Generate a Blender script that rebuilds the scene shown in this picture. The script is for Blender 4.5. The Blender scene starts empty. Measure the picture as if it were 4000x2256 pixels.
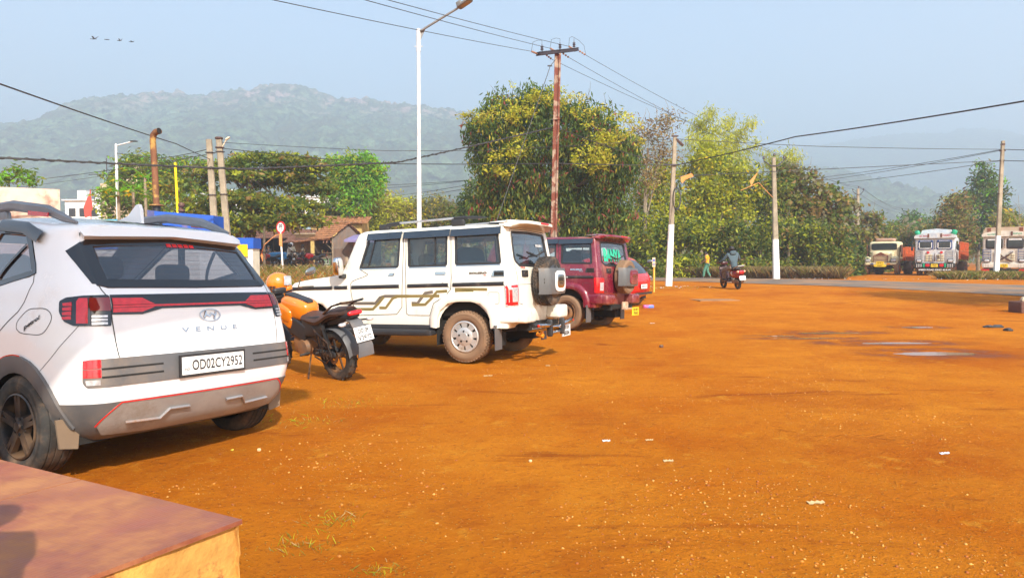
import bpy, bmesh, math, random
import numpy as np
from math import sin, cos, pi, radians as rad
from mathutils import Vector, Matrix, geometry, noise
random.seed(7); rng = np.random.default_rng(7)
S = bpy.context.scene; COL = S.collection
# ---------------------------------------------------------------- camera
F, CH, PITCH, ROLL = 2736.9, 1.4008, 0.0385, -0.0036
cd = bpy.data.cameras.new('camera'); cam = bpy.data.objects.new('camera', cd); COL.objects.link(cam)
fw = Vector((0, cos(PITCH), -sin(PITCH))); up = Vector((0, sin(PITCH), cos(PITCH))); rt = Vector((1, 0, 0))
r2 = rt*cos(ROLL)+up*sin(ROLL); u2 = up*cos(ROLL)-rt*sin(ROLL)
cam.matrix_world = Matrix(((r2.x, u2.x, -fw.x, 0), (r2.y, u2.y, -fw.y, 0), (r2.z, u2.z, -fw.z, CH), (0, 0, 0, 1)))
cd.sensor_fit = 'HORIZONTAL'; cd.sensor_width = 36; cd.lens = 36*F/4000; cd.clip_start = .05; cd.clip_end = 9000
S.camera = cam
# ---------------------------------------------------------------- sky, sun, exposure
SD = Vector((.385, -.923, 1/1.3*1.0)).normalized()
EL = math.asin(SD.z)
w = bpy.data.worlds.new('World'); S.world = w; w.use_nodes = True
nt = w.node_tree; bg = nt.nodes['Background']; sk = nt.nodes.new('ShaderNodeTexSky'); sk.sky_type = 'NISHITA'
sk.sun_disc = False; sk.sun_elevation = EL; sk.sun_rotation = math.atan2(SD.x, SD.y); sk.dust_density = 2.0; sk.air_density = 1.3; sk.ozone_density = 1.3
nt.links.new(sk.outputs[0], bg.inputs[0]); bg.inputs[1].default_value = .15
sl = bpy.data.lights.new('sun', 'SUN'); sl.energy = 4.15; sl.angle = rad(.55); sl.color = (1, .93, .82)
sun = bpy.data.objects.new('sun', sl); COL.objects.link(sun); sun.rotation_euler = SD.to_track_quat('Z', 'Y').to_euler()
S.view_settings.view_transform = 'Standard'; S.view_settings.look = 'None'; S.view_settings.exposure = .84; S.view_settings.gamma = 1
S.cycles.use_denoising = True
S.cycles.max_bounces = 6; S.cycles.diffuse_bounces = 2; S.cycles.glossy_bounces = 3; S.cycles.transparent_max_bounces = 16; S.cycles.volume_bounces = 1; S.cycles.transmission_bounces = 4
S.cycles.caustics_reflective = False; S.cycles.caustics_refractive = False
# ---------------------------------------------------------------- authoring helpers
def PX(px, d): return (px-2000)/F*d                       # world x of photo column px at distance d
def PZ(py, d, px=2000): return CH-(py-1022.6+.0036*(px-2000)*-1)/F*d
def lerp(a, b, t): return a+(b-a)*t
def sst(a, b, x):
    t = np.clip((x-a)/(b-a), 0, 1); return t*t*(3-2*t)
# ---------------------------------------------------------------- materials
MC = {}
def mat(name, col, rough=.6, metal=0., var=.12, vs=3., bump=0., bs=40., coat=0., dust=0., dcol=(.34, .16, .06), ds=2.5, spec=.5, emis=0, trans=0., c2=None, c2s=2., c2t=.5, c2w=.1):
    if name in MC: return MC[name]
    m = bpy.data.materials.new(name); m.use_nodes = True; n = m.node_tree.nodes; L = m.node_tree.links; b = n['Principled BSDF']
    tc = n.new('ShaderNodeTexCoord'); tex = tc.outputs['Object']
    def noi(sc, det=5, ro=.6):
        t = n.new('ShaderNodeTexNoise'); t.inputs['Scale'].default_value = sc; t.inputs['Detail'].default_value = det; t.inputs['Roughness'].default_value = ro; L.new(tex, t.inputs['Vector']); return t.outputs['Fac']
    def mix(f, a, bb, blend='MIX'):
        x = n.new('ShaderNodeMix'); x.data_type = 'RGBA'; x.blend_type = blend
        for i, v in ((0, f), (6, a), (7, bb)):
            if hasattr(v, 'default_value'): L.new(v, x.inputs[i])
            else: x.inputs[i].default_value = v if i == 0 else (*v, 1)
        return x.outputs[2]
    def ramp(f, lo, hi):
        r = n.new('ShaderNodeMapRange'); L.new(f, r.inputs[0]); r.inputs[1].default_value = lo; r.inputs[2].default_value = hi; r.interpolation_type = 'SMOOTHSTEP'; return r.outputs[0]
    c = mix(ramp(noi(vs), .3, .7), tuple(x*(1-var) for x in col), tuple(min(1, x*(1+var)) for x in col))
    if c2: c = mix(ramp(noi(c2s), c2t-c2w, c2t+c2w), c, c2)
    rr = None
    if dust:
        f = ramp(noi(ds, 8, .7), .62-dust*.45, .85-dust*.3)
        c = mix(f, c, dcol); k = n.new('ShaderNodeMath'); k.operation = 'MULTIPLY_ADD'; L.new(f, k.inputs[0]); k.inputs[1].default_value = .9-rough; k.inputs[2].default_value = rough; rr = k.outputs[0]
    L.new(c, b.inputs['Base Color'])
    if rr: L.new(rr, b.inputs['Roughness'])
    else: b.inputs['Roughness'].default_value = rough
    b.inputs['Metallic'].default_value = metal; b.inputs['Coat Weight'].default_value = coat; b.inputs['Coat Roughness'].default_value = .06; b.inputs['Specular IOR Level'].default_value = spec
    if emis: L.new(c, b.inputs['Emission Color']); b.inputs['Emission Strength'].default_value = emis
    if bump:
        bb = n.new('ShaderNodeBump'); bb.inputs['Strength'].default_value = min(1, bump); bb.inputs['Distance'].default_value = .02; L.new(noi(bs, 6), bb.inputs['Height']); L.new(bb.outputs[0], b.inputs['Normal'])
    MC[name] = m; return m
def glass_mat(name, tint, clear=.5, rough=.03):
    if name in MC: return MC[name]
    m = bpy.data.materials.new(name); m.use_nodes = True; n = m.node_tree.nodes; L = m.node_tree.links
    for x in list(n): n.remove(x)
    o = n.new('ShaderNodeOutputMaterial'); tr = n.new('ShaderNodeBsdfTransparent'); tr.inputs[0].default_value = (*tint, 1)
    g = n.new('ShaderNodeBsdfGlossy'); g.inputs['Roughness'].default_value = rough; g.inputs['Color'].default_value = (.95, .97, 1, 1)
    d = n.new('ShaderNodeBsdfDiffuse'); d.inputs[0].default_value = (.05, .05, .055, 1)
    lw = n.new('ShaderNodeLayerWeight'); lw.inputs[0].default_value = .5; pw_ = n.new('ShaderNodeMath'); pw_.operation = 'POWER'; L.new(lw.outputs['Facing'], pw_.inputs[0]); pw_.inputs[1].default_value = 2.6; fr = n.new('ShaderNodeMath'); fr.operation = 'MULTIPLY_ADD'; L.new(pw_.outputs[0], fr.inputs[0]); fr.inputs[1].default_value = .8; fr.inputs[2].default_value = .09; mx = n.new('ShaderNodeMixShader'); m2 = n.new('ShaderNodeMixShader')
    m2.inputs[0].default_value = clear; L.new(d.outputs[0], m2.inputs[1]); L.new(tr.outputs[0], m2.inputs[2])
    L.new(fr.outputs[0], mx.inputs[0]); L.new(m2.outputs[0], mx.inputs[1]); L.new(g.outputs[0], mx.inputs[2]); L.new(mx.outputs[0], o.inputs[0])
    MC[name] = m; return m
def leaf_mat(name, col, tl=.46, var=.35, vs=.6):
    if name in MC: return MC[name]
    m = bpy.data.materials.new(name); m.use_nodes = True; n = m.node_tree.nodes; L = m.node_tree.links; b = n['Principled BSDF']
    tc = n.new('ShaderNodeTexCoord'); t = n.new('ShaderNodeTexNoise'); t.inputs['Scale'].default_value = vs; t.inputs['Detail'].default_value = 4; L.new(tc.outputs['Object'], t.inputs['Vector'])
    x = n.new('ShaderNodeMix'); x.data_type = 'RGBA'; L.new(t.outputs['Fac'], x.inputs[0]); x.inputs[6].default_value = (*[c*(1-var) for c in col], 1); x.inputs[7].default_value = (*[c*(1+var) for c in col], 1)
    L.new(x.outputs[2], b.inputs['Base Color']); b.inputs['Roughness'].default_value = .55; b.inputs['Specular IOR Level'].default_value = .3
    tb = n.new('ShaderNodeBsdfTranslucent'); L.new(x.outputs[2], tb.inputs[0]); ms = n.new('ShaderNodeMixShader'); ms.inputs[0].default_value = tl
    L.new(b.outputs[0], ms.inputs[1]); L.new(tb.outputs[0], ms.inputs[2]); L.new(ms.outputs[0], n['Material Output'].inputs[0]); MC[name] = m; return m
# ---------------------------------------------------------------- mesh builder
class MB:
    def __init__(s): s.v = []; s.f = []; s.mi = []; s.M = None; s.m = 0
    def add(s, vs, fs, m=None):
        o = len(s.v)
        s.v += [tuple(s.M @ Vector(v)) if s.M else tuple(v) for v in vs]
        s.f += [tuple(i+o for i in f) for f in fs]; s.mi += [s.m if m is None else m]*len(fs); return s
    def box(s, c, d, rz=0, m=None, R=None):
        x, y, z = d[0]/2, d[1]/2, d[2]/2; Rm = R or Matrix.Rotation(rz, 3, 'Z'); c = Vector(c)
        vs = [c+Rm@Vector((a*x, b*y, e*z)) for e in (-1, 1) for b in (-1, 1) for a in (-1, 1)]
        return s.add(vs, [(0, 2, 3, 1), (4, 5, 7, 6), (0, 1, 5, 4), (2, 6, 7, 3), (0, 4, 6, 2), (1, 3, 7, 5)], m)
    def rbox(s, c, d, e=.3, n=12, rz=0, m=None, R=None):
        Rm = R or Matrix.Rotation(rz, 3, 'Z'); c = Vector(c); vs = []; fs = []
        pw = lambda t, k: math.copysign(abs(t)**k, t)
        for i in range(n+1):
            a = -pi/2+pi*i/n
            for j in range(2*n):
                b = 2*pi*j/(2*n); q = Vector((pw(cos(a), e)*pw(cos(b), e)*d[0]/2, pw(cos(a), e)*pw(sin(b), e)*d[1]/2, pw(sin(a), e)*d[2]/2)); vs.append(c+Rm@q)
        for i in range(n):
            for j in range(2*n):
                k = (j+1) % (2*n); fs.append((i*2*n+j, i*2*n+k, (i+1)*2*n+k, (i+1)*2*n+j))
        return s.add(vs, fs, m)
    def tube(s, pts, r, seg=8, m=None, closed=False, cap=True, sq=1.):
        P = [Vector(p) for p in pts]; n = len(P); R = r if hasattr(r, '__len__') else [r]*n; vs = []; fs = []; prev = None
        for i in range(n):
            a = P[i-1] if (i > 0 or closed) else P[i]; b = P[(i+1) % n] if (i < n-1 or closed) else P[i]
            t = (b-a).normalized() if (b-a).length > 1e-9 else Vector((0, 0, 1))
            if prev is None: q = Vector((0, 0, 1)) if abs(t.z) < .9 else Vector((1, 0, 0)); nx = t.cross(q).normalized()
            else: nx = (prev-t*prev.dot(t)); nx = nx.normalized() if nx.length > 1e-6 else prev
            prev = nx; ny = t.cross(nx)
            for j in range(seg):
                a2 = 2*pi*j/seg+pi/seg; vs.append(P[i]+nx*cos(a2)*R[i]+ny*sin(a2)*R[i]*sq)
        for i in range(n if closed else n-1):
            for j in range(seg):
                k = (j+1) % seg; i2 = (i+1) % n; fs.append((i*seg+j, i*seg+k, i2*seg+k, i2*seg+j))
        if cap and not closed: fs += [tuple(range(seg-1, -1, -1)), tuple((n-1)*seg+j for j in range(seg))]
        return s.add(vs, fs, m)
    def lathe(s, prof, c=(0, 0, 0), ax='X', seg=32, m=None, sx=1.):
        # prof: (radius, offset along axis)
        vs = []; fs = []; c = Vector(c)
        for r, o in prof:
            for j in range(seg):
                a = 2*pi*j/seg; p = (o, r*cos(a), r*sin(a)) if ax == 'X' else ((r*cos(a), o, r*sin(a)) if ax == 'Y' else (r*cos(a), r*sin(a)*sx, o)); vs.append(c+Vector(p))
        for i in range(len(prof)-1):
            for j in range(seg):
                k = (j+1) % seg; fs.append((i*seg+j, i*seg+k, (i+1)*seg+k, (i+1)*seg+j))
        return s.add(vs, fs, m)
    def prism(s, poly, h0, h1, ax='Z', m=None):
        # poly 2d; extrude along ax. X: (y,z) Y: (x,z) Z: (x,y)
        g = {'X': lambda p, h: (h, p[0], p[1]), 'Y': lambda p, h: (p[0], h, p[1]), 'Z': lambda p, h: (p[0], p[1], h)}[ax]; n = len(poly)
        vs = [g(p, h0) for p in poly]+[g(p, h1) for p in poly]
        fs = [tuple(range(n-1, -1, -1)), tuple(range(n, 2*n))]+[(i, (i+1) % n, (i+1) % n+n, i+n) for i in range(n)]
        return s.add(vs, fs, m)
    def cyl(s, a, b, r, seg=12, m=None, r2=None): return s.tube([a, b], [r, r if r2 is None else r2], seg, m)
    def sph(s, c, r, n=10, m=None, sc=(1, 1, 1)):
        return s.rbox(c, (2*r*sc[0], 2*r*sc[1], 2*r*sc[2]), 1., n, m=m)
    def build(s, name, mats, parent=None, smooth=40, **kw):
        me = bpy.data.meshes.new(name); me.from_pydata(s.v, [], s.f)
        mats = mats if isinstance(mats, (list, tuple)) else [mats]
        for x in mats: me.materials.append(x)
        if len(mats) > 1: me.polygons.foreach_set('material_index', s.mi)
        if smooth is not None and len(s.f):
            me.shade_smooth(); me.set_sharp_from_angle(angle=rad(smooth))
        me.update()
        return link(name, me, parent, **kw)
def link(name, me, parent=None, label=None, cat=None, group=None, kind=None, loc=None, rz=None):
    o = bpy.data.objects.new(name, me); COL.objects.link(o)
    if parent: o.parent = parent
    if loc: o.location = loc
    if rz: o.rotation_euler = (0, 0, rz)
    tag(o, label, cat, group, kind); return o
def tag(o, label=None, cat=None, group=None, kind=None):
    for k, v in (('label', label), ('category', cat), ('group', group), ('kind', kind)):
        if v: o[k] = v
    return o
def thing(name, label, cat, loc=(0, 0, 0), rz=0, group=None):
    o = bpy.data.objects.new(name, None); COL.objects.link(o); o.location = loc; o.rotation_euler = (0, 0, rz); o.empty_display_size = .2
    return tag(o, label, cat, group)
def dup(o, loc, rz, label, parent=None):
    def cp(x, par):
        c = x.copy(); COL.objects.link(c)
        if par: c.parent = par
        for ch in [k for k in bpy.data.objects if k.parent == x]: cp(ch, c)
        return c
    c = cp(o, parent); c.location = loc; c.rotation_euler = (o.rotation_euler.x, o.rotation_euler.y, rz)
    if label: c['label'] = label
    return c
_tc = {}
def text(s, size=1., bold=0., width=None, ext=.0, sp=1.):
    """flat text as (verts, faces) in xy, centred on x, base at y=0"""
    k = (s, bold, ext, sp)
    if k not in _tc:
        cu = bpy.data.curves.new('t', 'FONT'); cu.body = s; cu.offset = bold; cu.extrude = ext; cu.resolution_u = 3; cu.space_character = sp
        o = bpy.data.objects.new('t', cu); COL.objects.link(o); me = bpy.data.meshes.new_from_object(o.evaluated_get(bpy.context.evaluated_depsgraph_get()))
        vs = [tuple(v.co) for v in me.vertices]; fs = [tuple(p.vertices) for p in me.polygons]
        bpy.data.objects.remove(o); bpy.data.curves.remove(cu); bpy.data.meshes.remove(me); _tc[k] = (vs, fs)
    vs, fs = _tc[k]
    xs = [v[0] for v in vs]; ys = [v[1] for v in vs]; cx = (min(xs)+max(xs))/2; y0 = min(ys); h = max(ys)-y0
    sy = size/h; sx = sy if width is None else width/(max(xs)-min(xs))
    return [((v[0]-cx)*sx, (v[1]-y0)*sy, v[2]) for v in vs], fs
def text_on(mb, s, c, xdir, ydir, size, width=None, bold=.02, m=None, sp=1.):
    vs, fs = text(s, size, bold, width, sp=sp); c = Vector(c); xd = Vector(xdir).normalized(); yd = Vector(ydir).normalized(); zd = xd.cross(yd)
    return mb.add([c+xd*v[0]+yd*v[1]+zd*.001 for v in vs], fs, m)
HAZE = .0012
# ---------------------------------------------------------------- terrain
def vnoise(x, y, seed=0):
    xi = np.floor(x).astype(np.int64); yi = np.floor(y).astype(np.int64); xf = x-xi; yf = y-yi; xf = xf*xf*(3-2*xf); yf = yf*yf*(3-2*yf)
    def h(a, b):
        n = (a*374761393+b*668265263+seed*974634777) & 0x7fffffff; n = ((n ^ (n >> 13))*1274126177) & 0x7fffffff; return ((n ^ (n >> 16)) & 0xffff)/65535.
    return lerp(lerp(h(xi, yi), h(xi+1, yi), xf), lerp(h(xi, yi+1), h(xi+1, yi+1), xf), yf)*2-1
def fbm(x, y, o=4, seed=0, g=.5):
    t = 0; a = 1; s = 0
    for i in range(o): t = t+a*vnoise(x*2**i, y*2**i, seed+i); s += a; a *= g
    return t/s
PUD = [(6.45, 10.5, .62, .19), (6.4, 11.9, .75, .13), (5.35, 12.7, .6, .08), (6.2, 13.6, .62, .12), (8.5, 14.6, .35, .10), (5.0, 13.1, .35, .07)]
def terr(x, y, fine=True):
    x = np.asarray(x, float); y = np.asarray(y, float)
    zr = .35*sst(13, 30, y); zl = 1.05*sst(23, 31, y)
    k = sst(1.5, -6, x)
    z = zr*(1-k)+zl*k+.04*sst(60, 120, y)*fbm(x/20, y/20, 2, 5)
    nr = sst(22, 14, y)
    if fine:
        z = z+nr*(.012*fbm(x*.9, y*.9, 3, 3)+.010*fbm(x*3.2, y*3.2, 4, 9)*sst(14, 6, y))
        for px, py, a, b in PUD: z = z-.012*np.exp(-(((x-px)/(a*1.1))**2+((y-py)/(b*1.3))**2))
    return z
def grid(xs, ys, zf, name, m, kind='structure'):
    X, Y = np.meshgrid(xs, ys); Z = zf(X, Y); n, k = X.shape
    co = np.stack([X, Y, Z], -1).reshape(-1, 3).astype(np.float32)
    i = np.arange(n*k).reshape(n, k); q = np.stack([i[:-1, :-1], i[:-1, 1:], i[1:, 1:], i[1:, :-1]], -1).reshape(-1, 4)
    return qmesh(name, co, q, m, kind=kind)
def qmesh(name, co, q, m, mi=None, smooth=True, parent=None, **kw):
    me = bpy.data.meshes.new(name); nf, k = q.shape
    me.vertices.add(len(co)); me.vertices.foreach_set('co', np.asarray(co, np.float32).ravel())
    me.loops.add(nf*k); me.loops.foreach_set('vertex_index', q.astype(np.int32).ravel())
    me.polygons.add(nf); me.polygons.foreach_set('loop_start', np.arange(0, nf*k, k, dtype=np.int32))
    for x in (m if isinstance(m, (list, tuple)) else [m]): me.materials.append(x)
    if mi is not None: me.polygons.foreach_set('material_index', mi.astype(np.int32))
    me.update(calc_edges=True)
    if smooth: me.shade_smooth()
    return link(name, me, parent, **kw)
def soil_mat():
    m = bpy.data.materials.new('laterite'); m.use_nodes = True; n = m.node_tree.nodes; L = m.node_tree.links; b = n['Principled BSDF']
    tc = n.new('ShaderNodeTexCoord'); tex = tc.outputs['Object']
    def noi(sc, det=6, ro=.6, vec=None, dist=0):
        t = n.new('ShaderNodeTexNoise'); t.inputs['Scale'].default_value = sc; t.inputs['Detail'].default_value = det; t.inputs['Roughness'].default_value = ro; t.inputs['Distortion'].default_value = dist; L.new(vec or tex, t.inputs['Vector']); return t.outputs['Fac']
    def rmp(f, lo, hi, a=0., b2=1.):
        r = n.new('ShaderNodeMapRange'); L.new(f, r.inputs[0]); r.inputs[1].default_value = lo; r.inputs[2].default_value = hi; r.inputs[3].default_value = a; r.inputs[4].default_value = b2; r.interpolation_type = 'SMOOTHSTEP'; return r.outputs[0]
    def mix(f, a, bb):
        x = n.new('ShaderNodeMix'); x.data_type = 'RGBA'
        for i, v in ((0, f), (6, a), (7, bb)):
            if hasattr(v, 'default_value'): L.new(v, x.inputs[i])
            else: x.inputs[i].default_value = v if i == 0 else (*v, 1)
        return x.outputs[2]
    def op(o, a, bb):
        x = n.new('ShaderNodeMath'); x.operation = o
        for i, v in ((0, a), (1, bb)):
            if hasattr(v, 'default_value'): L.new(v, x.inputs[i])
            else: x.inputs[i].default_value = v
        return x.outputs[0]
    c = mix(rmp(noi(.35, 5, .6), .35, .65), (.40, .100, .004), (.54, .185, .012))
    c = mix(rmp(noi(1.1, 8, .65), .42, .62), c, (.47, .145, .008))
    mp = n.new('ShaderNodeMapping'); L.new(tex, mp.inputs[0]); mp.inputs['Rotation'].default_value = (0, 0, .5); mp.inputs['Scale'].default_value = (.35, 1.6, 1)
    c = mix(rmp(noi(1.2, 9, .7, mp.outputs[0], .6), .56, .70), c, (.27, .062, .006))        # tyre worn darker streaks
    c = mix(rmp(noi(.45, 9, .74), .48, .66, 0, .55), c, (.33, .078, .006))
    c = mix(rmp(noi(5, 9, .8), .53, .62, 0, .5), c, (.34, .085, .006))
    c = mix(rmp(noi(2.6, 9, .75), .56, .66, 0, .6), c, (.56, .235, .022))
    c = mix(rmp(noi(9, 8, .75), .60, .72, 0, .75), c, (.60, .28, .035))                      # pale crumbs
    c = mix(rmp(noi(30, 6, .8), .54, .66, 0, .75), c, (.17, .045, .012))                     # dark grains
    v = n.new('ShaderNodeTexVoronoi'); v.inputs['Scale'].default_value = 26; L.new(tex, v.inputs['Vector'])
    c = mix(rmp(v.outputs['Distance'], .16, .10, 0, .8), c, (.60, .33, .07))
    wet = None
    for px, py, a, bb in PUD:
        k = n.new('ShaderNodeMapping'); L.new(tex, k.inputs[0]); k.vector_type = 'TEXTURE'; k.inputs['Location'].default_value = (px, py, 0); k.inputs['Scale'].default_value = (a*2.2, bb*4.2, 9)
        g = n.new('ShaderNodeVectorMath'); g.operation = 'LENGTH'; L.new(k.outputs[0], g.inputs[0]); f = rmp(g.outputs['Value'], 1.15, .6)
        wet = f if wet is None else op('MAXIMUM', wet, f)
    wet = op('MULTIPLY', wet, rmp(noi(2.2, 6, .7), .35, .6))
    c = mix(wet, c, (.20, .045, .006))
    # beyond the lot: dry scrubby soil on the left bank
    L.new(c, b.inputs['Base Color']); L.new(rmp(wet, 0, 1, .95, .42), b.inputs['Roughness']); b.inputs['Specular IOR Level'].default_value = .06
    h = op('ADD', op('MULTIPLY', noi(14, 9, .75), .6), op('MULTIPLY', noi(60, 5, .7), .25)); h = op('ADD', h, op('MULTIPLY', rmp(v.outputs['Distance'], .2, .02), .35))
    trk = None                                                     # tyre tracks: long arcs with a tread pattern, broken up by noise
    for cx, cy, R in ((-14, 2, 15.2), (-14, 2, 16.65), (-9, 12, 12.4), (-9, 12, 11.0), (16, -3, 13.1), (16, -3, 14.5), (3, -22, 27.5), (3, -22, 26.1), (20, 16, 19.5), (20, 16, 18.1)):
        sb = n.new('ShaderNodeVectorMath'); sb.operation = 'SUBTRACT'; L.new(tex, sb.inputs[0]); sb.inputs[1].default_value = (cx, cy, 0); k = n.new('ShaderNodeSeparateXYZ'); L.new(sb.outputs[0], k.inputs[0])
        ln = op('SQRT', op('ADD', op('MULTIPLY', k.outputs[0], k.outputs[0]), op('MULTIPLY', k.outputs[1], k.outputs[1])), 0); dd = op('ABSOLUTE', op('SUBTRACT', ln, R), 0)
        band = rmp(dd, .11, .07); an = op('MULTIPLY', op('ARCTAN2', k.outputs[1], k.outputs[0]), R*38.); 
        v_ = op('MULTIPLY', band, rmp(op('SINE', op('ADD', an, op('MULTIPLY', dd, 55)), 0), -.2, .6)); trk = v_ if trk is None else op('MAXIMUM', trk, v_)
    trk = op('MULTIPLY', op('MULTIPLY', trk, rmp(noi(.55, 5, .7), .50, .66)), rmp(noi(7, 5, .7), .38, .62))
    h = op('SUBTRACT', h, op('MULTIPLY', trk, .24)); c = mix(op('MULTIPLY', trk, .55), c, (.25, .058, .006)); L.new(c, b.inputs['Base Color'])
    bp = n.new('ShaderNodeBump'); bp.inputs['Strength'].default_value = 1; bp.inputs['Distance'].default_value = .055; L.new(h, bp.inputs['Height']); L.new(bp.outputs[0], b.inputs['Normal'])
    return m
SOIL = soil_mat()
def spaced(a, segs):
    o = [a]
    for b, st in segs:
        n = max(1, int(round((b-o[-1])/st))); o += list(np.linspace(o[-1], b, n+1)[1:])
    return np.array(o)
xs = np.concatenate([-spaced(0, [(6, .05), (22, .4), (80, 2), (500, 30), (2600, 150)])[::-1][:-1], spaced(0, [(7, .05), (13, .1), (30, .4), (80, 2), (500, 30), (2600, 150)])])
ys = spaced(-60, [(0, 5), (1.8, .3), (9, .05), (15, .09), (36, .35), (70, .8), (200, 6), (900, 30), (4200, 200)])
grid(xs, ys, terr, 'ground', SOIL)
def tz(x, y): return float(terr(x, y))
# road
ASPH = mat('asphalt', (.13, .105, .085), .85, var=.2, vs=.8, bump=.4, bs=60, c2=(.30, .155, .065), c2s=.5, c2t=.52, c2w=.16)
near = [(-60, 66), (-30, 58), (-14, 52), (0, 43.6), (5, 40), (8.2, 37.5), (12.9, 29.6), (16.5, 22.9), (21, 14.5), (27, 2), (30, -20)]
far = [(-60, 74), (-30, 66), (-12, 60), (2, 50), (7, 46), (10, 43.9), (17.2, 38.4), (21.1, 28.6), (27, 17), (34, 4), (38, -20)]
def resamp(P, n):
    P = np.array(P, float); d = np.r_[0, np.cumsum(np.hypot(*np.diff(P, axis=0).T))]; t = np.linspace(0, d[-1], n); return np.stack([np.interp(t, d, P[:, 0]), np.interp(t, d, P[:, 1])], 1)
A, B_ = resamp(near, 160), resamp(far, 160)
A = A+.25*fbm(np.arange(160)*.35, np.zeros(160), 3, 2)[:, None]; m_ = 14; co = []
for i in range(160):
    for j in range(m_):
        t = j/(m_-1); x, y = lerp(A[i], B_[i], t); e = .035*sst(0, .08, t)*sst(1, .92, t); co.append((x, y, float(terr(x, y, False))+.015+e))
i_ = np.arange(160*m_).reshape(160, m_); q = np.stack([i_[:-1, :-1], i_[:-1, 1:], i_[1:, 1:], i_[1:, :-1]], -1).reshape(-1, 4)[:, ::-1]
qmesh('road', np.array(co), q, ASPH, kind='structure')
# puddles of brown water
WAT = mat('muddy_water', (.34, .16, .09), .05, var=.05, spec=.9)
for k, (px, py, a, b) in enumerate(PUD):
    mb = MB(); n = 56; vs = [(px, py, 0)]
    for j in range(n):
        t = 2*pi*j/n; r = 1+.30*noise.noise((cos(t)*1.6+k*7, sin(t)*1.6, .3))+.12*noise.noise((cos(t)*5, sin(t)*5+k, 2)); vs.append((px+a*r*cos(t), py+b*r*sin(t), 0))
    zz = tz(px, py)+.0065; vs = [(x, y, zz) for x, y, z in vs]
    mb.add(vs, [(0, j+1, (j+1) % n+1) for j in range(n)]); mb.build('puddle', WAT, smooth=None, kind='structure')
# loose stones, one counted mass
def scatter_stones(name, n, xr, yr, s0, s1, m, ok=None):
    bx = np.array([(a, b, c) for a in (-1, 1) for b in (-1, 1) for c in (-1, 1)], float)*.5; bx[bx[:, 2] > 0, :2] *= .6
    fc = np.array([(0, 1, 3, 2), (4, 6, 7, 5), (0, 4, 5, 1), (2, 3, 7, 6), (0, 2, 6, 4), (1, 5, 7, 3)])
    y = yr[0]+(yr[1]-yr[0])*rng.random(n*3)**1.5; x = rng.uniform(xr[0], xr[1], n*3)*np.maximum(y/6, .5); kk = rng.random(n*3) < (.04+.96*sst(.02, .45, fbm(x*.7, y*.7, 4, 77))); y = y[kk][:n]; x = x[kk][:n]; n = len(x)
    s = s0+(s1-s0)*rng.random(n)**3; a = rng.uniform(0, 6.3, n); z = terr(x, y)
    P = bx[None]*s[:, None, None]*(rng.uniform(.6, 1.4, (n, 1, 3))*np.array([1, 1, .6])); P += rng.normal(0, .1, P.shape)*s[:, None, None]
    X = P[..., 0]*np.cos(a)[:, None]-P[..., 1]*np.sin(a)[:, None]; Y = P[..., 0]*np.sin(a)[:, None]+P[..., 1]*np.cos(a)[:, None]
    co = np.stack([X+x[:, None], Y+y[:, None], P[..., 2]+z[:, None]+s[:, None]*.12], -1).reshape(-1, 3)
    q = (fc[None]+8*np.arange(n)[:, None, None]).reshape(-1, 4); return qmesh(name, co, q, m, mi=np.repeat(rng.integers(0, len(m), n), 6), smooth=False, kind='stuff', label='loose laterite pebbles scattered over the red dirt lot', cat='gravel')
scatter_stones('gravel', 9000, (-4.5, 5), (2.2, 16), .004, .016, [mat('stone_a', (.46, .18, .025), .9), mat('stone_b', (.30, .085, .015), .9), mat('stone_c', (.52, .26, .055), .9), mat('stone_d', (.42, .15, .02), .9)])
# ---------------------------------------------------------------- hills
def hill_mat(name, green, rock, thr, s=.012):
    m = bpy.data.materials.new(name); m.use_nodes = True; n = m.node_tree.nodes; L = m.node_tree.links; b = n['Principled BSDF']; tc = n.new('ShaderNodeTexCoord')
    def noi(sc, det, ro=.65):
        t = n.new('ShaderNodeTexNoise'); t.inputs['Scale'].default_value = sc; t.inputs['Detail'].default_value = det; t.inputs['Roughness'].default_value = ro; L.new(tc.outputs['Object'], t.inputs['Vector']); return t.outputs['Fac']
    def mr(f, a, bb, c=0., d=1.):
        r = n.new('ShaderNodeMapRange'); L.new(f, r.inputs[0]); r.inputs[1].default_value = a; r.inputs[2].default_value = bb; r.inputs[3].default_value = c; r.inputs[4].default_value = d; return r.outputs[0]
    def mix(f, a, bb):
        x = n.new('ShaderNodeMix'); x.data_type = 'RGBA'
        for i, v in ((0, f), (6, a), (7, bb)):
            if hasattr(v, 'default_value'): L.new(v, x.inputs[i])
            else: x.inputs[i].default_value = (*v, 1)
        return x.outputs[2]
    c = mix(mr(noi(.06, 9, .85), .42, .60), tuple(g*.10 for g in green), tuple(g*4.6 for g in green)); c = mix(mr(noi(s, 5), .45, .65), c, (green[0]*1.5, green[1]*1.1, green[2]))
    sp = n.new('ShaderNodeSeparateXYZ'); L.new(tc.outputs['Object'], sp.inputs[0]); zz = mr(sp.outputs[2], thr[0], thr[1]); mu = n.new('ShaderNodeMath'); mu.operation = 'MULTIPLY'; L.new(zz, mu.inputs[0]); L.new(mr(noi(.030, 9, .8), .52, .56), mu.inputs[1])
    c = mix(mu.outputs[0], c, rock); L.new(c, b.inputs['Base Color']); b.inputs['Roughness'].default_value = 1; b.inputs['Specular IOR Level'].default_value = 0
    bp = n.new('ShaderNodeBump'); bp.inputs['Distance'].default_value = 5; L.new(noi(.12, 5), bp.inputs['Height']); L.new(bp.outputs[0], b.inputs['Normal']); return m
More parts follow.
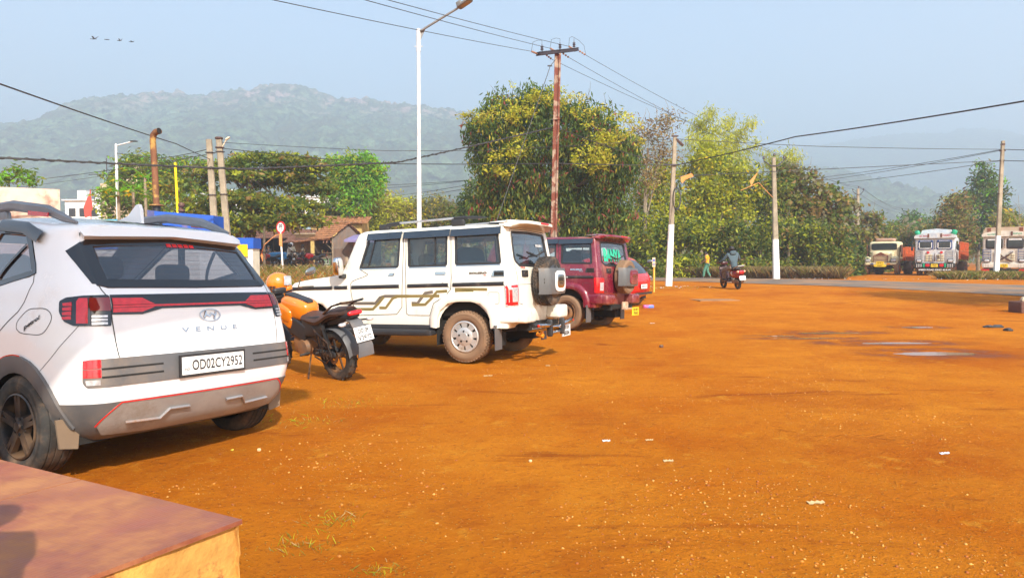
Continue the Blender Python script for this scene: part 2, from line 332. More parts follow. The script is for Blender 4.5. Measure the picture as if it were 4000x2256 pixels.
def hill(name, sky, d0, d1, x0, x1, m, nx=520, ny=110, amp=7, seed=0, pw=1.25):
    d1 = float(d1); pts = np.array([((px-2000)/F*d1, CH+(1022.6-py)/F*d1) for px, py in sky])
    X = np.linspace(x0, x1, nx); T = np.linspace(0, 1.35, ny)
    H = np.interp(X, pts[:, 0], pts[:, 1]); co = np.zeros((ny, nx, 3))
    for j, t in enumerate(T):
        y = d0+(d1-d0)*t; sh = np.minimum(t, 1)**pw if t <= 1 else 1-(t-1)*1.2
        xx = X*(1 if t > 1 else lerp(d0/d1*1.25, 1, t)) if False else X
        r = fbm(X/140, np.full(nx, y)/200, 4, seed); b_ = np.abs(fbm(X/17, np.full(nx, y)/17, 3, seed+9)); f_ = fbm(X/6., np.full(nx, y)/6., 2, seed+20)
        g_ = 1-np.abs(fbm(X/90+r*.6, np.full(nx, y)/420, 3, seed+40))*2; z = H*sh*(1+(.22*r+.10*g_)*np.sin(min(t, 1)*pi))+(b_*amp*1.3+f_*amp*.55)*min(1, t*5)-amp*.5*(t > .9)
        co[j] = np.stack([X, y+r*40, z-3], -1)
    i = np.arange(nx*ny).reshape(ny, nx); q = np.stack([i[:-1, :-1], i[:-1, 1:], i[1:, 1:], i[1:, :-1]], -1).reshape(-1, 4)
    return qmesh(name, co.reshape(-1, 3), q, m, kind='structure')
LS = [(-1500, 640), (-600, 560), (0, 478), (150, 462), (330, 452), (420, 405), (480, 362), (560, 350), (700, 348), (800, 362), (900, 345), (1000, 350), (1100, 332), (1200, 336), (1270, 360), (1350, 388), (1450, 386), (1600, 405), (1800, 430), (1900, 428), (2100, 470), (2400, 520), (2800, 575), (3100, 640), (3600, 800), (4200, 1000)]
RS = [(1800, 900), (2500, 700), (2850, 590), (2942, 565), (3020, 580), (3097, 578), (3200, 568), (3329, 546), (3510, 525), (3639, 520), (3685, 528), (3716, 512), (3794, 507), (3922, 520), (4000, 546), (4300, 580), (5200, 700), (6500, 900)]
hill('forested_hill', LS, 420, 1250, -1700, 950, hill_mat('hill_green', (.055, .078, .036), (.46, .31, .26), (222, 270)), nx=1100, ny=260, amp=8.5, seed=3)
hill('far_hill', RS, 900, 2100, -200, 3000, hill_mat('hill_far', (.06, .08, .035), (.3, .22, .17), (600, 700)), nx=600, ny=120, amp=9, seed=8)
# ---------------------------------------------------------------- car skins
class Surf:
    """car skin: rows (v,z,w,yr,yf,rr,rf); u in [0,1] rear face from centre out, [1,2] corner, then side (u-2 = metres forward of y0), then front corner and face. side=-1 left."""
    def __init__(s,rows,y0,yk,y1,bow=.05,fbow=.1,fr=.35,lift=0):
        s.lift=lift
        s.rows=rows;s.y0,s.yk,s.y1=y0,yk,y1;s.bow=bow;s.fbow=fbow;s.fr=fr
        s.U=2+(y1-y0);s.umax=s.U+2;s.vmin=rows[0][0];s.vmax=rows[-1][0]
    def row(s,v):
        R=s.rows;v=min(max(v,R[0][0]),R[-1][0])
        for i in range(len(R)-1):
            if v<=R[i+1][0]: break
        a,b=R[i],R[i+1];h=b[0]-a[0];t=(v-a[0])/h
        p=R[i-1] if i>0 else a;q=R[i+2] if i+2<len(R) else b
        out=[]
        for k in range(1,7):
            d=(b[k]-a[k])/h
            d0=(a[k]-p[k])/(a[0]-p[0]) if i>0 else d
            d1=(q[k]-b[k])/(q[0]-b[0]) if i+2<len(R) else d
            m0=0 if d0*d<=0 else 2*d0*d/(d0+d)
            m1=0 if d1*d<=0 else 2*d1*d/(d1+d)
            if i==0: m0=d
            if i+2>=len(R): m1=d
            t2=t*t;t3=t2*t
            out.append((2*t3-3*t2+1)*a[k]+(t3-2*t2+t)*h*m0+(-2*t3+3*t2)*b[k]+(t3-t2)*h*m1)
        return out
    def P(s,u,v,side=-1):
        import math
        z,w,yr,yf,rr,n=s.row(v)
        if u<0: u=-u;side=-side
        if u<=2:
            xa=w-rr;bw=s.bow*(w/.8)**2
            if u<=1: x=xa*u;y=yr+bw*(x/w)**2
            else:
                t=(u-1)*math.pi/2;yc=yr+bw*(xa/w)**2
                e=2/n
                x=xa+(w-xa)*math.sin(t)**e;y=s.y0-(s.y0-yc)*math.cos(t)**e
        elif u<=s.U:
            y=s.y0+(u-2);yb=yf-s.fr
            if y>s.yk: y=s.yk+(y-s.yk)*(yb-s.yk)/(s.y1-s.yk)
            x=w
            y=min(y,max(yb,s.y0+(u-2)*.001)) if yb<s.yk else y
            x=w-.03*max(0,(y-2.0))**2*.5
        else:
            yb=yf-s.fr;x1=w-.03*max(0,(yb-2.0))**2*.5;xa=x1-min(.25,x1*.35)
            if u<=s.U+1:
                t=(u-s.U)*math.pi/2;e=2/2.4
                yt=yf-s.fbow*(xa/w)**2
                x=xa+(x1-xa)*math.cos(t)**e;y=yb+(yt-yb)*math.sin(t)**e
            else: x=xa*(s.U+2-u);y=yf-s.fbow*(x/w)**2
        if s.lift:
            k=min(max((y+.35)/1.1,0),1);k=k*k*(3-2*k);z+=s.lift*k*min(max((v-1.2)/.35,0),1)
        return (side*x,y,z)
# v, z, w, yr, yf, rear corner size, exponent
VEN=Surf([(.24,.24,.76,-.50,3.05,.22,2.5),(.30,.30,.82,-.60,3.15,.24,2.5),(.40,.40,.875,-.67,3.28,.26,2.5),(.50,.50,.90,-.72,3.32,.28,2.6),(.62,.62,.905,-.745,3.33,.28,2.7),(.74,.74,.90,-.735,3.30,.28,2.7),(.84,.84,.895,-.72,3.26,.28,2.7),(.93,.93,.89,-.705,3.20,.28,2.6),(1.0,.995,.885,-.69,3.05,.28,2.6),(1.08,1.06,.875,-.675,2.75,.28,2.6),(1.16,1.125,.86,-.655,2.1,.27,2.5),(1.24,1.20,.845,-.60,2.0,.26,2.4),(1.32,1.29,.81,-.53,1.85,.25,2.4),(1.40,1.38,.775,-.455,1.68,.24,2.4),(1.48,1.46,.745,-.385,1.5,.22,2.4),(1.56,1.54,.715,-.32,1.3,.2,2.4),(1.62,1.60,.69,-.30,1.12,.18,2.4),(1.68,1.64,.63,-.30,.95,.16,2.4),(1.80,1.665,.46,-.15,.8,.12,2.4),(1.95,1.68,.25,.1,.68,.08,2.2),(2.1,1.685,.02,.3,.58,.008,2)],.0,.35,2.7,bow=.07,fr=.25,lift=.10)
BOL=Surf([(.47,.47,.82,-.66,3.15,.06,3),(.55,.55,.83,-.70,3.2,.07,3),(.70,.70,.835,-.72,3.22,.08,3),(.95,.95,.84,-.725,3.22,.08,3),(1.05,1.05,.84,-.72,3.20,.08,3),(1.14,1.12,.838,-.715,3.15,.08,3),(1.22,1.18,.835,-.71,2.8,.08,3),(1.32,1.24,.83,-.705,2.26,.08,3),(1.42,1.34,.82,-.69,2.16,.08,3),(1.60,1.53,.795,-.655,2.07,.08,3),(1.80,1.74,.775,-.62,1.97,.08,3),(1.90,1.835,.76,-.60,1.92,.08,3),(1.95,1.87,.73,-.57,1.85,.1,2.6),(2.05,1.895,.57,-.42,1.65,.1,2.5),(2.2,1.91,.25,0,1.1,.05,2.3),(2.4,1.915,.02,.3,.75,.008,2)],-.55,1.1,2.85,bow=.02,fbow=.05,fr=.25)
def side_u(S, y, v):
    z, w, yr, yf, rr, n = S.row(v)
    if y < S.y0:
        xa = w-rr; yc = yr+S.bow*(w/.8)**2*(xa/w)**2; t = max(0, min(1, (S.y0-y)/(S.y0-yc)))
        return 1+math.acos(t**(n/2))*2/pi
    yb = yf-S.fr
    return 2+y-S.y0 if y <= S.yk else 2+S.yk-S.y0+(y-S.yk)*(S.y1-S.yk)/(yb-S.yk)
def nrm(S, u, v, side):
    e = 2e-3; a = Vector(S.P(u+e, v, side))-Vector(S.P(u-e, v, side)); v1 = min(v+e, S.vmax); v0 = max(v-e, S.vmin)
    b = Vector(S.P(u, v1, side))-Vector(S.P(u, v0, side)); n = a.cross(b)*side
    return n.normalized() if n.length > 1e-12 else Vector((0, 0, 1))
def inpoly(x, y, P):
    c = False; j = len(P)-1
    for i in range(len(P)):
        xi, yi = P[i]; xj, yj = P[j]
        if (yi > y) != (yj > y) and x < (xj-xi)*(y-yi)/(yj-yi)+xi: c = not c
        j = i
    return c
def dens(P, st=.06, closed=True):
    o = []; n = len(P)
    for i in range(n if closed else n-1):
        a, b = P[i], P[(i+1) % n]; k = max(1, int(math.hypot(b[0]-a[0], b[1]-a[1])/st)); o += [(lerp(a[0], b[0], t/k), lerp(a[1], b[1], t/k)) for t in range(k)]
    if not closed: o.append(P[-1])
    return o
def rnd(P, r=.03, k=4):
    """round the corners of a polygon"""
    o = []; n = len(P)
    for i in range(n):
        a, b, c = Vector(P[i-1]), Vector(P[i]), Vector(P[(i+1) % n]); ra = min(r, (a-b).length*.45); rc = min(r, (c-b).length*.45)
        p, q = b+(a-b).normalized()*ra, b+(c-b).normalized()*rc
        for j in range(k+1):
            t = j/k; o.append(tuple(p*(1-t)**2+b*2*t*(1-t)+q*t*t))
    return o
def skin(S, regs, us, vs):
    """regs: [(name, polygon u>=0)] -> {name: (verts uv, tris)} on the half domain"""
    pts = [(u, v) for u in us for v in vs]; ed = []
    for nm, P in regs:
        D = dens(P, .05); o = len(pts); pts += D; ed += [(o+i, o+(i+1) % len(D)) for i in range(len(D))]
    ov, oe, of, *_ = geometry.delaunay_2d_cdt([Vector(p) for p in pts], ed, [], 0, 1e-5)
    out = {}
    for f in of:
        cx = sum(ov[i][0] for i in f)/len(f); cy = sum(ov[i][1] for i in f)/len(f); nm = 'body'
        for k, P in regs:
            if inpoly(cx, cy, P): nm = k; break
        out.setdefault(nm, []).append(f)
    return ov, out
def skin_obj(S, ov, tris, sides, name, m, parent, off=0., **kw):
    vs = []; fs = []; ns = []
    for sd in sides:
        mp = {}
        for f in tris:
            g = []
            for i in f:
                if i not in mp:
                    u, v = max(ov[i][0], 0), ov[i][1]; mp[i] = len(vs); n = nrm(S, u, v, sd); p = Vector(S.P(u, v, sd)); vs.append(p+n*off)
                    ns.append(n)
                g.append(mp[i])
            a, b, c = (Vector(vs[g[0]]), Vector(vs[g[1]]), Vector(vs[g[2]]))
            if (b-a).cross(c-a).dot(ns[g[0]]+ns[g[1]]+ns[g[2]]) < 0: g.reverse()
            fs.append(tuple(g))
    me = bpy.data.meshes.new(name); me.from_pydata(vs, [], fs); me.materials.append(m); me.shade_smooth(); me.normals_split_custom_set_from_vertices(ns)
    return link(name, me, parent, **kw)
def patch(mb, S, P, off=.003, side=-1, m=None, st=.05, skirt=.012, fn=None):
    """raised panel on the skin; P may have negative u"""
    D = dens(P, st); us = [p[0] for p in D]; vs_ = [p[1] for p in D]; pts = list(D); n0 = len(D)
    a, b, c, d = min(us), max(us), min(vs_), max(vs_); nu = int((b-a)/st); nv = int((d-c)/st)
    for i in range(1, nu+1):
        for j in range(1, nv+1):
            q = (a+(b-a)*i/(nu+1), c+(d-c)*j/(nv+1))
            if inpoly(*q, D): pts.append(q)
    ov, oe, of, orig, *_ = geometry.delaunay_2d_cdt([Vector(p) for p in pts], [(i, (i+1) % n0) for i in range(n0)], [], 1, 1e-5)
    def at(u, v, o):
        sd = side; n = nrm(S, abs(u), v, sd if u >= 0 else -sd); return Vector(S.P(u, v, sd))+n*(o(u, v) if callable(o) else o)
    V = [at(u, v, off) for u, v in ov]; fs = []
    for f in of:
        u, v = ov[f[0]]; n = nrm(S, abs(u), v, side if u >= 0 else -side); q = list(f)
        if (V[q[1]]-V[q[0]]).cross(V[q[2]]-V[q[0]]).dot(n) < 0: q.reverse()
        fs.append(tuple(q))
    k = len(V)
    if skirt:
        W = [at(u, v, (lambda a_, b_: off(a_, b_)-skirt) if callable(off) else off-skirt) for u, v in D]; T = [at(u, v, off) for u, v in D]; V = V+T+W; ar = sum(D[i][0]*D[(i+1) % n0][1]-D[(i+1) % n0][0]*D[i][1] for i in range(n0))
        for i in range(n0):
            j = (i+1) % n0; fs.append((k+i, k+j, k+n0+j, k+n0+i))
    mb.add(V, fs, m)
def ribbon(mb, S, L, wd=.006, off=.0015, side=-1, m=None, closed=False, prof=None, st=.04):
    D = dens(L, st, closed); n = len(D); prof = prof or [(-.5, 0), (.5, 0)]; V = []; fs = []; k = len(prof)
    Pn = []
    for u, v in D: Pn.append((Vector(S.P(u, v, side)), nrm(S, abs(u), v, side if u >= 0 else -side)))
    for i in range(n):
        a = Pn[i-1][0] if (i or closed) else Pn[i][0]; b = Pn[(i+1) % n][0] if (i < n-1 or closed) else Pn[i][0]; t = (b-a)
        t = t.normalized() if t.length > 1e-9 else Vector((0, 0, 1)); s = t.cross(Pn[i][1]).normalized()
        for x, h in prof: V.append(Pn[i][0]+s*(x*wd)+Pn[i][1]*(off+h))
    for i in range(n if closed else n-1):
        j = (i+1) % n
        for q in range(k-1): fs.append((i*k+q, i*k+q+1, j*k+q+1, j*k+q))
    mb.add(V, fs, m)
def text_skin(mb, S, s, uc, vc, size, width=None, bold=.02, off=.004, side=-1, su=1., m=None, sp=1., slope=0.):
    vs, fs = text(s, size, bold, width, sp=sp); V = []
    sg = -1 if side == -1 else 1
    for x, y, z in vs:
        u = uc+sg*x*su; v = vc+y+slope*x; V.append(Vector(S.P(u, v, side))+nrm(S, abs(u), v, side if u >= 0 else -side)*off)
    mb.add(V, fs, m)
MOULD = [(-.5, -.004), (-.5, .006), (-.3, .014), (.3, .014), (.5, .006), (.5, -.004)]
RUB = [(-.5, -.006), (-.4, .004), (.4, .004), (.5, -.006)]
# materials for vehicles
RUBBER = mat('tyre_rubber', (.030, .028, .026), .85, var=.3, vs=9, dust=.45, dcol=(.16, .10, .06), ds=5)
RUBBER_D = mat('dusty_rubber', (.05, .040, .032), .9, var=.3, vs=9, dust=1.1, dcol=(.21, .125, .07), ds=3)
DARK = mat('dark_plastic', (.022, .022, .024), .5, dust=.12, dcol=(.13, .10, .08))
DARKG = mat('gloss_black', (.008, .008, .010), .08, coat=.6)
GREYP = mat('grey_plastic', (.10, .10, .105), .5, dust=.35, dcol=(.19, .15, .12))
UNDER = mat('underbody', (.012, .011, .010), .9)
CHROME = mat('chrome', (.62, .62, .64), .14, 1., var=.05)
SILVER = mat('silver_paint', (.50, .50, .52), .32, .7, dust=.3)
REDL = mat('red_lens', (.55, .006, .012), .12, coat=.8, var=.15, vs=30)
REDD = mat('dark_red_lens', (.16, .006, .01), .12, coat=.8)
CLEAR = mat('clear_lens', (.55, .55, .57), .12, .3, coat=.6, var=.3, vs=40)
ORANGE_L = mat('amber_lens', (.8, .28, .02), .2, coat=.5)
PLW = mat('white_plate', (.75, .75, .74), .4)
INK = mat('black_ink', (.012, .012, .014), .5)
GLS = glass_mat('window_glass', (.70, .77, .76), .96); GLSD = glass_mat('tinted_glass', (.52, .54, .64), .96)
SEAT = mat('dark_seat', (.035, .035, .045), .8, var=.3); SEATB = mat('beige_seat', (.42, .34, .20), .8, var=.15)
GAP = mat('panel_gap', (.03, .03, .03), .9)
def tyre(R, W, rimr, seg=64, rugged=False, m=None):
    mb = MB(); h = W/2; pr = [(rimr, -h*.78), (rimr+.012, -h*.93), (R*.80, -h*1.02), (R*.91, -h*.98), (R*.965, -h*.84)]
    g = [-.62, -.22, .22, .62]
    x = -.80
    for c in g: pr += [(R*.993, h*(c-.05)), (R*.972, h*(c-.03)), (R*.972, h*(c+.03)), (R*.993, h*(c+.05))]
    pr.insert(5, (R*.985, -h*.76)); pr.append((R*.985, h*.76)); pr += [(R*.965, h*.84), (R*.91, h*.98), (R*.80, h*1.02), (rimr+.012, h*.93), (rimr, h*.78)]
    mb.lathe(pr, seg=seg)
    if rugged:
        n = 46
        for i in range(n):
            for k, xx in enumerate((-.72, -.36, 0, .36, .72)):
                a = 2*pi*(i+.5*(k % 2)+.1*random.random())/n; Rm = Matrix.Rotation(a, 3, 'X')@Matrix.Rotation(.35*(1 if k % 2 else -1), 3, 'Z')
                c = Matrix.Rotation(a, 3, 'X')@Vector((xx*h, 0, R*.995 if abs(xx) < .7 else R*.975)); mb.box(c, (W*.145, R*.085, R*.045), R=Rm)
    for r in (.86, .83): mb.lathe([(R*r, -h*1.035), (R*(r+.012), -h*1.035)], seg=seg)
    return mb
def rim_cover(rimr, xo):
    mb = MB()                       # silver cover: hub dish, nine scalloped spokes, outer ring
    mb.lathe([(rimr, xo+.05), (rimr*1.0, xo-.005), (rimr*.93, xo-.012), (rimr*.86, xo-.002), (rimr*.84, xo+.02)], seg=54, m=0)
    mb.lathe([(.001, xo-.030), (.055, xo-.030), (.06, xo-.024), (rimr*.50, xo-.018), (rimr*.60, xo-.006), (rimr*.62, xo+.02)], seg=54, m=0)
    mb.lathe([(.001, xo+.015), (rimr*.98, xo+.03)], seg=36, m=1)
    for i in range(9):
        a = 2*pi*i/9; Rm = Matrix.Rotation(a, 3, 'X')
        vs = [Rm@Vector(p) for p in ((xo-.008, -.034, rimr*.57), (xo-.008, .034, rimr*.57), (xo-.006, .048, rimr*.88), (xo-.006, -.048, rimr*.88), (xo+.02, -.034, rimr*.57), (xo+.02, .034, rimr*.57), (xo+.02, .048, rimr*.88), (xo+.02, -.048, rimr*.88))]
        mb.add(vs, [(3, 2, 1, 0), (0, 1, 5, 4), (1, 2, 6, 5), (2, 3, 7, 6), (3, 0, 4, 7)], 0)
    for i in range(5):
        a = 2*pi*i/5+.3; mb.cyl((xo-.0275, .075*cos(a), .075*sin(a)), (xo-.018, .075*cos(a), .075*sin(a)), .014, 10, m=1)
    return mb
def rim_steel(rimr, xo):
    mb = MB(); mb.lathe([(rimr, xo+.03), (rimr, xo-.01), (rimr*.95, xo-.012), (rimr*.88, xo+.03), (rimr*.72, xo+.05), (rimr*.60, xo+.01), (rimr*.42, xo+.0), (rimr*.38, xo+.03), (.045, xo+.03), (.04, xo-.01), (.001, xo-.012)], seg=48, m=0)
    for i in range(10):
        a = 2*pi*i/10; mb.cyl((xo+.042, rimr*.74*cos(a), rimr*.74*sin(a)), (xo+.046, rimr*.74*cos(a), rimr*.74*sin(a)), .02, 8, m=1)
    for i in range(5):
        a = 2*pi*i/5; mb.cyl((xo-.005, rimr*.5*cos(a), rimr*.5*sin(a)), (xo+.02, rimr*.5*cos(a), rimr*.5*sin(a)), .012, 6, m=0)
    return mb
def rim_alloy(rimr, xo):
    mb = MB(); mb.lathe([(rimr, xo+.06), (rimr, xo-.005), (rimr*.95, xo-.010), (rimr*.92, xo+.02), (rimr*.90, xo+.12)], seg=54, m=0); mb.lathe([(.001, xo+.09), (rimr*.95, xo+.10)], seg=24, m=1)
    mb.lathe([(.001, xo-.012), (.03, xo-.012), (.034, xo-.002), (.075, xo+.005), (.085, xo+.04)], seg=30, m=0)
    for i in range(5):
        for sgn in (-1, 1):
            a = 2*pi*i/5+sgn*.17; Rm = Matrix.Rotation(a, 3, 'X'); b0, b1 = .021, .013
            vs = [Rm@Vector(p) for p in ((xo+.0, -b0, .06), (xo+.0, b0, .06), (xo-.006, b1+sgn*.012, rimr*.93), (xo-.006, -b1+sgn*.012, rimr*.93), (xo+.035, -b0, .06), (xo+.035, b0, .06), (xo+.03, b1+sgn*.012, rimr*.93), (xo+.03, -b1+sgn*.012, rimr*.93))]
            mb.add(vs, [(3, 2, 1, 0), (0, 1, 5, 4), (1, 2, 6, 5), (2, 3, 7, 6), (3, 0, 4, 7)], 0)
        a = 2*pi*i/5+.63; mb.cyl((xo-.004, .052*cos(a), .052*sin(a)), (xo+.01, .052*cos(a), .052*sin(a)), .011, 8, m=1)
    return mb
def wheel(root, x, y, R, W, rimr, rimf, rmat, tm, side, rugged=False):
    e = thing('wheel', None, None); e.parent = root; e.location = (x, y, R)
    if side > 0: e.rotation_euler = (0, 0, pi)
    # built for the left side: outer face towards -x
    t = tyre(R, W, rimr, rugged=rugged).build('tyre', tm, e, smooth=50)
    r_ = rimf(rimr, -W/2+.012).build('rim', [rmat, UNDER], e, smooth=40)
    return e
def pose(root, p, yaw, pit, rol): root.matrix_world = Matrix.Translation(p)@(Matrix.Rotation(yaw, 4, 'Z')@Matrix.Rotation(pit, 4, 'X')@Matrix.Rotation(rol, 4, 'Y'))
def arch_poly(S, y, z, r, n=20, zb=None, sq=1.):
    P = []
    for i in range(n+1):
        a = pi*i/n; yy = y+r*cos(a); zz = z+r*sin(a)*sq; P.append((side_u(S, yy, zz), zz))
    lo = S.vmin-.05; return [(P[0][0], lo)]+P+[(P[-1][0], lo)]
def housing(root, y, z, r, xin, xout):
    mb = MB()
    for sd in (-1, 1):
        pts = [(y+r*cos(pi*i/12), z+r*sin(pi*i/12)) for i in range(13)]; pts = [(y+r, .22)]+pts+[(y-r, .22)]; n = len(pts)
        mb.add([(sd*xout, a, b) for a, b in pts]+[(sd*xin, a, b) for a, b in pts], [(i, i+1, i+1+n, i+n) for i in range(n-1)]+[tuple(range(n, 2*n))])
    return mb.build('wheel_housing', UNDER, root, smooth=None)
# ---------------------------------------------------------------- white crossover (nearest, left)
WHITE = mat('white_paint', (.79, .79, .80), .22, coat=.7, var=.02, vs=1.5, dust=.12, dcol=(.55, .45, .36), ds=1.2)
VQ = ((-2.746, 5.2486, -.0035), 1.0578, -.0407, .0257)
def venue():
    S = VEN; r = thing('parked_crossover', 'white crossover car nearest the camera, grey cladding, red light bar, plate OD02CY2953'.replace('2953', '2952'), 'car'); pose(r, *VQ)
    vg = [(0, 1.262), (1.14, 1.268), (1.235, 1.4), (1.27, 1.54), (.8, 1.565), (0, 1.575)]
    sw = [(1.95, 1.343), (2.106, 1.503), (2.19, 1.575), (3.1, 1.57), (3.7, 1.50), (4.35, 1.30), (2.328, 1.284)]
    gate = [(0, .77), (1.011, .77), (1.042, .913), (1.062, 1.056), (1.091, 1.193), (1.169, 1.274), (1.225, 1.3), (1.262, 1.353), (1.30, 1.52), (1.31, 1.60), (0, 1.64)]
    dr = [(1.925, 1.29), (1.95, 1.34), (2.11, 1.52), (2.20, 1.60), (3.05, 1.6), (2.95, 1.0), (2.95, .42), (2.50, .42), (2.46, .70), (2.33, .86), (2.009, 1.093)]
    ar = arch_poly(S, 0, .33, .395); fr = arch_poly(S, 2.5, .33, .395)
    us = sorted(set([round(x, 3) for x in list(np.linspace(0, 1, 12))+list(np.linspace(1, 2, 22))+list(np.linspace(2, S.U, 50))+list(np.linspace(S.U, S.umax, 16))])); vs = list(np.arange(.24, 1.70, .035))+[1.7, 1.75, 1.8, 1.88, 1.96, 2.04, 2.1]
    ov, rg = skin(S, [('h', vg), ('h', sw), ('h', ar), ('h', fr), ('tailgate', gate), ('door', dr), ('h', [(S.U+.75, 1.24), (S.U+2.1, 1.24), (S.U+2.1, 1.54), (S.U+.75, 1.54)])], us, vs)
    body = skin_obj(S, ov, rg['body'], (-1, 1), 'body', WHITE, r); gt = skin_obj(S, ov, rg['tailgate'], (-1, 1), 'tailgate', WHITE, r)
    for sd in (-1, 1):
        d = skin_obj(S, ov, rg['door'], (sd,), 'door', WHITE, r)
        mb = MB(); mb.tube([(sd*.905, .36, 1.03), (sd*.925, .39, 1.035), (sd*.925, .58, 1.04), (sd*.905, .61, 1.035)], .016, 8, sq=1.); mb.build('door_handle', CHROME, d)
        mb = MB(); patch(mb, S, sw, -.006, sd, st=.09, skirt=0); g = mb.build('side_window', GLSD, r)
        mb = MB(); ribbon(mb, S, sw, .05, .002, sd, closed=True, prof=RUB); ribbon(mb, S, [(2.16, 1.5), (2.40, 1.3)], .03, .001, sd, prof=RUB); ribbon(mb, S, [(3.05, 1.57), (2.98, 1.3)], .09, .001, sd, prof=RUB); mb.build('window_frame', DARKG, g)
        mb = MB(); ribbon(mb, S, [(1.98, 1.55), (2.2, 1.60), (3.1, 1.60)], .085, .02, sd, prof=MOULD); mb.build('rain_visor', DARKG, r)
        mb = MB(); patch(mb, S, [(1.566, 1.478), (1.29, 1.545), (1.268, 1.5), (1.228, 1.346), (1.16, 1.272), (1.237, 1.275)], .002, sd); mb.build('pillar_trim', DARKG, r)
        # tail lamp cluster
        cl = [(1.622, 1.168), (1.545, 1.192), (1.365, 1.201), (1.072, 1.202), (1.066, .97), (1.466, .979), (1.563, 1.012), (1.62, 1.087)]
        mb = MB(); patch(mb, S, rnd(cl, .02), .006, sd); tl = mb.build('tail_lamp', DARKG, r)
        mb = MB()
        for a, b in ((1.157, 1.128), (1.122, 1.093), (1.087, 1.058), (1.052, 1.025)): patch(mb, S, [(1.583, a-.005), (1.492, a), (1.488, b), (1.578, b+.002)], .009, sd, skirt=.004)
        patch(mb, S, [(1.442, 1.160), (1.412, 1.183), (1.320, 1.182), (1.316, .993), (1.434, .995)], .009, sd, skirt=.004); mb.build('red_lens', REDL, tl)
        mb = MB(); patch(mb, S, [(1.305, 1.182), (1.075, 1.182), (1.072, 1.083), (1.295, 1.088)], .009, sd, skirt=.004); mb.build('dark_lens', REDD, tl)
        mb = MB()
        for k in range(3): patch(mb, S, [(1.275, 1.052-.026*k), (1.106, 1.050-.026*k), (1.105, 1.034-.026*k), (1.275, 1.034-.026*k)], .009, sd, skirt=.004)
        mb.build('reversing_lens', CLEAR, tl)
        # mirror, rail, mudflap, fog reflector
        mb = MB(); mb.rbox((sd*1.0, 1.95, 1.12), (.2, .16, .16), .5); mb.build('mirror', WHITE, r)
        mb = MB(); pts = [(sd*.60, -.20, 1.655), (sd*.605, -.05, 1.70), (sd*.605, .14, 1.765), (sd*.605, .6, 1.835), (sd*.60, 1.3, 1.835), (sd*.58, 1.75, 1.80), (sd*.575, 1.85, 1.74)]; mb.tube(pts, [.008, .024, .029, .03, .03, .026, .012], 6, sq=1.3)
        for yy, zz in ((.75, 1.76), (1.75, 1.74)): mb.rbox((sd*.60, yy, zz), (.045, .16, .09), .5, 8)
        rl = mb.build('roof_rail', mat('rail_grey', (.20, .21, .23), .4, .3), r); mb = MB(); mb.box((sd*.642, .20, 1.742), (.006, .26, .03), R=Matrix.Rotation(.13, 3, 'X')); mb.build('reflector', REDL, rl)
        mb = MB(); patch(mb, S, rnd([(1.384, .762), (1.195, .764), (1.195, .712), (1.384, .710)], .008), .010, sd, skirt=.004); patch(mb, S, rnd([(1.384, .704), (1.195, .706), (1.195, .655), (1.384, .655)], .008), .010, sd, skirt=.004); mb.build('fog_lens', REDL, r)
        mb = MB(); patch(mb, S, [(1.36, .640), (1.205, .642), (1.205, .61), (1.35, .61)], .010, sd, skirt=.004); mb.build('reversing_lens', CLEAR, r)
        mb = MB(); mb.prism([(sd*.76, .20), (sd*.87, .22), (sd*.89, .40), (sd*.74, .40)], -.44, -.425, 'Y'); mb.build('mudflap', mat('dusty_flap', (.20, .14, .09), .8), r)
        # cladding round the wheel arches
        mb = MB()
        for yc in (0, 2.5):
            P = [(side_u(S, yc+.40*cos(pi*i/16), .33+.40*sin(pi*i/16)), max(.26, .33+.40*sin(pi*i/16))) for i in range(17)]
            ribbon(mb, S, P, .10, .004, sd, prof=[(-.65, -.05), (-.62, .016), (.2, .012), (.5, -.002)])
        ribbon(mb, S, [(2.42, .36), (4.0, .36), (4.28, .36)], .20, .004, sd, prof=[(-.5, -.01), (-.45, .012), (.45, .012), (.5, -.002)]); mb.build('arch_cladding', GREYP, r)
        mb = MB(); P = [(side_u(S, .455*cos(a), .33+.455*sin(a)), .33+.455*sin(a)) for a in np.linspace(1.05, 1.75, 9)]; ribbon(mb, S, P, .028, .016, sd); mb.build('arch_reflector', REDL, r)
    # panel gaps
    mb = MB()
    for sd in (-1, 1):
        ribbon(mb, S, gate[1:-1], .007, .0015, sd); ribbon(mb, S, dr[-1:]+dr[:4], .007, .0015, sd); ribbon(mb, S, dr[4:], .007, .0015, sd)
        ribbon(mb, S, [(1.40, .99), (1.62, .85), (side_u(S, -.28, .70), .70)], .004, .001, sd)
    fl = [(1.936, 1.118), (1.766, 1.119), (1.702, 1.079), (1.689, 1.023), (1.753, .945), (1.811, .922), (1.978, .933), (2.005, .965), (1.998, 1.035)]
    ribbon(mb, S, rnd(fl, .05), .005, .0015, -1, closed=True); mb.build('panel_gap', GAP, r)
    mb = MB(); text_skin(mb, S, 'petrol', 1.88, .985, .045, .17, .03, side=-1, slope=.45, su=.8); mb.build('fuel_badge', INK, r)
    mb = MB(); patch(mb, S, [(S.U+.75, 1.24), (S.umax, 1.24), (S.umax, 1.54), (S.U+.75, 1.54)], -.004, -1, st=.2, skirt=0); patch(mb, S, [(S.U+.75, 1.24), (S.umax, 1.24), (S.umax, 1.54), (S.U+.75, 1.54)], -.004, 1, st=.2, skirt=0); mb.build('windscreen', GLSD, r)
    # rear glass
    full = lambda H: H+[(-a, b) for a, b in reversed(H) if a > 0]
    vgf = full(vg[:]); mb = MB(); patch(mb, S, vgf, -.004, st=.09, skirt=0); g = mb.build('rear_window', GLSD, r)
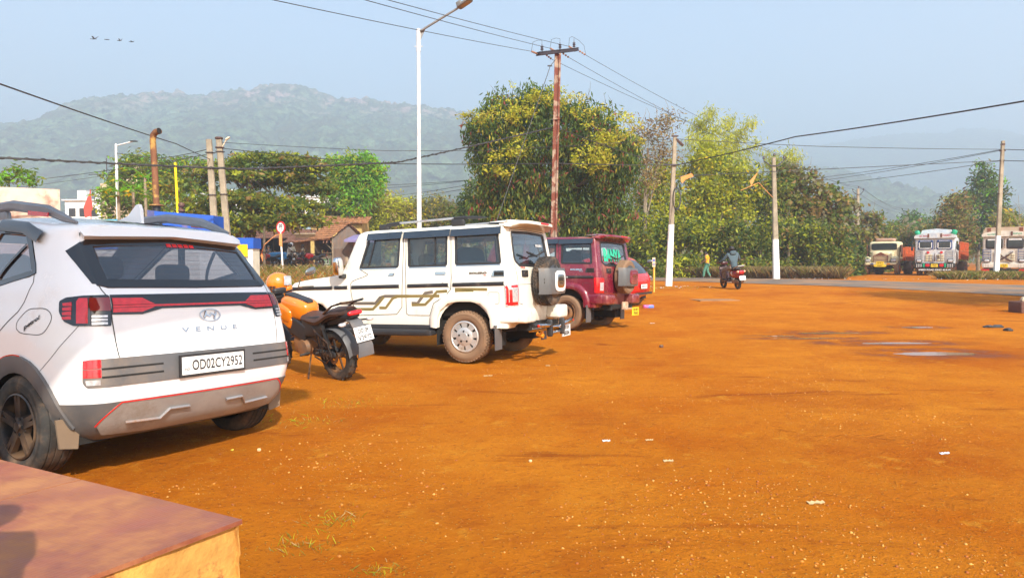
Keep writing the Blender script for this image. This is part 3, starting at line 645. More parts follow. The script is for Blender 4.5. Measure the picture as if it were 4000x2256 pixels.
    mb = MB(); ribbon(mb, S, [(u*.965, 1.262+(v-1.262)*.93+.008) for u, v in vgf], .085, .001, closed=True, prof=RUB); mb.build('window_frame', DARKG, g)
    mb = MB()
    for k in range(7): mb.tube([Vector(S.P(u/10, 1.30+.032*k))+Vector((0, .006, 0)) for u in range(-10, 11)], .0009, 4)
    mb.build('heater_wire', mat('heater', (.1, .06, .05), .6), g)
    mb = MB()
    for k in range(5): patch(mb, S, [(.10-.09*k+dx, 1.525+dz) for dx, dz in ((0, 0), (0, .028), (-.07, .028), (-.07, 0))], .004, skirt=.003)
    mb.build('brake_lamp', REDL, g)
    mb = MB(); patch(mb, S, full([(0, 1.585), (1.24, 1.555), (1.30, 1.60), (1.2, 1.645), (0, 1.69)]), lambda u, v: .012+.035*float(sst(1.69, 1.58, v)), skirt=.05, st=.07); mb.build('spoiler', WHITE, r)
    # lamp band across the tailgate
    bd = [(1.062, 1.202), (0, 1.194), (0, 1.09), (.53, 1.09), (.76, 1.048), (1.062, 1.055)]; bf = [(a, b) for a, b in bd if a >= 0]
    band = [(1.062, 1.202), (-1.062, 1.202), (-1.062, 1.055), (-.76, 1.048), (-.53, 1.09), (.53, 1.09), (.76, 1.048), (1.062, 1.055)]
    mb = MB(); patch(mb, S, band, .006); bb = mb.build('light_bar', DARKG, r)
    mb = MB()
    patch(mb, S, [(1.05, 1.124), (-1.05, 1.124), (-1.05, 1.108), (1.05, 1.108)], .0095, skirt=.004)
    for s in (1, -1):
        patch(mb, S, [(s*1.05, 1.177), (s*.74, 1.175), (s*.615, 1.128), (s*1.05, 1.128)], .0095, skirt=.004); patch(mb, S, [(s*1.05, 1.104), (s*.62, 1.104), (s*.76, 1.066), (s*1.05, 1.070)], .0095, skirt=.004)
    mb.build('red_lens', REDL, bb)
    # badges
    mb = MB(); cu, cv = -.055, 1.017
    def ell(k, a0=0, a1=2*pi, n=36): return [(cu+.135*k*cos(a), cv+.050*k*sin(a)) for a in np.linspace(a0, a1, n, endpoint=False)]
    ribbon(mb, S, ell(1), .010, .006, closed=True, prof=[(-.5, -.006), (-.3, .003), (.3, .003), (.5, -.006)], st=.02)
    for L in ([(cu+.085, cv-.022), (cu+.045, cv+.035)], [(cu-.045, cv-.035), (cu-.085, cv+.022)], [(cu+.060, cv+.006), (cu+.01, cv-.012), (cu-.015, cv+.012), (cu-.062, cv-.004)]): ribbon(mb, S, L, .017, .006, prof=[(-.5, -.006), (-.3, .003), (.3, .003), (.5, -.006)], st=.02)
    mb.build('badge', CHROME, gt)
    mb = MB(); text_skin(mb, S, 'VENUE', -.035, .898, .034, .46, .03, su=1/.62, sp=2.1, off=.005); mb.build('lettering', CHROME, gt)
    # bumper
    pan = [(1.39, .752), (1.33, .768), (-1.33, .768), (-1.39, .752), (-1.394, .624), (-1.346, .595), (1.346, .595), (1.394, .624)]
    mb = MB(); patch(mb, S, rnd(pan, .02), .006); pn = mb.build('bumper_panel', GREYP, r)
    mb = MB()
    for v in (.706, .655):
        for s in (1, -1): ribbon(mb, S, [(s*1.19, v), (s*.58, v)], .012, .008)
    mb.build('slot', UNDER, pn)
    mb = MB(); cb = full([(0, .24), (1.72, .24), (1.72, .45), (1.62, .492), (0, .492)]); patch(mb, S, cb, .006); mb.build('lower_bumper', GREYP, r)
    mb = MB(); sk = [(1.003, .486), (-1.003, .486), (-1.24, .355), (-1.2, .29), (-.62, .27), (.62, .27), (1.2, .29), (1.24, .355)]; patch(mb, S, sk, .016); mb.build('skid_plate', mat('skid_grey', (.34, .335, .33), .42, .3, dust=.3, dcol=(.28, .23, .19)), r)
    mb = MB(); ribbon(mb, S, [(1.255, .352), (1.003, .493), (-1.003, .493), (-1.255, .352)], .009, .02); mb.build('red_stripe', mat('red_trim', (.65, .02, .02), .4), r)
    mb = MB()
    for s in (1, -1): ribbon(mb, S, [(s*.935, .360), (s*.565, .352), (s*.472, .409), (s*.24, .406)], .012, .021, prof=MOULD); 
    mb.build('skid_rib', SILVER, r)
    # number plate
    c = Vector(S.P(0, .675))+Vector((0, -.022, 0)); yd = Vector((0, .02, 1)).normalized(); mb = MB(); mb.box(c+Vector((0, .006, 0)), (.53, .012, .15)); pf = mb.build('plate_holder', DARK, r)
    mb = MB(); mb.box(c, (.50, .006, .12)); pl = mb.build('number_plate', PLW, r); mb = MB(); o = Vector((0, -.005, -.034)); text_on(mb, 'OD02CY2952', c+o+Vector((.03, 0, 0)), (1, 0, 0), (0, 0, 1), .07, .41, .008); text_on(mb, 'IND', c+Vector((-.215, -.005, -.03)), (1, 0, 0), (0, 0, 1), .016, .04, .0); mb.build('plate_number', INK, pl)
    # antenna fin
    mb = MB(); mb.prism([(-.06, 1.70), (.22, 1.74), (.10, 1.765), (.0, 1.84), (-.035, 1.845), (-.055, 1.80)], -.062, -.038, 'X'); mb.build('antenna_fin', WHITE, r)
    mb = MB(); mb.rbox((0, 1.1, .34), (1.5, 3.3, .18), .3); mb.rbox((0, 1.2, .62), (1.55, 2.3, .5), .3); mb.build('underbody', UNDER, r)
    mb = MB(); mb.rbox((0, .30, 1.0), (1.3, .16, .52), .4, R=Matrix.Rotation(-.2, 3, 'X'))
    for x in (-.38, .38): mb.rbox((x, .22, 1.33), (.28, .10, .17), .5)
    for x in (-.38, .38): mb.rbox((x, 1.2, 1.02), (.50, .14, .60), .4, R=Matrix.Rotation(-.2, 3, 'X')); mb.rbox((x, 1.12, 1.42), (.26, .10, .20), .5); mb.cyl((x-.06, 1.15, 1.3), (x-.06, 1.13, 1.4), .008); mb.cyl((x+.06, 1.15, 1.3), (x+.06, 1.13, 1.4), .008)
    mb.rbox((0, 1.95, 1.02), (1.4, .4, .22), .4); mb.build('seat', SEAT, r)
    housing(r, 0, .33, .43, .55, .86); housing(r, 2.5, .33, .43, .55, .86)
    AL = mat('dark_alloy', (.035, .035, .04), .3, .6, dust=.5, dcol=(.22, .13, .07))
    for y in (0, 2.5):
        for s in (-1, 1): wheel(r, s*.795, y, .332, .215, .215, rim_alloy, AL, RUBBER, s)
    return r
venue()
# ---------------------------------------------------------------- boxy seven-seat jeeps
CREAM = mat('cream_white_paint', (.78, .75, .66), .28, coat=.5, var=.03, dust=.2, dcol=(.50, .36, .20), ds=1.6)
MAROON = mat('maroon_paint', (.17, .010, .028), .25, coat=.7, var=.1, dust=.35, dcol=(.30, .14, .09), ds=1.5)
OLIVE = mat('olive_decal', (.20, .15, .05), .5); GREYD = mat('grey_decal', (.13, .11, .09), .5)
def jeep(label, paint, p, yaw, pit, rol, red=False):
    S = BOL; r = thing('parked_jeep', label, 'jeep'); pose(r, p, yaw, pit, rol)
    w1 = [(5.05, 1.416), (3.632, 1.416), (3.622, 1.855), (5.10, 1.845)]; w2 = [(3.446, 1.418), (2.829, 1.418), (2.846, 1.855), (3.476, 1.855)]; w3 = [(2.677, 1.426), (1.995, 1.426), (2.065, 1.87), (2.70, 1.86)]
    rg_ = [(0, 1.395), (.677, 1.40), (.82, 1.46), (.83, 1.55), (.815, 1.837), (0, 1.85)]
    d1 = [(4.453, 1.25), (4.354, .68), (4.28, .636), (3.658, .655), (3.566, .757), (3.545, 1.224), (3.555, 1.88), (5.05, 1.88), (5.05, 1.40), (4.62, 1.32)]
    d2 = [(3.515, 1.88), (3.49, 1.172), (3.493, .664), (3.45, .64), (3.106, .639), (3.036, .812), (2.834, .919), (2.755, 1.006), (2.744, 1.204), (2.775, 1.88)]
    gt = [(0, .775), (.60, .775), (.76, .80), (.79, 1.2), (.86, 1.42), (.87, 1.875), (0, 1.885)]
    ar = arch_poly(S, 0, .42, .43, 16); fa = arch_poly(S, 2.68, .42, .43, 16)
    bulk = lambda P: P
    us = list(np.linspace(0, 1, 16))+list(np.linspace(1, 2, 12))[1:]+list(np.linspace(2, S.U, 60))[1:]+list(np.linspace(S.U, S.umax, 20))[1:]
    vs = sorted(set([round(x, 3) for x in list(np.arange(.47, 2.05, .04))+[2.05, 2.12, 2.2, 2.3, 2.4]]))
    ov, rg = skin(S, [('h', w1), ('h', w2), ('h', w3), ('h', rg_), ('h', ar), ('h', fa), ('door_front', d1), ('door_rear', d2), ('tailgate', gt), ('h', [(S.U+.75, 1.36), (S.U+2.1, 1.36), (S.U+2.1, 1.83), (S.U+.75, 1.83)])], us, vs)
    body = skin_obj(S, ov, rg['body'], (-1, 1), 'body', paint, r); tg = skin_obj(S, ov, rg['tailgate'], (-1, 1), 'tailgate', paint, r)
    gap = MB()
    for sd in (-1, 1):
        for nm, P in (('door_front', d1), ('door_rear', d2)):
            d = skin_obj(S, ov, rg[nm], (sd,), 'door', paint, r); ribbon(gap, S, P, .010, .002, sd, closed=True)
            hx = 3.80 if nm == 'door_front' else 2.92
            mb = MB(); patch(mb, S, rnd([(hx+.09, 1.335), (hx-.09, 1.332), (hx-.085, 1.262), (hx+.085, 1.265)], .02), .008, sd); patch(mb, S, [(hx+.06, 1.318), (hx-.06, 1.316), (hx-.06, 1.282), (hx+.06, 1.284)], .016, sd, skirt=.006); mb.build('door_handle', CHROME if not red else DARK, d)
        for P, nm in ((w1, 0), (w2, 1), (w3, 2)):
            mb = MB(); patch(mb, S, P, -.008, sd, st=.12, skirt=0); g = mb.build('side_window', GLS, r)
            mb = MB(); ribbon(mb, S, rnd(P, .03), .035, .001, sd, closed=True, prof=RUB)
            if nm == 1: ribbon(mb, S, [(3.02, 1.42), (3.03, 1.85)], .022, .0, sd, prof=RUB)
            if nm == 0: ribbon(mb, S, [(4.75, 1.42), (4.78, 1.85)], .022, .0, sd, prof=RUB)
            mb.build('window_frame', DARK, g)
            a, b = (P[0][0]+.05, P[1][0]-.05); b0 = min(P[2][0], P[1][0])-.06; mb = MB(); ribbon(mb, S, [(P[3][0]+.06, 1.842), (b0, 1.85)], .11, .004, sd, prof=[(-.5, -.002), (-.45, .022), (.2, .040), (.5, .046), (.5, .042)]); vz = mb.build('rain_visor', mat('visor_smoke', (.02, .03, .045), .12, coat=.7), r)
            if red and nm == 2:
                mb = MB(); text_skin(mb, S, 'BOLERO', 2.36, 1.835, .035, .30, .03, off=.032, side=sd); mb.build('sticker', PLW, vz)
        if not red:
            mb = MB(); ribbon(mb, S, [(5.05, 1.396), (3.66, 1.396)], .014, .005, sd); ribbon(mb, S, [(3.44, 1.398), (2.83, 1.398)], .014, .005, sd); ribbon(mb, S, [(2.68, 1.405), (1.99, 1.405)], .014, .005, sd); mb.build('chrome_strip', CHROME, r)
        mb = MB()
        for a, b in ((5.62, 4.74), (4.70, 4.47), (4.40, 3.60), (3.46, 2.79), (2.72, 1.82)): ribbon(mb, S, [(a, lerp(1.036, 1.08, (5.7-a)/3.9)), (b, lerp(1.036, 1.08, (5.7-b)/3.9))], .052, .001, sd, prof=MOULD)
        mb.build('belt_moulding', DARK, r)
        # wheel arch flares
        mb = MB()
        for yc in (0, 2.68):
            P = [(side_u(S, yc+q[0], q[1]), q[1]) for q in [(.50, .48), (.485, .62), (.42, .76), (.27, .875), (.1, .905), (-.12, .905), (-.30, .87), (-.42, .76), (-.475, .62), (-.48, .48)]]
            ribbon(mb, S, rnd(P, .12, 5)[6:-6] if False else P, .10, .0, sd, prof=[(.75, -.03), (.70, .045), (.45, .055), (-.1, .05), (-.5, .03), (-.62, -.003)])
        mb.build('wheel_flare', paint, r, smooth=60)
        # stripes
        if not red:
            mb = MB(); mb2 = MB()
            for L in ([(4.60, .813), (4.0, .813), (3.922, .895), (3.837, .916), (3.45, .914)], [(3.40, .812), (3.302, .812), (3.169, .955), (3.042, .971)]): ribbon(mb2, S, L, .044, .0022, sd)
            for L in ([(4.49, .727), (4.046, .728), (3.946, .813), (3.858, .907)], [(3.938, .747), (3.832, .747), (3.712, .888), (3.626, .915), (2.938, .914)], [(3.4, .790), (3.174, .795), (3.065, .884), (2.978, .972), (2.812, .981)], [(2.688, 1.004), (2.189, .996)], [(2.688, .978), (2.4, .974)]): ribbon(mb, S, L, .040, .0026, sd)
            mb2.build('side_stripe', GREYD, r); mb.build('side_stripe', OLIVE, r)
        # vent and name badge
        mb = MB(); patch(mb, S, rnd([(2.10, 1.335), (1.80, 1.335), (1.78, 1.198), (2.13, 1.20)], .02), .006, sd); vt = mb.build('side_vent', CHROME if not red else DARK, r); mb = MB()
        for k in range(5): ribbon(mb, S, [(2.085-.0*k, 1.315-.023*k), (1.82, 1.315-.023*k)], .013, .008, sd)
        mb.build('slot', UNDER, vt)
        mb = MB(); text_skin(mb, S, 'BOLERO', 2.33, 1.262, .055, .27, .05, off=.004, side=sd); ribbon(mb, S, [(2.465, 1.296), (2.19, 1.296)], .006, .006, sd)
        if red: text_skin(mb, S, 'ZLX', 2.22, 1.22, .03, .10, .03, off=.004, side=sd)
        mb.build('lettering', CHROME if red else GREYD, r)
        if not red: mb = MB(); text_skin(mb, S, 'B6', 2.22, 1.222, .028, .045, .03, off=.004, side=sd); mb.build('lettering', REDL, r)
        else: mb = MB(); text_skin(mb, S, 'BOLERO', 2.62, 1.055, .028, .24, .03, off=.02, side=sd); mb.build('lettering', PLW, r)
        # tail lamp wraps the corner
        mb = MB(); patch(mb, S, rnd([(1.80, 1.06), (.775, 1.06), (.785, .765), (1.74, .765)], .02), .012, sd); tl = mb.build('tail_lamp', REDL if red else CLEAR, r)
        mb = MB()
        if not red:
            ribbon(mb, S, [(1.70, 1.035), (1.60, 1.0), (1.60, .83), (1.66, .79)], .035, .0135, sd); ribbon(mb, S, [(.83, 1.03), (1.25, 1.03)], .03, .0135, sd); ribbon(mb, S, [(1.32, .99), (1.30, .82)], .045, .0135, sd); ribbon(mb, S, [(.84, .80), (1.3, .80), (1.60, .80)], .045, .0135, sd); ribbon(mb, S, [(.83, 1.0), (.83, .83)], .012, .0135, sd); mb.build('red_lens', REDL, tl)
        else:
            patch(mb, S, [(1.0, .97), (.81, .97), (.815, .81), (1.0, .81)], .016, sd, skirt=.005); mb.build('reversing_lens', CLEAR, tl)
        if sd < 0: fl = [(2.18, .958), (2.012, .958), (2.015, .80), (2.178, .80)]; ribbon(gap, S, rnd(fl, .03), .005, .0015, sd, closed=True)
        ribbon(gap, S, [(2.9, 1.12), (2.745, 1.0)], .005, .001, sd)
        # mirror, step, mudflap
        mb = MB(); mb.rbox((sd*.985, 2.02, 1.36), (.16, .10, .27), .5, R=Matrix.Rotation(sd*.12, 3, 'Y')); mi = mb.build('mirror', CHROME if not red else DARK, r); mb = MB(); mb.rbox((sd*.87, 2.03, 1.22), (.14, .07, .07), .4); mb.build('mirror_arm', DARK, mi)
        mb = MB(); mb.rbox((sd*.84, 1.35, .40), (.20, 1.75, .09), .25, 10); mb.rbox((sd*.80, 1.35, .46), (.08, 1.72, .10), .25, 8); sb = mb.build('side_step', DARK, r)
        mb = MB(); mb.box((sd*.81, -.50, .33), (.20, .012, .30)); mb.box((sd*.81, -.495, .50), (.20, .03, .03)); mb.build('mudflap', GREYP, r)
        # rear bumper half
        mb = MB(); x0, x1 = (.43, .835) if sd < 0 else (.43, .80); mb.rbox((sd*(x0+x1)/2, -.80, .635), (x1-x0, .24, .20), .32, 14); mb.rbox((sd*.80, -.60, .64), (.09, .42, .19), .35); mb.build('bumper', paint, r)
    ribbon(gap, S, gt[1:], .010, .002, -1); ribbon(gap, S, gt[1:], .010, .002, 1); ribbon(gap, S, [(.78, 1.055), (-.78, 1.055)], .006, .001)
    gap.build('panel_gap', GAP, r)
    full = lambda H: H+[(-a, b) for a, b in reversed(H) if a > 0]
    mb = MB(); patch(mb, S, full(rg_), -.008, st=.12, skirt=0); g = mb.build('rear_window', GLS, r); mb = MB(); ribbon(mb, S, rnd(full(rg_), .04), .04, .001, closed=True, prof=RUB); mb.build('window_frame', DARK, g)
    if red:
        for dx, mm in ((.0, mat('green_letters', (.02, .42, .25), .5)),): mb = MB(); text_skin(mb, S, 'BANYA', .10, 1.47, .25, .95, .06, off=.003, su=1.25); mb.build('sticker', mm, g)
    else: mb = MB(); text_skin(mb, S, 'BOLERO', -.45, 1.66, .032, .26, .03, off=.003, su=1.3); mb.build('sticker', PLW, g)
    mb = MB(); pts = [(-.28, -.735, 1.44), (.02, -.745, 1.46), (.3, -.74, 1.53)]; mb.tube(pts, .012, 5); mb.tube([(-.33, -.735, 1.50), (.0, -.745, 1.45)], .016, 5); mb.build('wiper', DARK, r)
    mb = MB(); [patch(mb, S, [(S.U+.75, 1.36), (S.umax, 1.36), (S.umax, 1.83), (S.U+.75, 1.83)], -.006, q, st=.2, skirt=0) for q in (-1, 1)]; mb.build('windscreen', GLS, r)
    # tailgate furniture
    mb = MB(); patch(mb, S, rnd([(.60, 1.335), (.34, 1.335), (.345, 1.19), (.605, 1.19)], .02), .012); hd = mb.build('tailgate_handle', DARK, r); mb = MB(); patch(mb, S, [(.53, 1.305), (.40, 1.305), (.40, 1.23), (.53, 1.23)], .018, skirt=.006); mb.build('lever', CHROME, hd)
    if not red: mb = MB(); text_skin(mb, S, 'UTKAL', .53, 1.352, .032, .17, .03, off=.004, su=1.25); mb.build('sticker', mat('red_print', (.5, .04, .03), .5), r)
    # spoiler over the rear glass
    mb = MB(); sp = [(1.35, 1.90), (-1.35, 1.90), (-1.25, 2.03), (-.8, 2.1), (.8, 2.1), (1.25, 2.03)]; patch(mb, S, sp, lambda u, v: .015+.0*v, skirt=.04, st=.08)
    n = 24; V = []; fs = []
    for i in range(n+1):
        t = -1+2*i/n; x = .76*t; k = 1-abs(t)**6; y0 = -.50; yb = -.52-.30*k; z1 = 1.87+.055*k+.0; V += [(x, -.36, 1.905+.03*k), (x, -.60, 1.90+.055*k), (x, yb, 1.885+.045*k), (x, yb-.004, 1.86+.03*k), (x, -.66-.02*k, 1.84+.005*k), (x, -.585, 1.835)]
    for i in range(n):
        for k in range(5): fs.append((i*6+k, i*6+k+1, i*6+7+k, i*6+6+k))
    mb.add(V, fs); spo = mb.build('spoiler', paint, r, smooth=50)
    mb = MB(); mb.rbox((.13, -.822, 1.915), (.30, .02, .028), .3, 8); mb.build('brake_lamp', REDL, spo)
    # spare wheel on the tailgate
    sw = thing('spare_wheel', None, None); sw.parent = r; sw.location = (.12, -.86, 1.09); sw.rotation_euler = (0, 0, pi/2)   # outer face points backwards
    tyre(.352, .215, .19, rugged=not red).build('tyre', RUBBER if not red else RUBBER_D, sw, smooth=50)
    mb = MB(); mb.lathe([(.001, -.118), (.16, -.116), (.235, -.108), (.25, -.095)], seg=44); mb.build('cover_disc', mat('cover_grey', (.045, .047, .052), .45, dust=.2, dcol=(.15, .11, .08)), sw)
    mb = MB(); n = 22; V = []; fs = []
    for i in range(n+1):      # wrap-round band across the wheel
        t = -1+2*i/n; y = .385*t; x = -.168+.03*t*t+(.13*max(0, abs(t)-.80)/.2 if abs(t) > .8 else 0); hh = .185
        V += [(x+.03, y, -hh), (x, y, -hh), (x-.012, y, -hh*.8), (x-.012, y, hh*.8), (x, y, hh), (x+.03, y, hh)]
    for i in range(n):
        for k in range(5): fs.append((i*6+k, i*6+k+1, i*6+7+k, i*6+6+k))
    mb.add(V, fs); cv = mb.build('cover_band', mat('cover_silver', (.10, .105, .11), .42, dust=.2, dcol=(.2, .15, .11)), sw, smooth=50)
    mb = MB(); mb.rbox((-.183, -.03, 0), (.02, .40, .30), .50, 16); ringm = PLW if not red else paint; mb.build('cover_plaque', ringm, cv)
    mb = MB(); mb.rbox((-.190, -.03, 0), (.02, .29, .20), .55, 14); pq = mb.build('cover_centre', CHROME if not red else MAROON, cv)
    mb = MB(); text_on(mb, 'BOLERO', (-.202, -.03, -.002), (0, -1, 0), (0, 0, 1), .045, .19, .03); text_on(mb, 'POWER' if not red else 'ZLX', (-.202, -.03, -.04), (0, -1, 0), (0, 0, 1), .02, .11, .02); mb.build('lettering', INK if not red else CHROME, pq)
    if not red: mb = MB(); mb.tube([(-.12, .06, .25), (-.12, .02, .19), (-.12, .0, .235), (-.12, -.02, .19), (-.12, -.06, .25)], .006, 4); mb.build('emblem', CHROME, sw)
    mb = MB(); mb.box((.12, -.75, 1.09), (.25, .12, .25)); mb.build('spare_bracket', DARK, r)
    # roof rack on the pale one
    if not red:
        mb = MB(); mb2 = MB()
        for s in (-1, 1):
            mb.tube([(s*.56, 1.55, 1.89), (s*.56, 1.42, 1.96), (s*.56, 1.2, 1.985)], [.02, .035, .03], 8); mb2.tube([(s*.56, 1.22, 1.985), (s*.56, .25, 2.01)], .026, 8, sq=.6); mb.tube([(s*.56, .28, 2.01), (s*.56, .10, 2.01), (s*.56, -.10, 2.0), (s*.56, -.25, 1.995)], [.03, .034, .03, .006], 8, sq=.7); mb.rbox((s*.56, .22, 1.945), (.06, .22, .12), .5, 8); mb.rbox((s*.56, 1.48, 1.93), (.06, .18, .10), .5, 8)
        rk = mb.build('roof_rail', DARK, r); mb2.build('rail_bar', SILVER, rk)
        # tubular guard, towing plate
        mb = MB()
        for s in (-1, 1): mb.tube([(s*.22, -.70, .40), (s*.22, -1.0, .44), (s*.24, -1.03, .47), (s*.62, -1.02, .50), (s*.70, -.98, .50)], .030, 10)
        mb.tube([(-.24, -1.0, .36), (.24, -1.0, .36)], .028, 10); gd = mb.build('bumper_guard', CHROME, r); mb = MB()
        for s in (-1, 1): mb.rbox((s*.235, -1.02, .44), (.06, .08, .24), .35, 8); mb.cyl((s*.60, -1.02, .50), (s*.72, -.975, .50), .033, 10)
        mb.build('guard_bracket', DARK, gd); mb = MB()
        for s in (-1, 1): mb.box((s*.67, -1.035, .50), (.07, .006, .03))
        mb.build('reflector', REDL, gd)
        c = Vector((.46, -1.0, .36)); mb = MB(); mb.box(c, (.34, .008, .17)); pl = mb.build('number_plate', PLW, r); mb = MB(); text_on(mb, 'OD 09', c+Vector((0, -.006, .012)), (1, 0, 0), (0, 0, 1), .055, .20, .02); text_on(mb, '6034', c+Vector((.0, -.006, -.072)), (1, 0, 0), (0, 0, 1), .065, .24, .03); mb.build('plate_number', INK, pl)
        mb = MB(); mb.cyl((-.30, -.85, .36), (-.30, -.95, .33), .03); mb.box((-.30, -.93, .38), (.05, .03, .05)); mb.build('tow_hook', ORANGE_L, r)
    else:
        c = Vector((.40, -.98, .38)); mb = MB(); mb.box(c, (.34, .008, .17)); pl = mb.build('number_plate', mat('yellow_plate', (.80, .55, .02), .45), r); mb = MB(); text_on(mb, 'OD 09 P', c+Vector((0, -.006, .012)), (1, 0, 0), (0, 0, 1), .05, .26, .02); text_on(mb, '7043', c+Vector((.0, -.006, -.068)), (1, 0, 0), (0, 0, 1), .06, .22, .02); mb.build('plate_number', INK, pl)
        mb = MB(); mb.rbox((.13, -.86, .50), (.24, .06, .16), .3); mb.box((.2, -.93, .44), (.55, .10, .03)); mb.build('plate_bracket', mat('bare_white', (.6, .55, .45), .6, dust=.6), r)
    # underside, cabin
    mb = MB(); mb.rbox((0, 1.1, .50), (1.35, 3.6, .22), .3); mb.rbox((0, -.1, .42), (1.3, .12, .12), .6); mb.rbox((0, -.05, .40), (.26, .26, .26), .9); mb.tube([(.3, 1.6, .42), (.3, .2, .40), (.34, -.6, .40)], .035, 8)
    for x in (-.5, .5): mb.box((x, -.2, .47), (.07, 1.3, .1))
    mb.rbox((0, -.62, .52), (1.2, .12, .2), .3); mb.rbox((0, 1.0, .80), (1.5, 3.0, .42), .25); mb.build('underbody', UNDER, r)
    mb = MB(); mb.rbox((0, 2.0, 1.20), (1.45, .35, .22), .4); mb.rbox((-.72, .15, 1.14), (.08, 1.2, .5), .3); mb.build('dashboard', DARK, r)
    mb = MB()
    for x in (-.38, .38): mb.rbox((x, 1.28, 1.28), (.46, .16, .56), .4, R=Matrix.Rotation(-.15, 3, 'X')); mb.rbox((x, 1.22, 1.62), (.26, .10, .18), .5)
    mb.rbox((0, .42, 1.26), (1.3, .16, .52), .4, R=Matrix.Rotation(-.15, 3, 'X')); mb.rbox((-.35, .38, 1.58), (.26, .10, .16), .5); mb.rbox((.35, .38, 1.58), (.26, .10, .16), .5); mb.build('seat', SEATB if not red else SEAT, r)
    mb = MB(); mb.rbox((0, .34, 1.45), (.9, .10, .34), .5, R=Matrix.Rotation(-.15, 3, 'X')); mb.build('seat_cover', mat('striped_cover', (.03, .05, .07), .7), r)
    housing(r, 0, .42, .47, .50, .80); housing(r, 2.68, .42, .47, .50, .80)
    rm = mat('wheel_silver', (.55, .54, .52), .3, .5, dust=.35, dcol=(.35, .25, .17)); rk = mat('black_steel', (.025, .024, .023), .5, .3, dust=.6)
    for y in (0, 2.68):
        for s in (-1, 1): wheel(r, s*.745, y, .352, .22, .218, rim_cover if not red else rim_steel, rm if not red else rk, RUBBER_D, s, rugged=not red)
    return r
jeep('cream white jeep with brown side stripes, silver hubcaps and roof rack', CREAM, (-.2947, 10.3532, .0145), 1.1382, -.0234, .0138)
jeep('maroon jeep with green BANYA lettering on its rear window and black steel wheels', MAROON, (1.5322, 14.8116, -.0), .9932, .004, .0305, red=True)
# ---------------------------------------------------------------- foliage
LM = {}
def LMs(names):
    base = dict(dark=(0.055, 0.098, 0.018), mid=(0.116, 0.177, 0.024), olive=(0.207, 0.213, 0.031), yg=(0.366, 0.403, 0.020), bright=(0.183, 0.439, 0.022), yellow=(0.671, 0.488, 0.022), flower=(0.560, 0.480, 0.060), dry=(0.329, 0.207, 0.066), drypale=(0.488, 0.366, 0.154), red=(0.268, 0.067, 0.044), brown=(0.159, 0.098, 0.044), bam=(0.488, 0.500, 0.088), pink=(0.427, 0.146, 0.132), grey=(0.232, 0.220, 0.121), lime=(0.512, 0.512, 0.028))
    return [leaf_mat('leaf_'+n, base[n]) for n in names]
def leaf_cloud(name, blobs, n, size, cols, wts, parent, droop=.3, asp=.35, clump=None, per=14, shell=.55, flat=1., label=None):
    """blobs: (x,y,z,rx,ry,rz) in world; clumps of pointed leaves spread through the outer shell of every blob"""
    B = np.array(blobs, float); vol = (B[:, 3]*B[:, 4]+B[:, 3]*B[:, 5]+B[:, 4]*B[:, 5]); pick = rng.choice(len(B), max(1, n//per), p=vol/vol.sum()); nc = len(pick)
    d = rng.normal(size=(nc, 3)); d /= np.linalg.norm(d, axis=1)[:, None]; r = shell+(1-shell)*rng.random(nc)**.6; r *= 1+.16*rng.normal(size=nc)
    C = B[pick, :3]+d*B[pick, 3:]*r[:, None]
    cs = clump or size*2.2; P = np.repeat(C, per, 0); N = len(P)
    off = rng.normal(size=(N, 3))*cs*.55; off[:, 2] *= flat; P = P+off
    a = rng.uniform(0, 2*pi, N); el = rng.normal(-droop*1.2, .55, N)
    D = np.stack([np.cos(a)*np.cos(el), np.sin(a)*np.cos(el), np.sin(el)], 1); U = rng.normal(size=(N, 3)); W = np.cross(D, U); W /= np.linalg.norm(W, axis=1)[:, None]+1e-9
    s = size*rng.uniform(.6, 1.35, N)[:, None]; w_ = s*asp*.5
    V = np.stack([P, P+D*s*.45+W*w_, P+D*s, P+D*s*.45-W*w_], 1).reshape(-1, 3); V[:, 2] = np.maximum(V[:, 2], .02)
    q = np.arange(4*N).reshape(N, 4); w2 = np.array(wts, float)
    # colour by clump with a little per-leaf spread; upper outer clumps of a blob may carry the last colour (blossom / young leaves)
    mc = rng.choice(len(w2), nc, p=w2/w2.sum()); mi = np.repeat(mc, per); k = rng.random(N) < .25; mi[k] = rng.choice(len(w2), k.sum(), p=w2/w2.sum())
    return qmesh(name, V, q, LMs(cols), mi=mi, smooth=False, parent=parent)
BARK = mat('bark', (.10, .075, .05), .95, var=.4, vs=6, bump=.6, bs=20); BARKP = mat('pale_bark', (.24, .19, .13), .95, var=.3, vs=5)
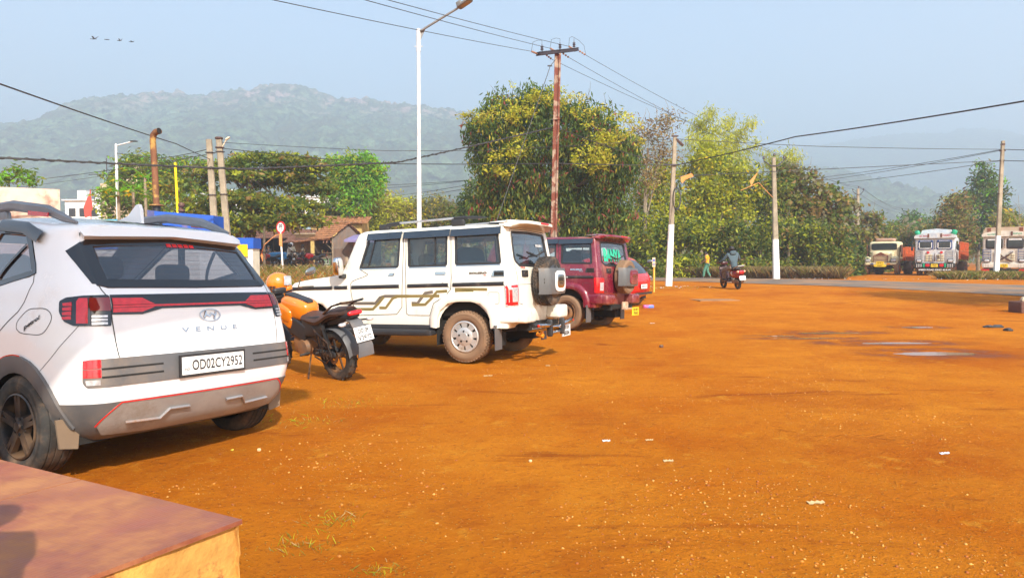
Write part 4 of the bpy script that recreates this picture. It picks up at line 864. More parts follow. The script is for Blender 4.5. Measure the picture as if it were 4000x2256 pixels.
def limbs(root, base, h, r, tips, m=BARK, name='trunk', lean=(0, 0)):
    """trunk up to h then limbs bending to the tips"""
    mb = MB(); b = Vector(base); top = b+Vector((lean[0], lean[1], h)); n = 5
    pts = [b.lerp(top, i/n)+Vector((noise.noise((i, b.x, 1))*.12*r*5, noise.noise((i, b.y, 5))*.12*r*5, 0)) for i in range(n+1)]; pts[0] = b-Vector((0, 0, .2))
    mb.tube(pts, [r*1.35]+[r*(1-.35*i/n) for i in range(1, n+1)], 8)
    for k, t in enumerate(tips):
        t = Vector(t[:3]); st = pts[random.randint(3, n)]; mid = st.lerp(t, .45)+Vector((random.uniform(-.3, .3), random.uniform(-.3, .3), random.uniform(0, .5)))*(t-st).length*.25
        ps = [st*(1-s)**2+mid*2*s*(1-s)+t*s*s for s in [i/6 for i in range(7)]]; rr = r*random.uniform(.3, .5)
        mb.tube(ps, [rr*(1-.8*i/6) for i in range(7)], 6)
        for j in (2, 4):
            e = ps[j]+Vector((random.uniform(-1, 1), random.uniform(-1, 1), random.uniform(.1, .9)))*(t-st).length*.28; mb.tube([ps[j], ps[j].lerp(e, .5)+Vector((0, 0, .1)), e], [rr*.4, rr*.25, rr*.08], 5)
    return mb.build(name, m, root)
def tree(name, label, cat, base, d, bl, n, size, cols, wts, h, r, group=None, bark=BARK, depth=.8, twigs=0, **kw):
    """bl: blobs as (px, py, rx_px, ry_px[, dy]) on the photo at distance d"""
    x0 = PX(base, d); z0 = tz(x0, d); root = thing(name, label, cat, (x0, d, z0), 0, group); k = d/F; B = []
    for b in bl:
        rx, rz = b[2]*k, b[3]*k; dy = (b[4] if len(b) > 4 else random.uniform(-.35, .35)*rx*1.2); B.append((PX(b[0], d)-x0, dy, PZ(b[1], d)-z0, rx, rx*depth, rz))
    limbs(root, (0, 0, 0), h, r, B, bark)
    c = leaf_cloud('crown', B, n, size, cols, wts, root, **kw)
    if twigs:
        mb = MB()
        for i in range(twigs):
            b = random.choice(B); p = Vector((b[0]+random.uniform(-.7, .7)*b[3], b[1], b[2]+b[5]*.8)); q = p+Vector((random.uniform(-.4, .4), 0, random.uniform(.5, 1.3))); mb.tube([p, p.lerp(q, .6)+Vector((.1, 0, 0)), q], [.02, .012, .004], 4)
        mb.build('twig', bark, root)
    return root
# mango tree in blossom
MG = [(1985, 440, 105, 70), (2110, 420, 100, 60), (2250, 455, 75, 60), (1895, 525, 70, 55), (2080, 560, 150, 90), (1900, 610, 65, 60), (2330, 500, 95, 70), (2420, 565, 75, 60), (2290, 600, 130, 80), (1985, 690, 120, 80), (2160, 720, 150, 90), (2370, 690, 105, 80), (2440, 640, 60, 60), (2270, 830, 140, 90), (2060, 830, 120, 80), (2390, 830, 80, 80), (1940, 800, 90, 70), (2290, 930, 110, 55)]
tree('mango_tree', 'big dark mango tree with yellow blossom behind the rusty pole', 'tree', 2165, 36, MG, 46000, .30, ['dark', 'mid', 'olive', 'red', 'flower'], [30, 34, 12, 4, 3], 4.2, .33, droop=.85, asp=.27, per=16, clump=.42, twigs=26)
# blossom sprays on the sunlit outer tips belong to the same tree
mt = [o for o in bpy.data.objects if o.name.startswith('mango_tree')][0]; k = 36/F
FL = [(1895, 490, 55, 25), (2010, 430, 60, 22), (2110, 385, 60, 18), (2040, 470, 40, 20), (2170, 400, 35, 18), (2290, 450, 40, 22), (2400, 490, 35, 25), (2455, 530, 35, 28), (2310, 560, 40, 30), (2330, 610, 45, 25), (2290, 640, 35, 20), (1990, 620, 60, 25), (2010, 600, 40, 20), (2340, 640, 30, 20), (2060, 440, 30, 20), (1960, 690, 25, 15), (2380, 560, 30, 20)]
FB = []
for a, b, c, e in FL:
    for q in range(7): rr = random.uniform(12, 26); FB.append((PX(a+random.gauss(0, .75)*c, 34.5)-mt.location.x, -2.1-.5*random.random(), PZ(b+random.gauss(0, .9)*e, 34.5)-mt.location.z, rr*k, .35, rr*k*.6))
leaf_cloud('blossom', FB, 3900, .17, ['flower', 'lime', 'yg', 'olive'], [5, 5, 3, 2], mt, droop=-.2, asp=.40, per=6, clump=.20, shell=.1)
# spreading tree left
RT = [(1010, 615, 160, 20), (1160, 635, 120, 18), (860, 665, 150, 24), (1070, 690, 210, 22), (1230, 660, 90, 16), (720, 720, 120, 28), (1220, 735, 110, 18), (930, 775, 200, 26), (1120, 800, 170, 26), (800, 820, 130, 30), (1010, 865, 190, 34), (1190, 860, 110, 28), (880, 900, 130, 28), (930, 640, 80, 20)]
tree('spreading_tree', 'wide green tree with layered horizontal branches above the shacks', 'tree', 985, 42, RT, 21000, .30, ['mid', 'dark', 'olive', 'yg', 'dry'], [36, 12, 26, 20, 6], 5.5, .26, droop=.1, asp=.42, per=12, clump=.34, flat=.35, shell=.3)
tree('bushy_tree', 'bushy green tree behind the thin lamp post and rusty stack', 'tree', 560, 50, [(560, 640, 110, 38), (480, 700, 60, 40), (640, 700, 110, 45), (520, 760, 95, 50), (650, 790, 110, 50), (740, 640, 90, 28), (450, 800, 60, 60)], 11000, .30, ['mid', 'yg', 'olive', 'bright'], [30, 12, 20, 12], 4.5, .22, per=12, clump=.36, flat=.6)
tree('bright_green_tree', 'fresh bright green tree right of the spreading tree', 'tree', 1395, 60, [(1330, 655, 58, 35), (1410, 630, 55, 32), (1460, 650, 45, 32), (1390, 690, 80, 40), (1470, 700, 45, 35), (1340, 730, 50, 35), (1430, 745, 60, 35), (1390, 800, 60, 50), (1300, 760, 40, 30)], 9500, .36, ['bright', 'yg', 'mid'], [45, 20, 22], 6.5, .24, per=12, clump=.42)
tree('dark_round_tree', 'dark green rounded tree left of the mango tree', 'tree', 1880, 50, [(1870, 755, 70, 50), (1930, 800, 80, 60), (1850, 830, 75, 60), (1960, 870, 90, 60), (1840, 890, 70, 50)], 9000, .30, ['dark', 'mid', 'olive'], [50, 30, 8], 4, .25, per=14, clump=.34)
for i, (px, py, rx, ry, c, wt, lb) in enumerate([(1300, 830, 90, 60, ['olive', 'mid', 'dry'], [40, 20, 20], 'olive shrubby tree behind the shack roofs'), (1500, 800, 80, 55, ['lime', 'yg', 'dry'], [40, 25, 15], 'yellow leaved small tree with pale crooked trunk left of the lamp post'), (1590, 830, 80, 60, ['lime', 'olive', 'drypale'], [25, 25, 22], 'thin yellowish tree just left of the white lamp post'), (1700, 815, 80, 55, ['olive', 'yellow', 'grey'], [35, 10, 30], 'olive tree right of the white lamp post'), (1770, 850, 70, 55, ['olive', 'dry', 'mid'], [35, 20, 22], 'dull tree left of the dark rounded tree'), (1450, 880, 90, 50, ['yg', 'lime', 'olive'], [30, 22, 20], 'low yellow green tree over the right shack')]):
    tree('small_tree', lb, 'tree', px, 64, [(px, py, rx, ry), (px-rx*.5, py+ry*.6, rx*.6, ry*.8), (px+rx*.55, py+ry*.5, rx*.65, ry*.8), (px, py+ry*1.3, rx, ry)], 5200, .36, c, wt, 3.2, .14, 'small trees behind the shacks', BARKP, per=9, clump=.5, shell=.2)
# dead-leaf tree and bamboo
tree('leafless_tree', 'sparse tree with brown withered leaves right of the mango', 'tree', 2520, 46, [(2540, 520, 90, 50), (2480, 600, 70, 60), (2590, 600, 70, 50), (2520, 690, 80, 60), (2600, 480, 60, 25)], 3600, .22, ['dry', 'brown', 'drypale', 'olive'], [35, 25, 15, 10], 6, .16, bark=BARKP, per=5, clump=.5, shell=.1, twigs=10)
def bamboo(px, d, tops, label):
    x0 = PX(px, d); z0 = tz(x0, d); root = thing('bamboo_clump', label, 'bamboo', (x0, d, z0), 0, 'bamboo clumps rising over the hedge'); mb = MB(); B = []
    for tx, ty in tops:
        tip = Vector((PX(tx, d)-x0, random.uniform(-1, 1), PZ(ty, d)-z0)); b = Vector((random.uniform(-.6, .6), random.uniform(-.5, .5), 0)); m = Vector((lerp(b.x, tip.x, .15), b.y, tip.z*.95)); ps = [b*(1-s)**2+m*2*s*(1-s)+tip*s*s for s in [i/12 for i in range(13)]]
        mb.tube(ps, [.05*(1-.9*i/12) for i in range(13)], 6)
        for i in range(4, 13): q = ps[i]; B.append((q.x, q.y, q.z, .42-.018*i+.25*random.random(), .5, .34-.012*i))
    mb.build('culm', mat('bamboo_culm', (.30, .28, .08), .6), root); leaf_cloud('foliage', B, 800*len(tops), .30, ['bam', 'lime', 'yg'], [40, 25, 20], root, droop=.7, asp=.20, per=10, clump=.42, shell=.0)
bamboo(2760, 49, [(2765, 445), (2730, 470), (2700, 510), (2800, 500), (2850, 540), (2760, 560), (2680, 560), (2820, 600)], 'tall feathery pale bamboo clump against the sky')
bamboo(2850, 50, [(2920, 492), (2885, 520), (2950, 560), (2870, 590), (2900, 640), (2850, 470)], 'second bamboo clump leaning right beside the tall one')
bamboo(3060, 50, [(3060, 600), (3100, 620), (3020, 640), (3080, 660), (3000, 600)], 'short sparse bamboo clump behind the pole')
# the overgrown belt across the road, bush by bush
HB = [(2330, 860, 120, 'd', 44), (2440, 830, 110, 'y', 46), (2530, 700, 125, 'Y', 47), (2640, 625, 125, 'Y', 48), (2765, 585, 120, 'Y', 48), (2880, 645, 115, 'Y', 48), (2990, 690, 105, 'o', 48), (3070, 650, 85, 't', 49), (3150, 680, 95, 't', 49), (3240, 740, 90, 't', 50), (3320, 780, 65, 't', 56), (3400, 835, 60, 't', 60), (3450, 885, 50, 'o', 64),
      (2500, 900, 110, 'o', 45), (2620, 850, 120, 'y', 45.5), (2740, 860, 120, 'y', 45.5), (2860, 870, 110, 'o', 45.5), (2970, 880, 110, 'o', 45.5), (3080, 860, 110, 'o', 46), (3180, 870, 90, 'o', 46), (3270, 890, 65, 'o', 46.5), (3330, 935, 38, 'd', 50)]
KC = {'y': (['yg', 'lime', 'olive', 'mid', 'dark'], [26, 16, 22, 22, 12], 'yellow green'), 'Y': (['lime', 'yg', 'yellow', 'olive', 'mid'], [30, 26, 5, 18, 14], 'sunlit lime yellow'), 'o': (['olive', 'mid', 'yg', 'dark', 'dry'], [30, 26, 14, 18, 8], 'olive green'), 'd': (['dark', 'mid', 'olive'], [36, 30, 16], 'dark green'), 't': (['olive', 'dry', 'grey', 'mid', 'brown'], [30, 22, 16, 16, 8], 'half withered broad leaved')}
PLC = ['below the mango tree', 'right of the mango tree', 'left of the first white banded pole', 'behind the first white banded pole', 'under the tall bamboo', 'right of the tall bamboo', 'above the scooter rider', 'left of the second white banded pole', 'behind the second white banded pole', 'right of the second white banded pole', 'left of the thin grey pole', 'beside the thin grey pole', 'above the first truck',
       'low behind the maroon jeep', 'low behind the first banded pole', 'low behind the walking man', 'low between walking man and rider', 'low behind the rider', 'low behind the second banded pole', 'low right of the second banded pole', 'low left of the first truck', 'low against the first truck']
for i, (px, top, hw, kd, d) in enumerate(HB):
    c, wt, nm = KC[kd]; bot = 1087; bl = []; nr = max(2, int((bot-top)/(hw*.75)))
    for j in range(nr):
        cy = lerp(top+hw*.45, bot-hw*.25, j/max(1, nr-1)); k2 = .75+.35*(j/max(1, nr-1)); bl += [(px+random.uniform(-.25, .25)*hw, cy, hw*k2*.8, hw*.5), (px+random.uniform(-.7, .7)*hw, cy+random.uniform(-20, 20), hw*.45, hw*.38)]
    big = kd == 't'
    tree('tree' if top < 800 else 'bush', f'{nm} {"tree" if top < 800 else "bush"} {PLC[i]}', 'tree' if top < 800 else 'bush', px, d, bl, int(6800*(bot-top)/400*(.7 if big else 1)), .36 if big else .27, c, wt, (bot-top)*d/F*.6, .09 if top > 800 else .14, 'bushes and trees in the belt across the road', BARKP, per=12, clump=.36, shell=.45, asp=.6 if big else .45, twigs=6 if big else 2)
# right side trees behind the trucks
for px, d, bl, n, c, wt, lb in [(3820, 72, [(3830, 690, 40, 55), (3860, 760, 75, 60), (3800, 830, 70, 60), (3880, 850, 60, 70), (3850, 930, 90, 60)], 4200, ['mid', 'bright', 'dark', 'grey'], [30, 14, 22, 16], 'tall bluish green tree behind the right hand trucks'), (3740, 66, [(3740, 800, 50, 40), (3700, 860, 55, 55), (3760, 900, 70, 60), (3720, 970, 90, 60)], 3400, ['olive', 'dry', 'mid', 'brown'], [30, 24, 20, 10], 'withered tree between the second and third truck'), (3560, 95, [(3560, 860, 45, 28), (3600, 890, 60, 40), (3520, 905, 60, 40)], 2200, ['mid', 'dark', 'bright'], [30, 20, 12], 'far round green tree over the truck yard'),
        (3530, 72, [(3500, 920, 60, 40), (3570, 940, 70, 45), (3540, 990, 110, 60), (3460, 960, 60, 60)], 4200, ['olive', 'mid', 'dry', 'grey'], [30, 24, 16, 14], 'olive thicket between the first and second truck'), (3660, 70, [(3640, 920, 50, 35), (3690, 960, 60, 50), (3640, 1000, 80, 60)], 3200, ['olive', 'yellow', 'mid', 'dry'], [30, 6, 24, 16], 'thicket behind the middle truck'), (3940, 66, [(3910, 880, 45, 40), (3980, 900, 60, 40), (3960, 970, 90, 60)], 3600, ['olive', 'yellow', 'yg', 'dry'], [26, 12, 20, 14], 'yellowing thicket behind the rightmost truck'), (4080, 60, [(4060, 900, 60, 40), (4120, 930, 90, 80), (4080, 1000, 90, 60)], 3000, ['olive', 'mid', 'dry'], [26, 22, 14], 'thicket at the right edge beyond the trucks')]:
    tree('tree' if px in (3820, 3560) else 'thicket', lb, 'tree', px, d, bl, int(n*1.6), .42, c, wt, 3.5, .16, 'trees behind the truck yard', BARKP, per=10, clump=.5, shell=.4)
mb = MB(); x0, d = PX(3985, 58), 58; rt_ = thing('bare_tree', 'leafless thin tree at the right edge behind the pole', 'tree', (x0, d, tz(x0, d))); limbs(rt_, (0, 0, 0), 3.5, .09, [(-1, 0, 5.6), (.6, .3, 6), (-.3, 0, 6.4), (1.2, 0, 5), (-1.4, .2, 4.6)], BARKP)
# off to the right of the frame: the roadside tree whose shade falls on the road
tree('roadside_tree', 'roadside tree beyond the right edge whose shadow lies on the road', 'tree', 5150, 15.5, [(5000, 400, 420, 260, 0), (5300, 300, 420, 260, 0), (5150, 100, 420, 260, 0), (4950, 150, 300, 200, 0)], 8000, .25, ['mid', 'dark', 'olive'], [3, 2, 1], 3.2, .2, per=14, clump=.4)
# papaya plants by the blue enclosure
def papaya(px, py, d, label, n=9):
    x0 = PX(px, d); z0 = tz(x0, d); h = PZ(py, d)-z0; r = thing('papaya_plant', label, 'papaya', (x0, d, z0), 0, 'papaya plants behind the enclosure'); mb = MB(); mb.tube([(0, 0, -.1), (.03, 0, h*.5), (0, 0, h)], [.07, .06, .045], 8); mb.build('trunk', BARKP, r); mb = MB()
    for i in range(n):
        a = 2*pi*i/n+random.random()*.3; L = random.uniform(.5, .75); e = Vector((cos(a)*L, sin(a)*L, h+random.uniform(-.25, .35))); b = Vector((0, 0, h)); mb.tube([b, b.lerp(e, .6)+Vector((0, 0, .12)), e], [.014, .01, .008], 4, m=0)
        for j in range(7):
            t = a+(-1+2*j/6)*1.5; ll = .34*(1-.25*abs(j-3)/3); dd = Vector((cos(t), sin(t), -.35)).normalized()*ll; s = Vector((-sin(t), cos(t), 0))*.05; mm = random.choice((1, 1, 2, 3)); mb.add([e, e+dd*.5+s, e+dd, e+dd*.5-s], [(0, 1, 2, 3)], mm)
    mb.build('crown', [leaf_mat('leaf_bright', (.10, .24, .018))]+LMs(['mid', 'bright', 'yellow']), r)
papaya(470, 745, 24, 'papaya plant left of the thin lamp post'); papaya(528, 735, 24.5, 'papaya plant between lamp post and rusty stack'); papaya(575, 690, 27, 'tall papaya behind the rusty stack', 11)
tree('wall_plant', 'small leafy sapling showing above the peach wall', 'sapling', 80, 27, [(30, 690, 30, 12), (80, 665, 22, 16), (120, 690, 25, 12)], 420, .22, ['mid', 'bright', 'olive'], [3, 2, 1], 3.9, .04, per=5, clump=.25, shell=0)
# distant woodland and scrub masses
def mass(name, n, xr, yr, zr, size, cols, wts, label, hf=None):
    x = rng.uniform(*xr, n); y = rng.uniform(*yr, n); hmax = zr[0]+(zr[1]-zr[0])*(.5+.5*fbm(x/9, y/14, 3, 4)); z = terr(x, y, False)+hmax*rng.random(n)**.5; P = np.stack([x, y, z], 1)
    D = rng.normal(size=(n, 3)); D /= np.linalg.norm(D, axis=1)[:, None]; U = rng.normal(size=(n, 3)); W = np.cross(D, U); W /= np.linalg.norm(W, axis=1)[:, None]; s = size*rng.uniform(.5, 1.4, n)[:, None]
    V = np.stack([P-D*s*.5, P+W*s*.35, P+D*s*.5, P-W*s*.35], 1).reshape(-1, 3); w2 = np.array(wts, float); key = ((np.floor(x/3)+np.floor(y/5)*7) % 17).astype(int); base = rng.choice(len(w2), 17, p=w2/w2.sum()); mi = base[key]; k = rng.random(n) < .5; mi[k] = rng.choice(len(w2), k.sum(), p=w2/w2.sum())
    return qmesh(name, V, np.arange(4*n).reshape(n, 4), LMs(cols), mi=mi, smooth=False, kind='stuff', label=label, cat='woodland')
mass('distant_woodland', 52000, (-150, 190), (85, 190), (3.0, 7.5), .75, ['olive', 'mid', 'grey', 'dark', 'dry'], [24, 24, 18, 18, 12], 'far woodland at the foot of the hills')
mass('foothill_forest', 30000, (-420, 520), (190, 430), (4, 11), 2.2, ['mid', 'dark', 'olive'], [24, 22, 12], 'forest rising to the foot of the hills')
# roadside brush, grass and weeds
def blades(name, n, pos, h, w_, cols, wts, label, cat='grass', spread=.5):
    x, y = pos(n); z = terr(x, y, False)-.01; hh = h*rng.uniform(.4, 1.3, len(x)); a = rng.uniform(0, 6.3, len(x)); lx, ly = rng.normal(0, spread, len(x))*hh, rng.normal(0, spread, len(x))*hh; b = np.stack([x, y, z], 1); s = np.stack([np.cos(a)*w_, np.sin(a)*w_, 0*a], 1); t = b+np.stack([lx, ly, hh], 1); m = b+(t-b)*.5+np.stack([0*x, 0*x, hh*.12], 1)
    V = np.stack([b-s, b+s, m+s*.8, t, m-s*.8], 1).reshape(-1, 3); N = len(x); o = 5*np.arange(N)[:, None]; q = np.concatenate([o+np.array([0, 1, 2, 4]), o+np.array([4, 2, 3, 3])], 0)
    q1 = o+np.array([0, 1, 2, 4]); w2 = np.array(wts, float); mi = rng.choice(len(w2), N, p=w2/w2.sum())
    V2 = np.stack([b-s, b+s, t+s*.1, m-s*.8], 1).reshape(-1, 3); return qmesh(name, V2, np.arange(4*N).reshape(N, 4), LMs(cols), mi=mi, smooth=False, kind='stuff', label=label, cat=cat)
fx = lambda x: np.interp(x, B_[::-1, 0] if B_[0, 0] > B_[-1, 0] else B_[:, 0], B_[:, 1])
def beltp(n): x = rng.uniform(5.5, 19.2, n); y = np.interp(x, [5, 7, 10, 17.2, 21], [47.2, 46, 43.9, 40.2, 38])+.9+rng.random(n)**1.4*2.6+.6*(x > 19)*rng.random(n); return x, y
blades('dry_brush', 36000, beltp, .62, .008, ['dry', 'brown', 'drypale', 'olive', 'grey'], [30, 24, 12, 14, 12], 'dry brown brush along the foot of the hedge', 'brush', .45)
def bankp(n): x = rng.uniform(-26, -1.5, n); y = rng.uniform(25.5, 31.5, n); return x, y
blades('bank_grass', 16000, bankp, .28, .010, ['dry', 'olive', 'drypale', 'mid', 'brown'], [26, 24, 14, 10, 10], 'dry grass and weeds on the red bank', 'grass', .6)
def vergep(n): x = rng.uniform(24.2, 31, n); y = np.interp(x, [19, 24, 27, 31], [39.5, 39.5, 38.5, 36])+rng.normal(0, .45, n); return x, y
blades('verge_weeds', 6000, vergep, .42, .011, ['olive', 'dry', 'mid', 'brown', 'drypale'], [24, 24, 14, 12, 10], 'weedy verge in front of the rightmost truck', 'weeds', .7)
def tuft(cx, cy, r, n): return (cx+rng.normal(0, r, n), cy+rng.normal(0, r*.6, n))
TF = [(5.6, 27.5, .9, 900), (6.6, 28.5, .9, 900), (5.0, 24, .5, 300), (-1.05, 3.45, .12, 90), (-.95, 3.75, .10, 120), (-1.9, 6.2, .2, 120), (-1.6, 6.9, .25, 120), (-.62, 3.15, .06, 60)]
def tuftp(n): P = [tuft(*t) for t in TF]; return np.concatenate([p[0] for p in P]), np.concatenate([p[1] for p in P])
blades('grass_tufts', 0, tuftp, .030, .0016, ['lime', 'olive', 'drypale', 'yg'], [20, 26, 16, 20], 'short sparse grass in the red dirt', 'grass', .9)
# ---------------------------------------------------------------- figures
SKINM = mat('brown_skin', (.20, .10, .06), .6, var=.08); HAIR = mat('black_hair', (.015, .013, .012), .6)
def skinmesh(name, V, Ed, m, parent=None, lev=2):
    """V: {key:(pos,radius)}; grown with a Skin modifier, root = first key"""
    ks = list(V); me = bpy.data.meshes.new('s'); me.from_pydata([V[k][0] for k in ks], [(ks.index(a), ks.index(b)) for a, b in Ed], []); o = bpy.data.objects.new('s', me); COL.objects.link(o)
    bm = bmesh.new(); bm.from_mesh(me); ly = bm.verts.layers.skin.new() if not bm.verts.layers.skin else bm.verts.layers.skin.verify()
    for v in bm.verts:
        q = V[ks[v.index]][1]; v[ly].radius = q if hasattr(q, '__len__') else (q, q); v[ly].use_root = v.index == 0
    bm.to_mesh(me); bm.free()
    md = o.modifiers.new('k', 'SKIN'); md.use_smooth_shade = True; ms = o.modifiers.new('b', 'SUBSURF'); ms.levels = lev
    new = bpy.data.meshes.new_from_object(o.evaluated_get(bpy.context.evaluated_depsgraph_get())); bpy.data.objects.remove(o); new.name = name; new.materials.clear(); new.materials.append(m); new.shade_smooth()
    return link(name, new, parent)
BASE = dict(pel=(0, 0, .93), wa=(0, 0, 1.06), ch=(0, .0, 1.27), nk=(0, .01, 1.44), h1=(0, .03, 1.53), h2=(0, .025, 1.62), sl=(-.17, 0, 1.385), sr=(.17, 0, 1.385), el=(-.24, -.03, 1.12), er=(.24, -.03, 1.12), wl=(-.25, .08, .88), wr=(.25, .08, .88), hl=(-.09, 0, .90), hr=(.09, 0, .90), kl=(-.10, .03, .49), kr=(.10, .03, .49), al=(-.10, 0, .08), ar=(.10, 0, .08), tl=(-.11, .15, .03), tr=(.11, .15, .03))
def person(label, loc, rz, shirt, trousers, P=None, hair=True, helmet=None, sleeves='short', extra=None, sc=1.):
    J = dict(BASE); J.update(P or {}); J = {k: Vector(v)*sc for k, v in J.items()}; r = thing('person', label, 'person', loc, rz)
    hd = lambda a, b, d: J[b]+(J[b]-J[a]).normalized()*d
    V = dict(pel=(J['pel'], (.12, .09)), wa=(J['wa'], (.11, .085)), ch=(J['ch'], (.14, .10)), nk=(J['nk'], .052), h1=(J['h1'], .078), h2=(J['h2'], .088), sl=(J['sl'], .058), sr=(J['sr'], .058), el=(J['el'], .042), er=(J['er'], .042), wl=(J['wl'], .029), wr=(J['wr'], .029), hl=(J['hl'], .085), hr=(J['hr'], .085), kl=(J['kl'], .058), kr=(J['kr'], .058), al=(J['al'], .04), ar=(J['ar'], .04), tl=(J['tl'], .035), tr=(J['tr'], .035))
    E = [('pel', 'wa'), ('wa', 'ch'), ('ch', 'nk'), ('nk', 'h1'), ('h1', 'h2'), ('ch', 'sl'), ('ch', 'sr'), ('sl', 'el'), ('sr', 'er'), ('el', 'wl'), ('er', 'wr'), ('pel', 'hl'), ('pel', 'hr'), ('hl', 'kl'), ('hr', 'kr'), ('kl', 'al'), ('kr', 'ar'), ('al', 'tl'), ('ar', 'tr')]
    for s in 'lr':
        w_, e_ = J['w'+s], J['e'+s]; d = (w_-e_).normalized(); pm = w_+d*.07; V['p'+s] = (pm, (.034, .02)); E.append(('w'+s, 'p'+s)); sd = d.cross(Vector((0, 1, .2))).normalized()
        for i in range(4):
            a = pm+d*.02+sd*(-.027+.018*i); L = (.07, .078, .072, .055)[i]; V[f'f{s}{i}'] = (a+d*L*.5, .009); V[f'g{s}{i}'] = (a+d*L+Vector((0, .015, 0)), .008); E += [('p'+s, f'f{s}{i}'), (f'f{s}{i}', f'g{s}{i}')]
        t = w_+d*.03; V['t_'+s] = (t+Vector((0, .03, 0))+d*.03, .010); E.append(('w'+s, 't_'+s))
    b = skinmesh('body', V, E, SKINM, r)
    fwd = Vector((0, 1, 0)); f = (J['h1']+J['h2'])/2
    mb = MB(); mb.sph(f+Vector((0, .095, -.01)), .016, 6, sc=(1, 1, 1.5)); mb.sph(f+Vector((-.088, .0, 0)), .02, 6, sc=(.5, 1, 1.4)); mb.sph(f+Vector((.088, 0, 0)), .02, 6, sc=(.5, 1, 1.4)); mb.build('face', SKINM, r)
    mb = MB(); [mb.sph(f+Vector((x, .082, .02)), .010, 5) for x in (-.032, .032)]; mb.box(f+Vector((0, .088, -.05)), (.045, .008, .008)); mb.build('eyes_and_mouth', HAIR, r)
    if hair: mb = MB(); mb.rbox(f+Vector((0, -.018, .035)), (.20, .20, .19), .85, 10); mb.build('hair', HAIR, r)
    if helmet: mb = MB(); mb.rbox(f+Vector((0, .0, .02)), (.26, .30, .28), .9, 12); mb.build('helmet', helmet, r)
    k = 1.28; C = {q: (J[q], V[q][1] if not hasattr(V[q][1], '__len__') else V[q][1]) for q in ('ch', 'wa', 'pel', 'sl', 'sr')}
    up = lambda v, a: tuple(x+a for x in v) if hasattr(v, '__len__') else v+a
    T = {q: (C[q][0], up(C[q][1], .028)) for q in C}; T['bt'] = (J['pel']+Vector((0, 0, -.06)), (.155, .12)); T['nn'] = (J['ch'].lerp(J['nk'], .8), .07); Es = [('ch', 'wa'), ('wa', 'pel'), ('pel', 'bt'), ('ch', 'sl'), ('ch', 'sr'), ('ch', 'nn')]
    for s in 'lr':
        if sleeves == 'short': T['m'+s] = (J['s'+s].lerp(J['e'+s], .75), .070); Es.append(('s'+s, 'm'+s))
        else: T['m'+s] = (J['e'+s], .068); T['n'+s] = (J['e'+s].lerp(J['w'+s], .93), .048); Es += [('s'+s, 'm'+s), ('m'+s, 'n'+s)]
    skinmesh('shirt', T, Es, shirt, r)
    T = {'pel': (J['pel']+Vector((0, 0, -.02)), (.135, .11))}; Es = []
    for s in 'lr': T['h'+s] = (J['h'+s]+Vector((0, 0, -.04)), .105); T['k'+s] = (J['k'+s], .085); T['a'+s] = (J['k'+s].lerp(J['a'+s], .93), .070); Es += [('pel', 'h'+s), ('h'+s, 'k'+s), ('k'+s, 'a'+s)]
    skinmesh('trousers', T, Es, trousers, r)
    mb = MB()
    for s in 'lr': mb.rbox((J['a'+s]+J['t'+s])/2+Vector((0, 0, -.005)), (.10, .27, .09), .6, 8)
    mb.build('shoes', DARK, r)
    return r
SIT = dict(pel=(0, 0, .84), wa=(0, .02, .97), ch=(0, .06, 1.18), nk=(0, .09, 1.36), h1=(0, .12, 1.45), h2=(0, .12, 1.54), sl=(-.18, .07, 1.30), sr=(.18, .07, 1.30), el=(-.30, .22, 1.08), er=(.30, .22, 1.08), wl=(-.30, .50, 1.05), wr=(.30, .50, 1.05), hl=(-.10, .04, .82), hr=(.10, .04, .82), kl=(-.20, .48, .74), kr=(.20, .48, .74), al=(-.18, .45, .36), ar=(.18, .45, .36), tl=(-.18, .60, .32), tr=(.18, .60, .32))
# ---------------------------------------------------------------- two wheelers
BLKM = mat('black_metal', (.02, .02, .022), .35, .5, dust=.4); ENG = mat('engine_grey', (.10, .095, .09), .5, .5, dust=.7)
SEATL = mat('seat_leather', (.022, .020, .022), .45, bump=.2, bs=60); SADDLE = mat('saddle_brown', (.055, .028, .020), .5, bump=.3, bs=50)
def bwheel(r, y, R, w_, m=BLKM, parent=None):
    e = thing('wheel', None, None); e.parent = r; e.location = (0, y, R); mb = MB(); h = w_/2; rr = R*.70
    mb.lathe([(rr, -h*.8), (R*.85, -h), (R*.95, -h*.8), (R*.985, -h*.4), (R*.97, -h*.3), (R, 0), (R*.97, h*.3), (R*.985, h*.4), (R*.95, h*.8), (R*.85, h), (rr, h*.8)], seg=48)
    for i in range(40):
        a = 2*pi*i/40; Rm = Matrix.Rotation(a, 3, 'X')@Matrix.Rotation(.5*(1 if i % 2 else -1), 3, 'Z'); mb.box(Matrix.Rotation(a, 3, 'X')@Vector((h*.42*(1 if i % 2 else -1), 0, R*.975)), (h*.8, R*.09, R*.04), R=Rm)
    mb.build('tyre', RUBBER, e)
    mb = MB(); mb.lathe([(rr, -h*.7), (rr*.93, -h*.6), (rr*.93, h*.6), (rr, h*.7)], seg=40); mb.lathe([(.02, -h), (.05, -h*.9), (.05, h*.9), (.02, h)], seg=20); mb.lathe([(.10, -h-.012), (.10, -h-.008), (.055, -h-.008)], seg=24)
    for i in range(6): a = 2*pi*i/6; c, s = cos(a), sin(a); mb.tube([(0, .045*c, .045*s), (0, rr*.94*cos(a+.18), rr*.94*sin(a+.18))], [.014, .012], 5)
    mb.build('rim', m, e); return e
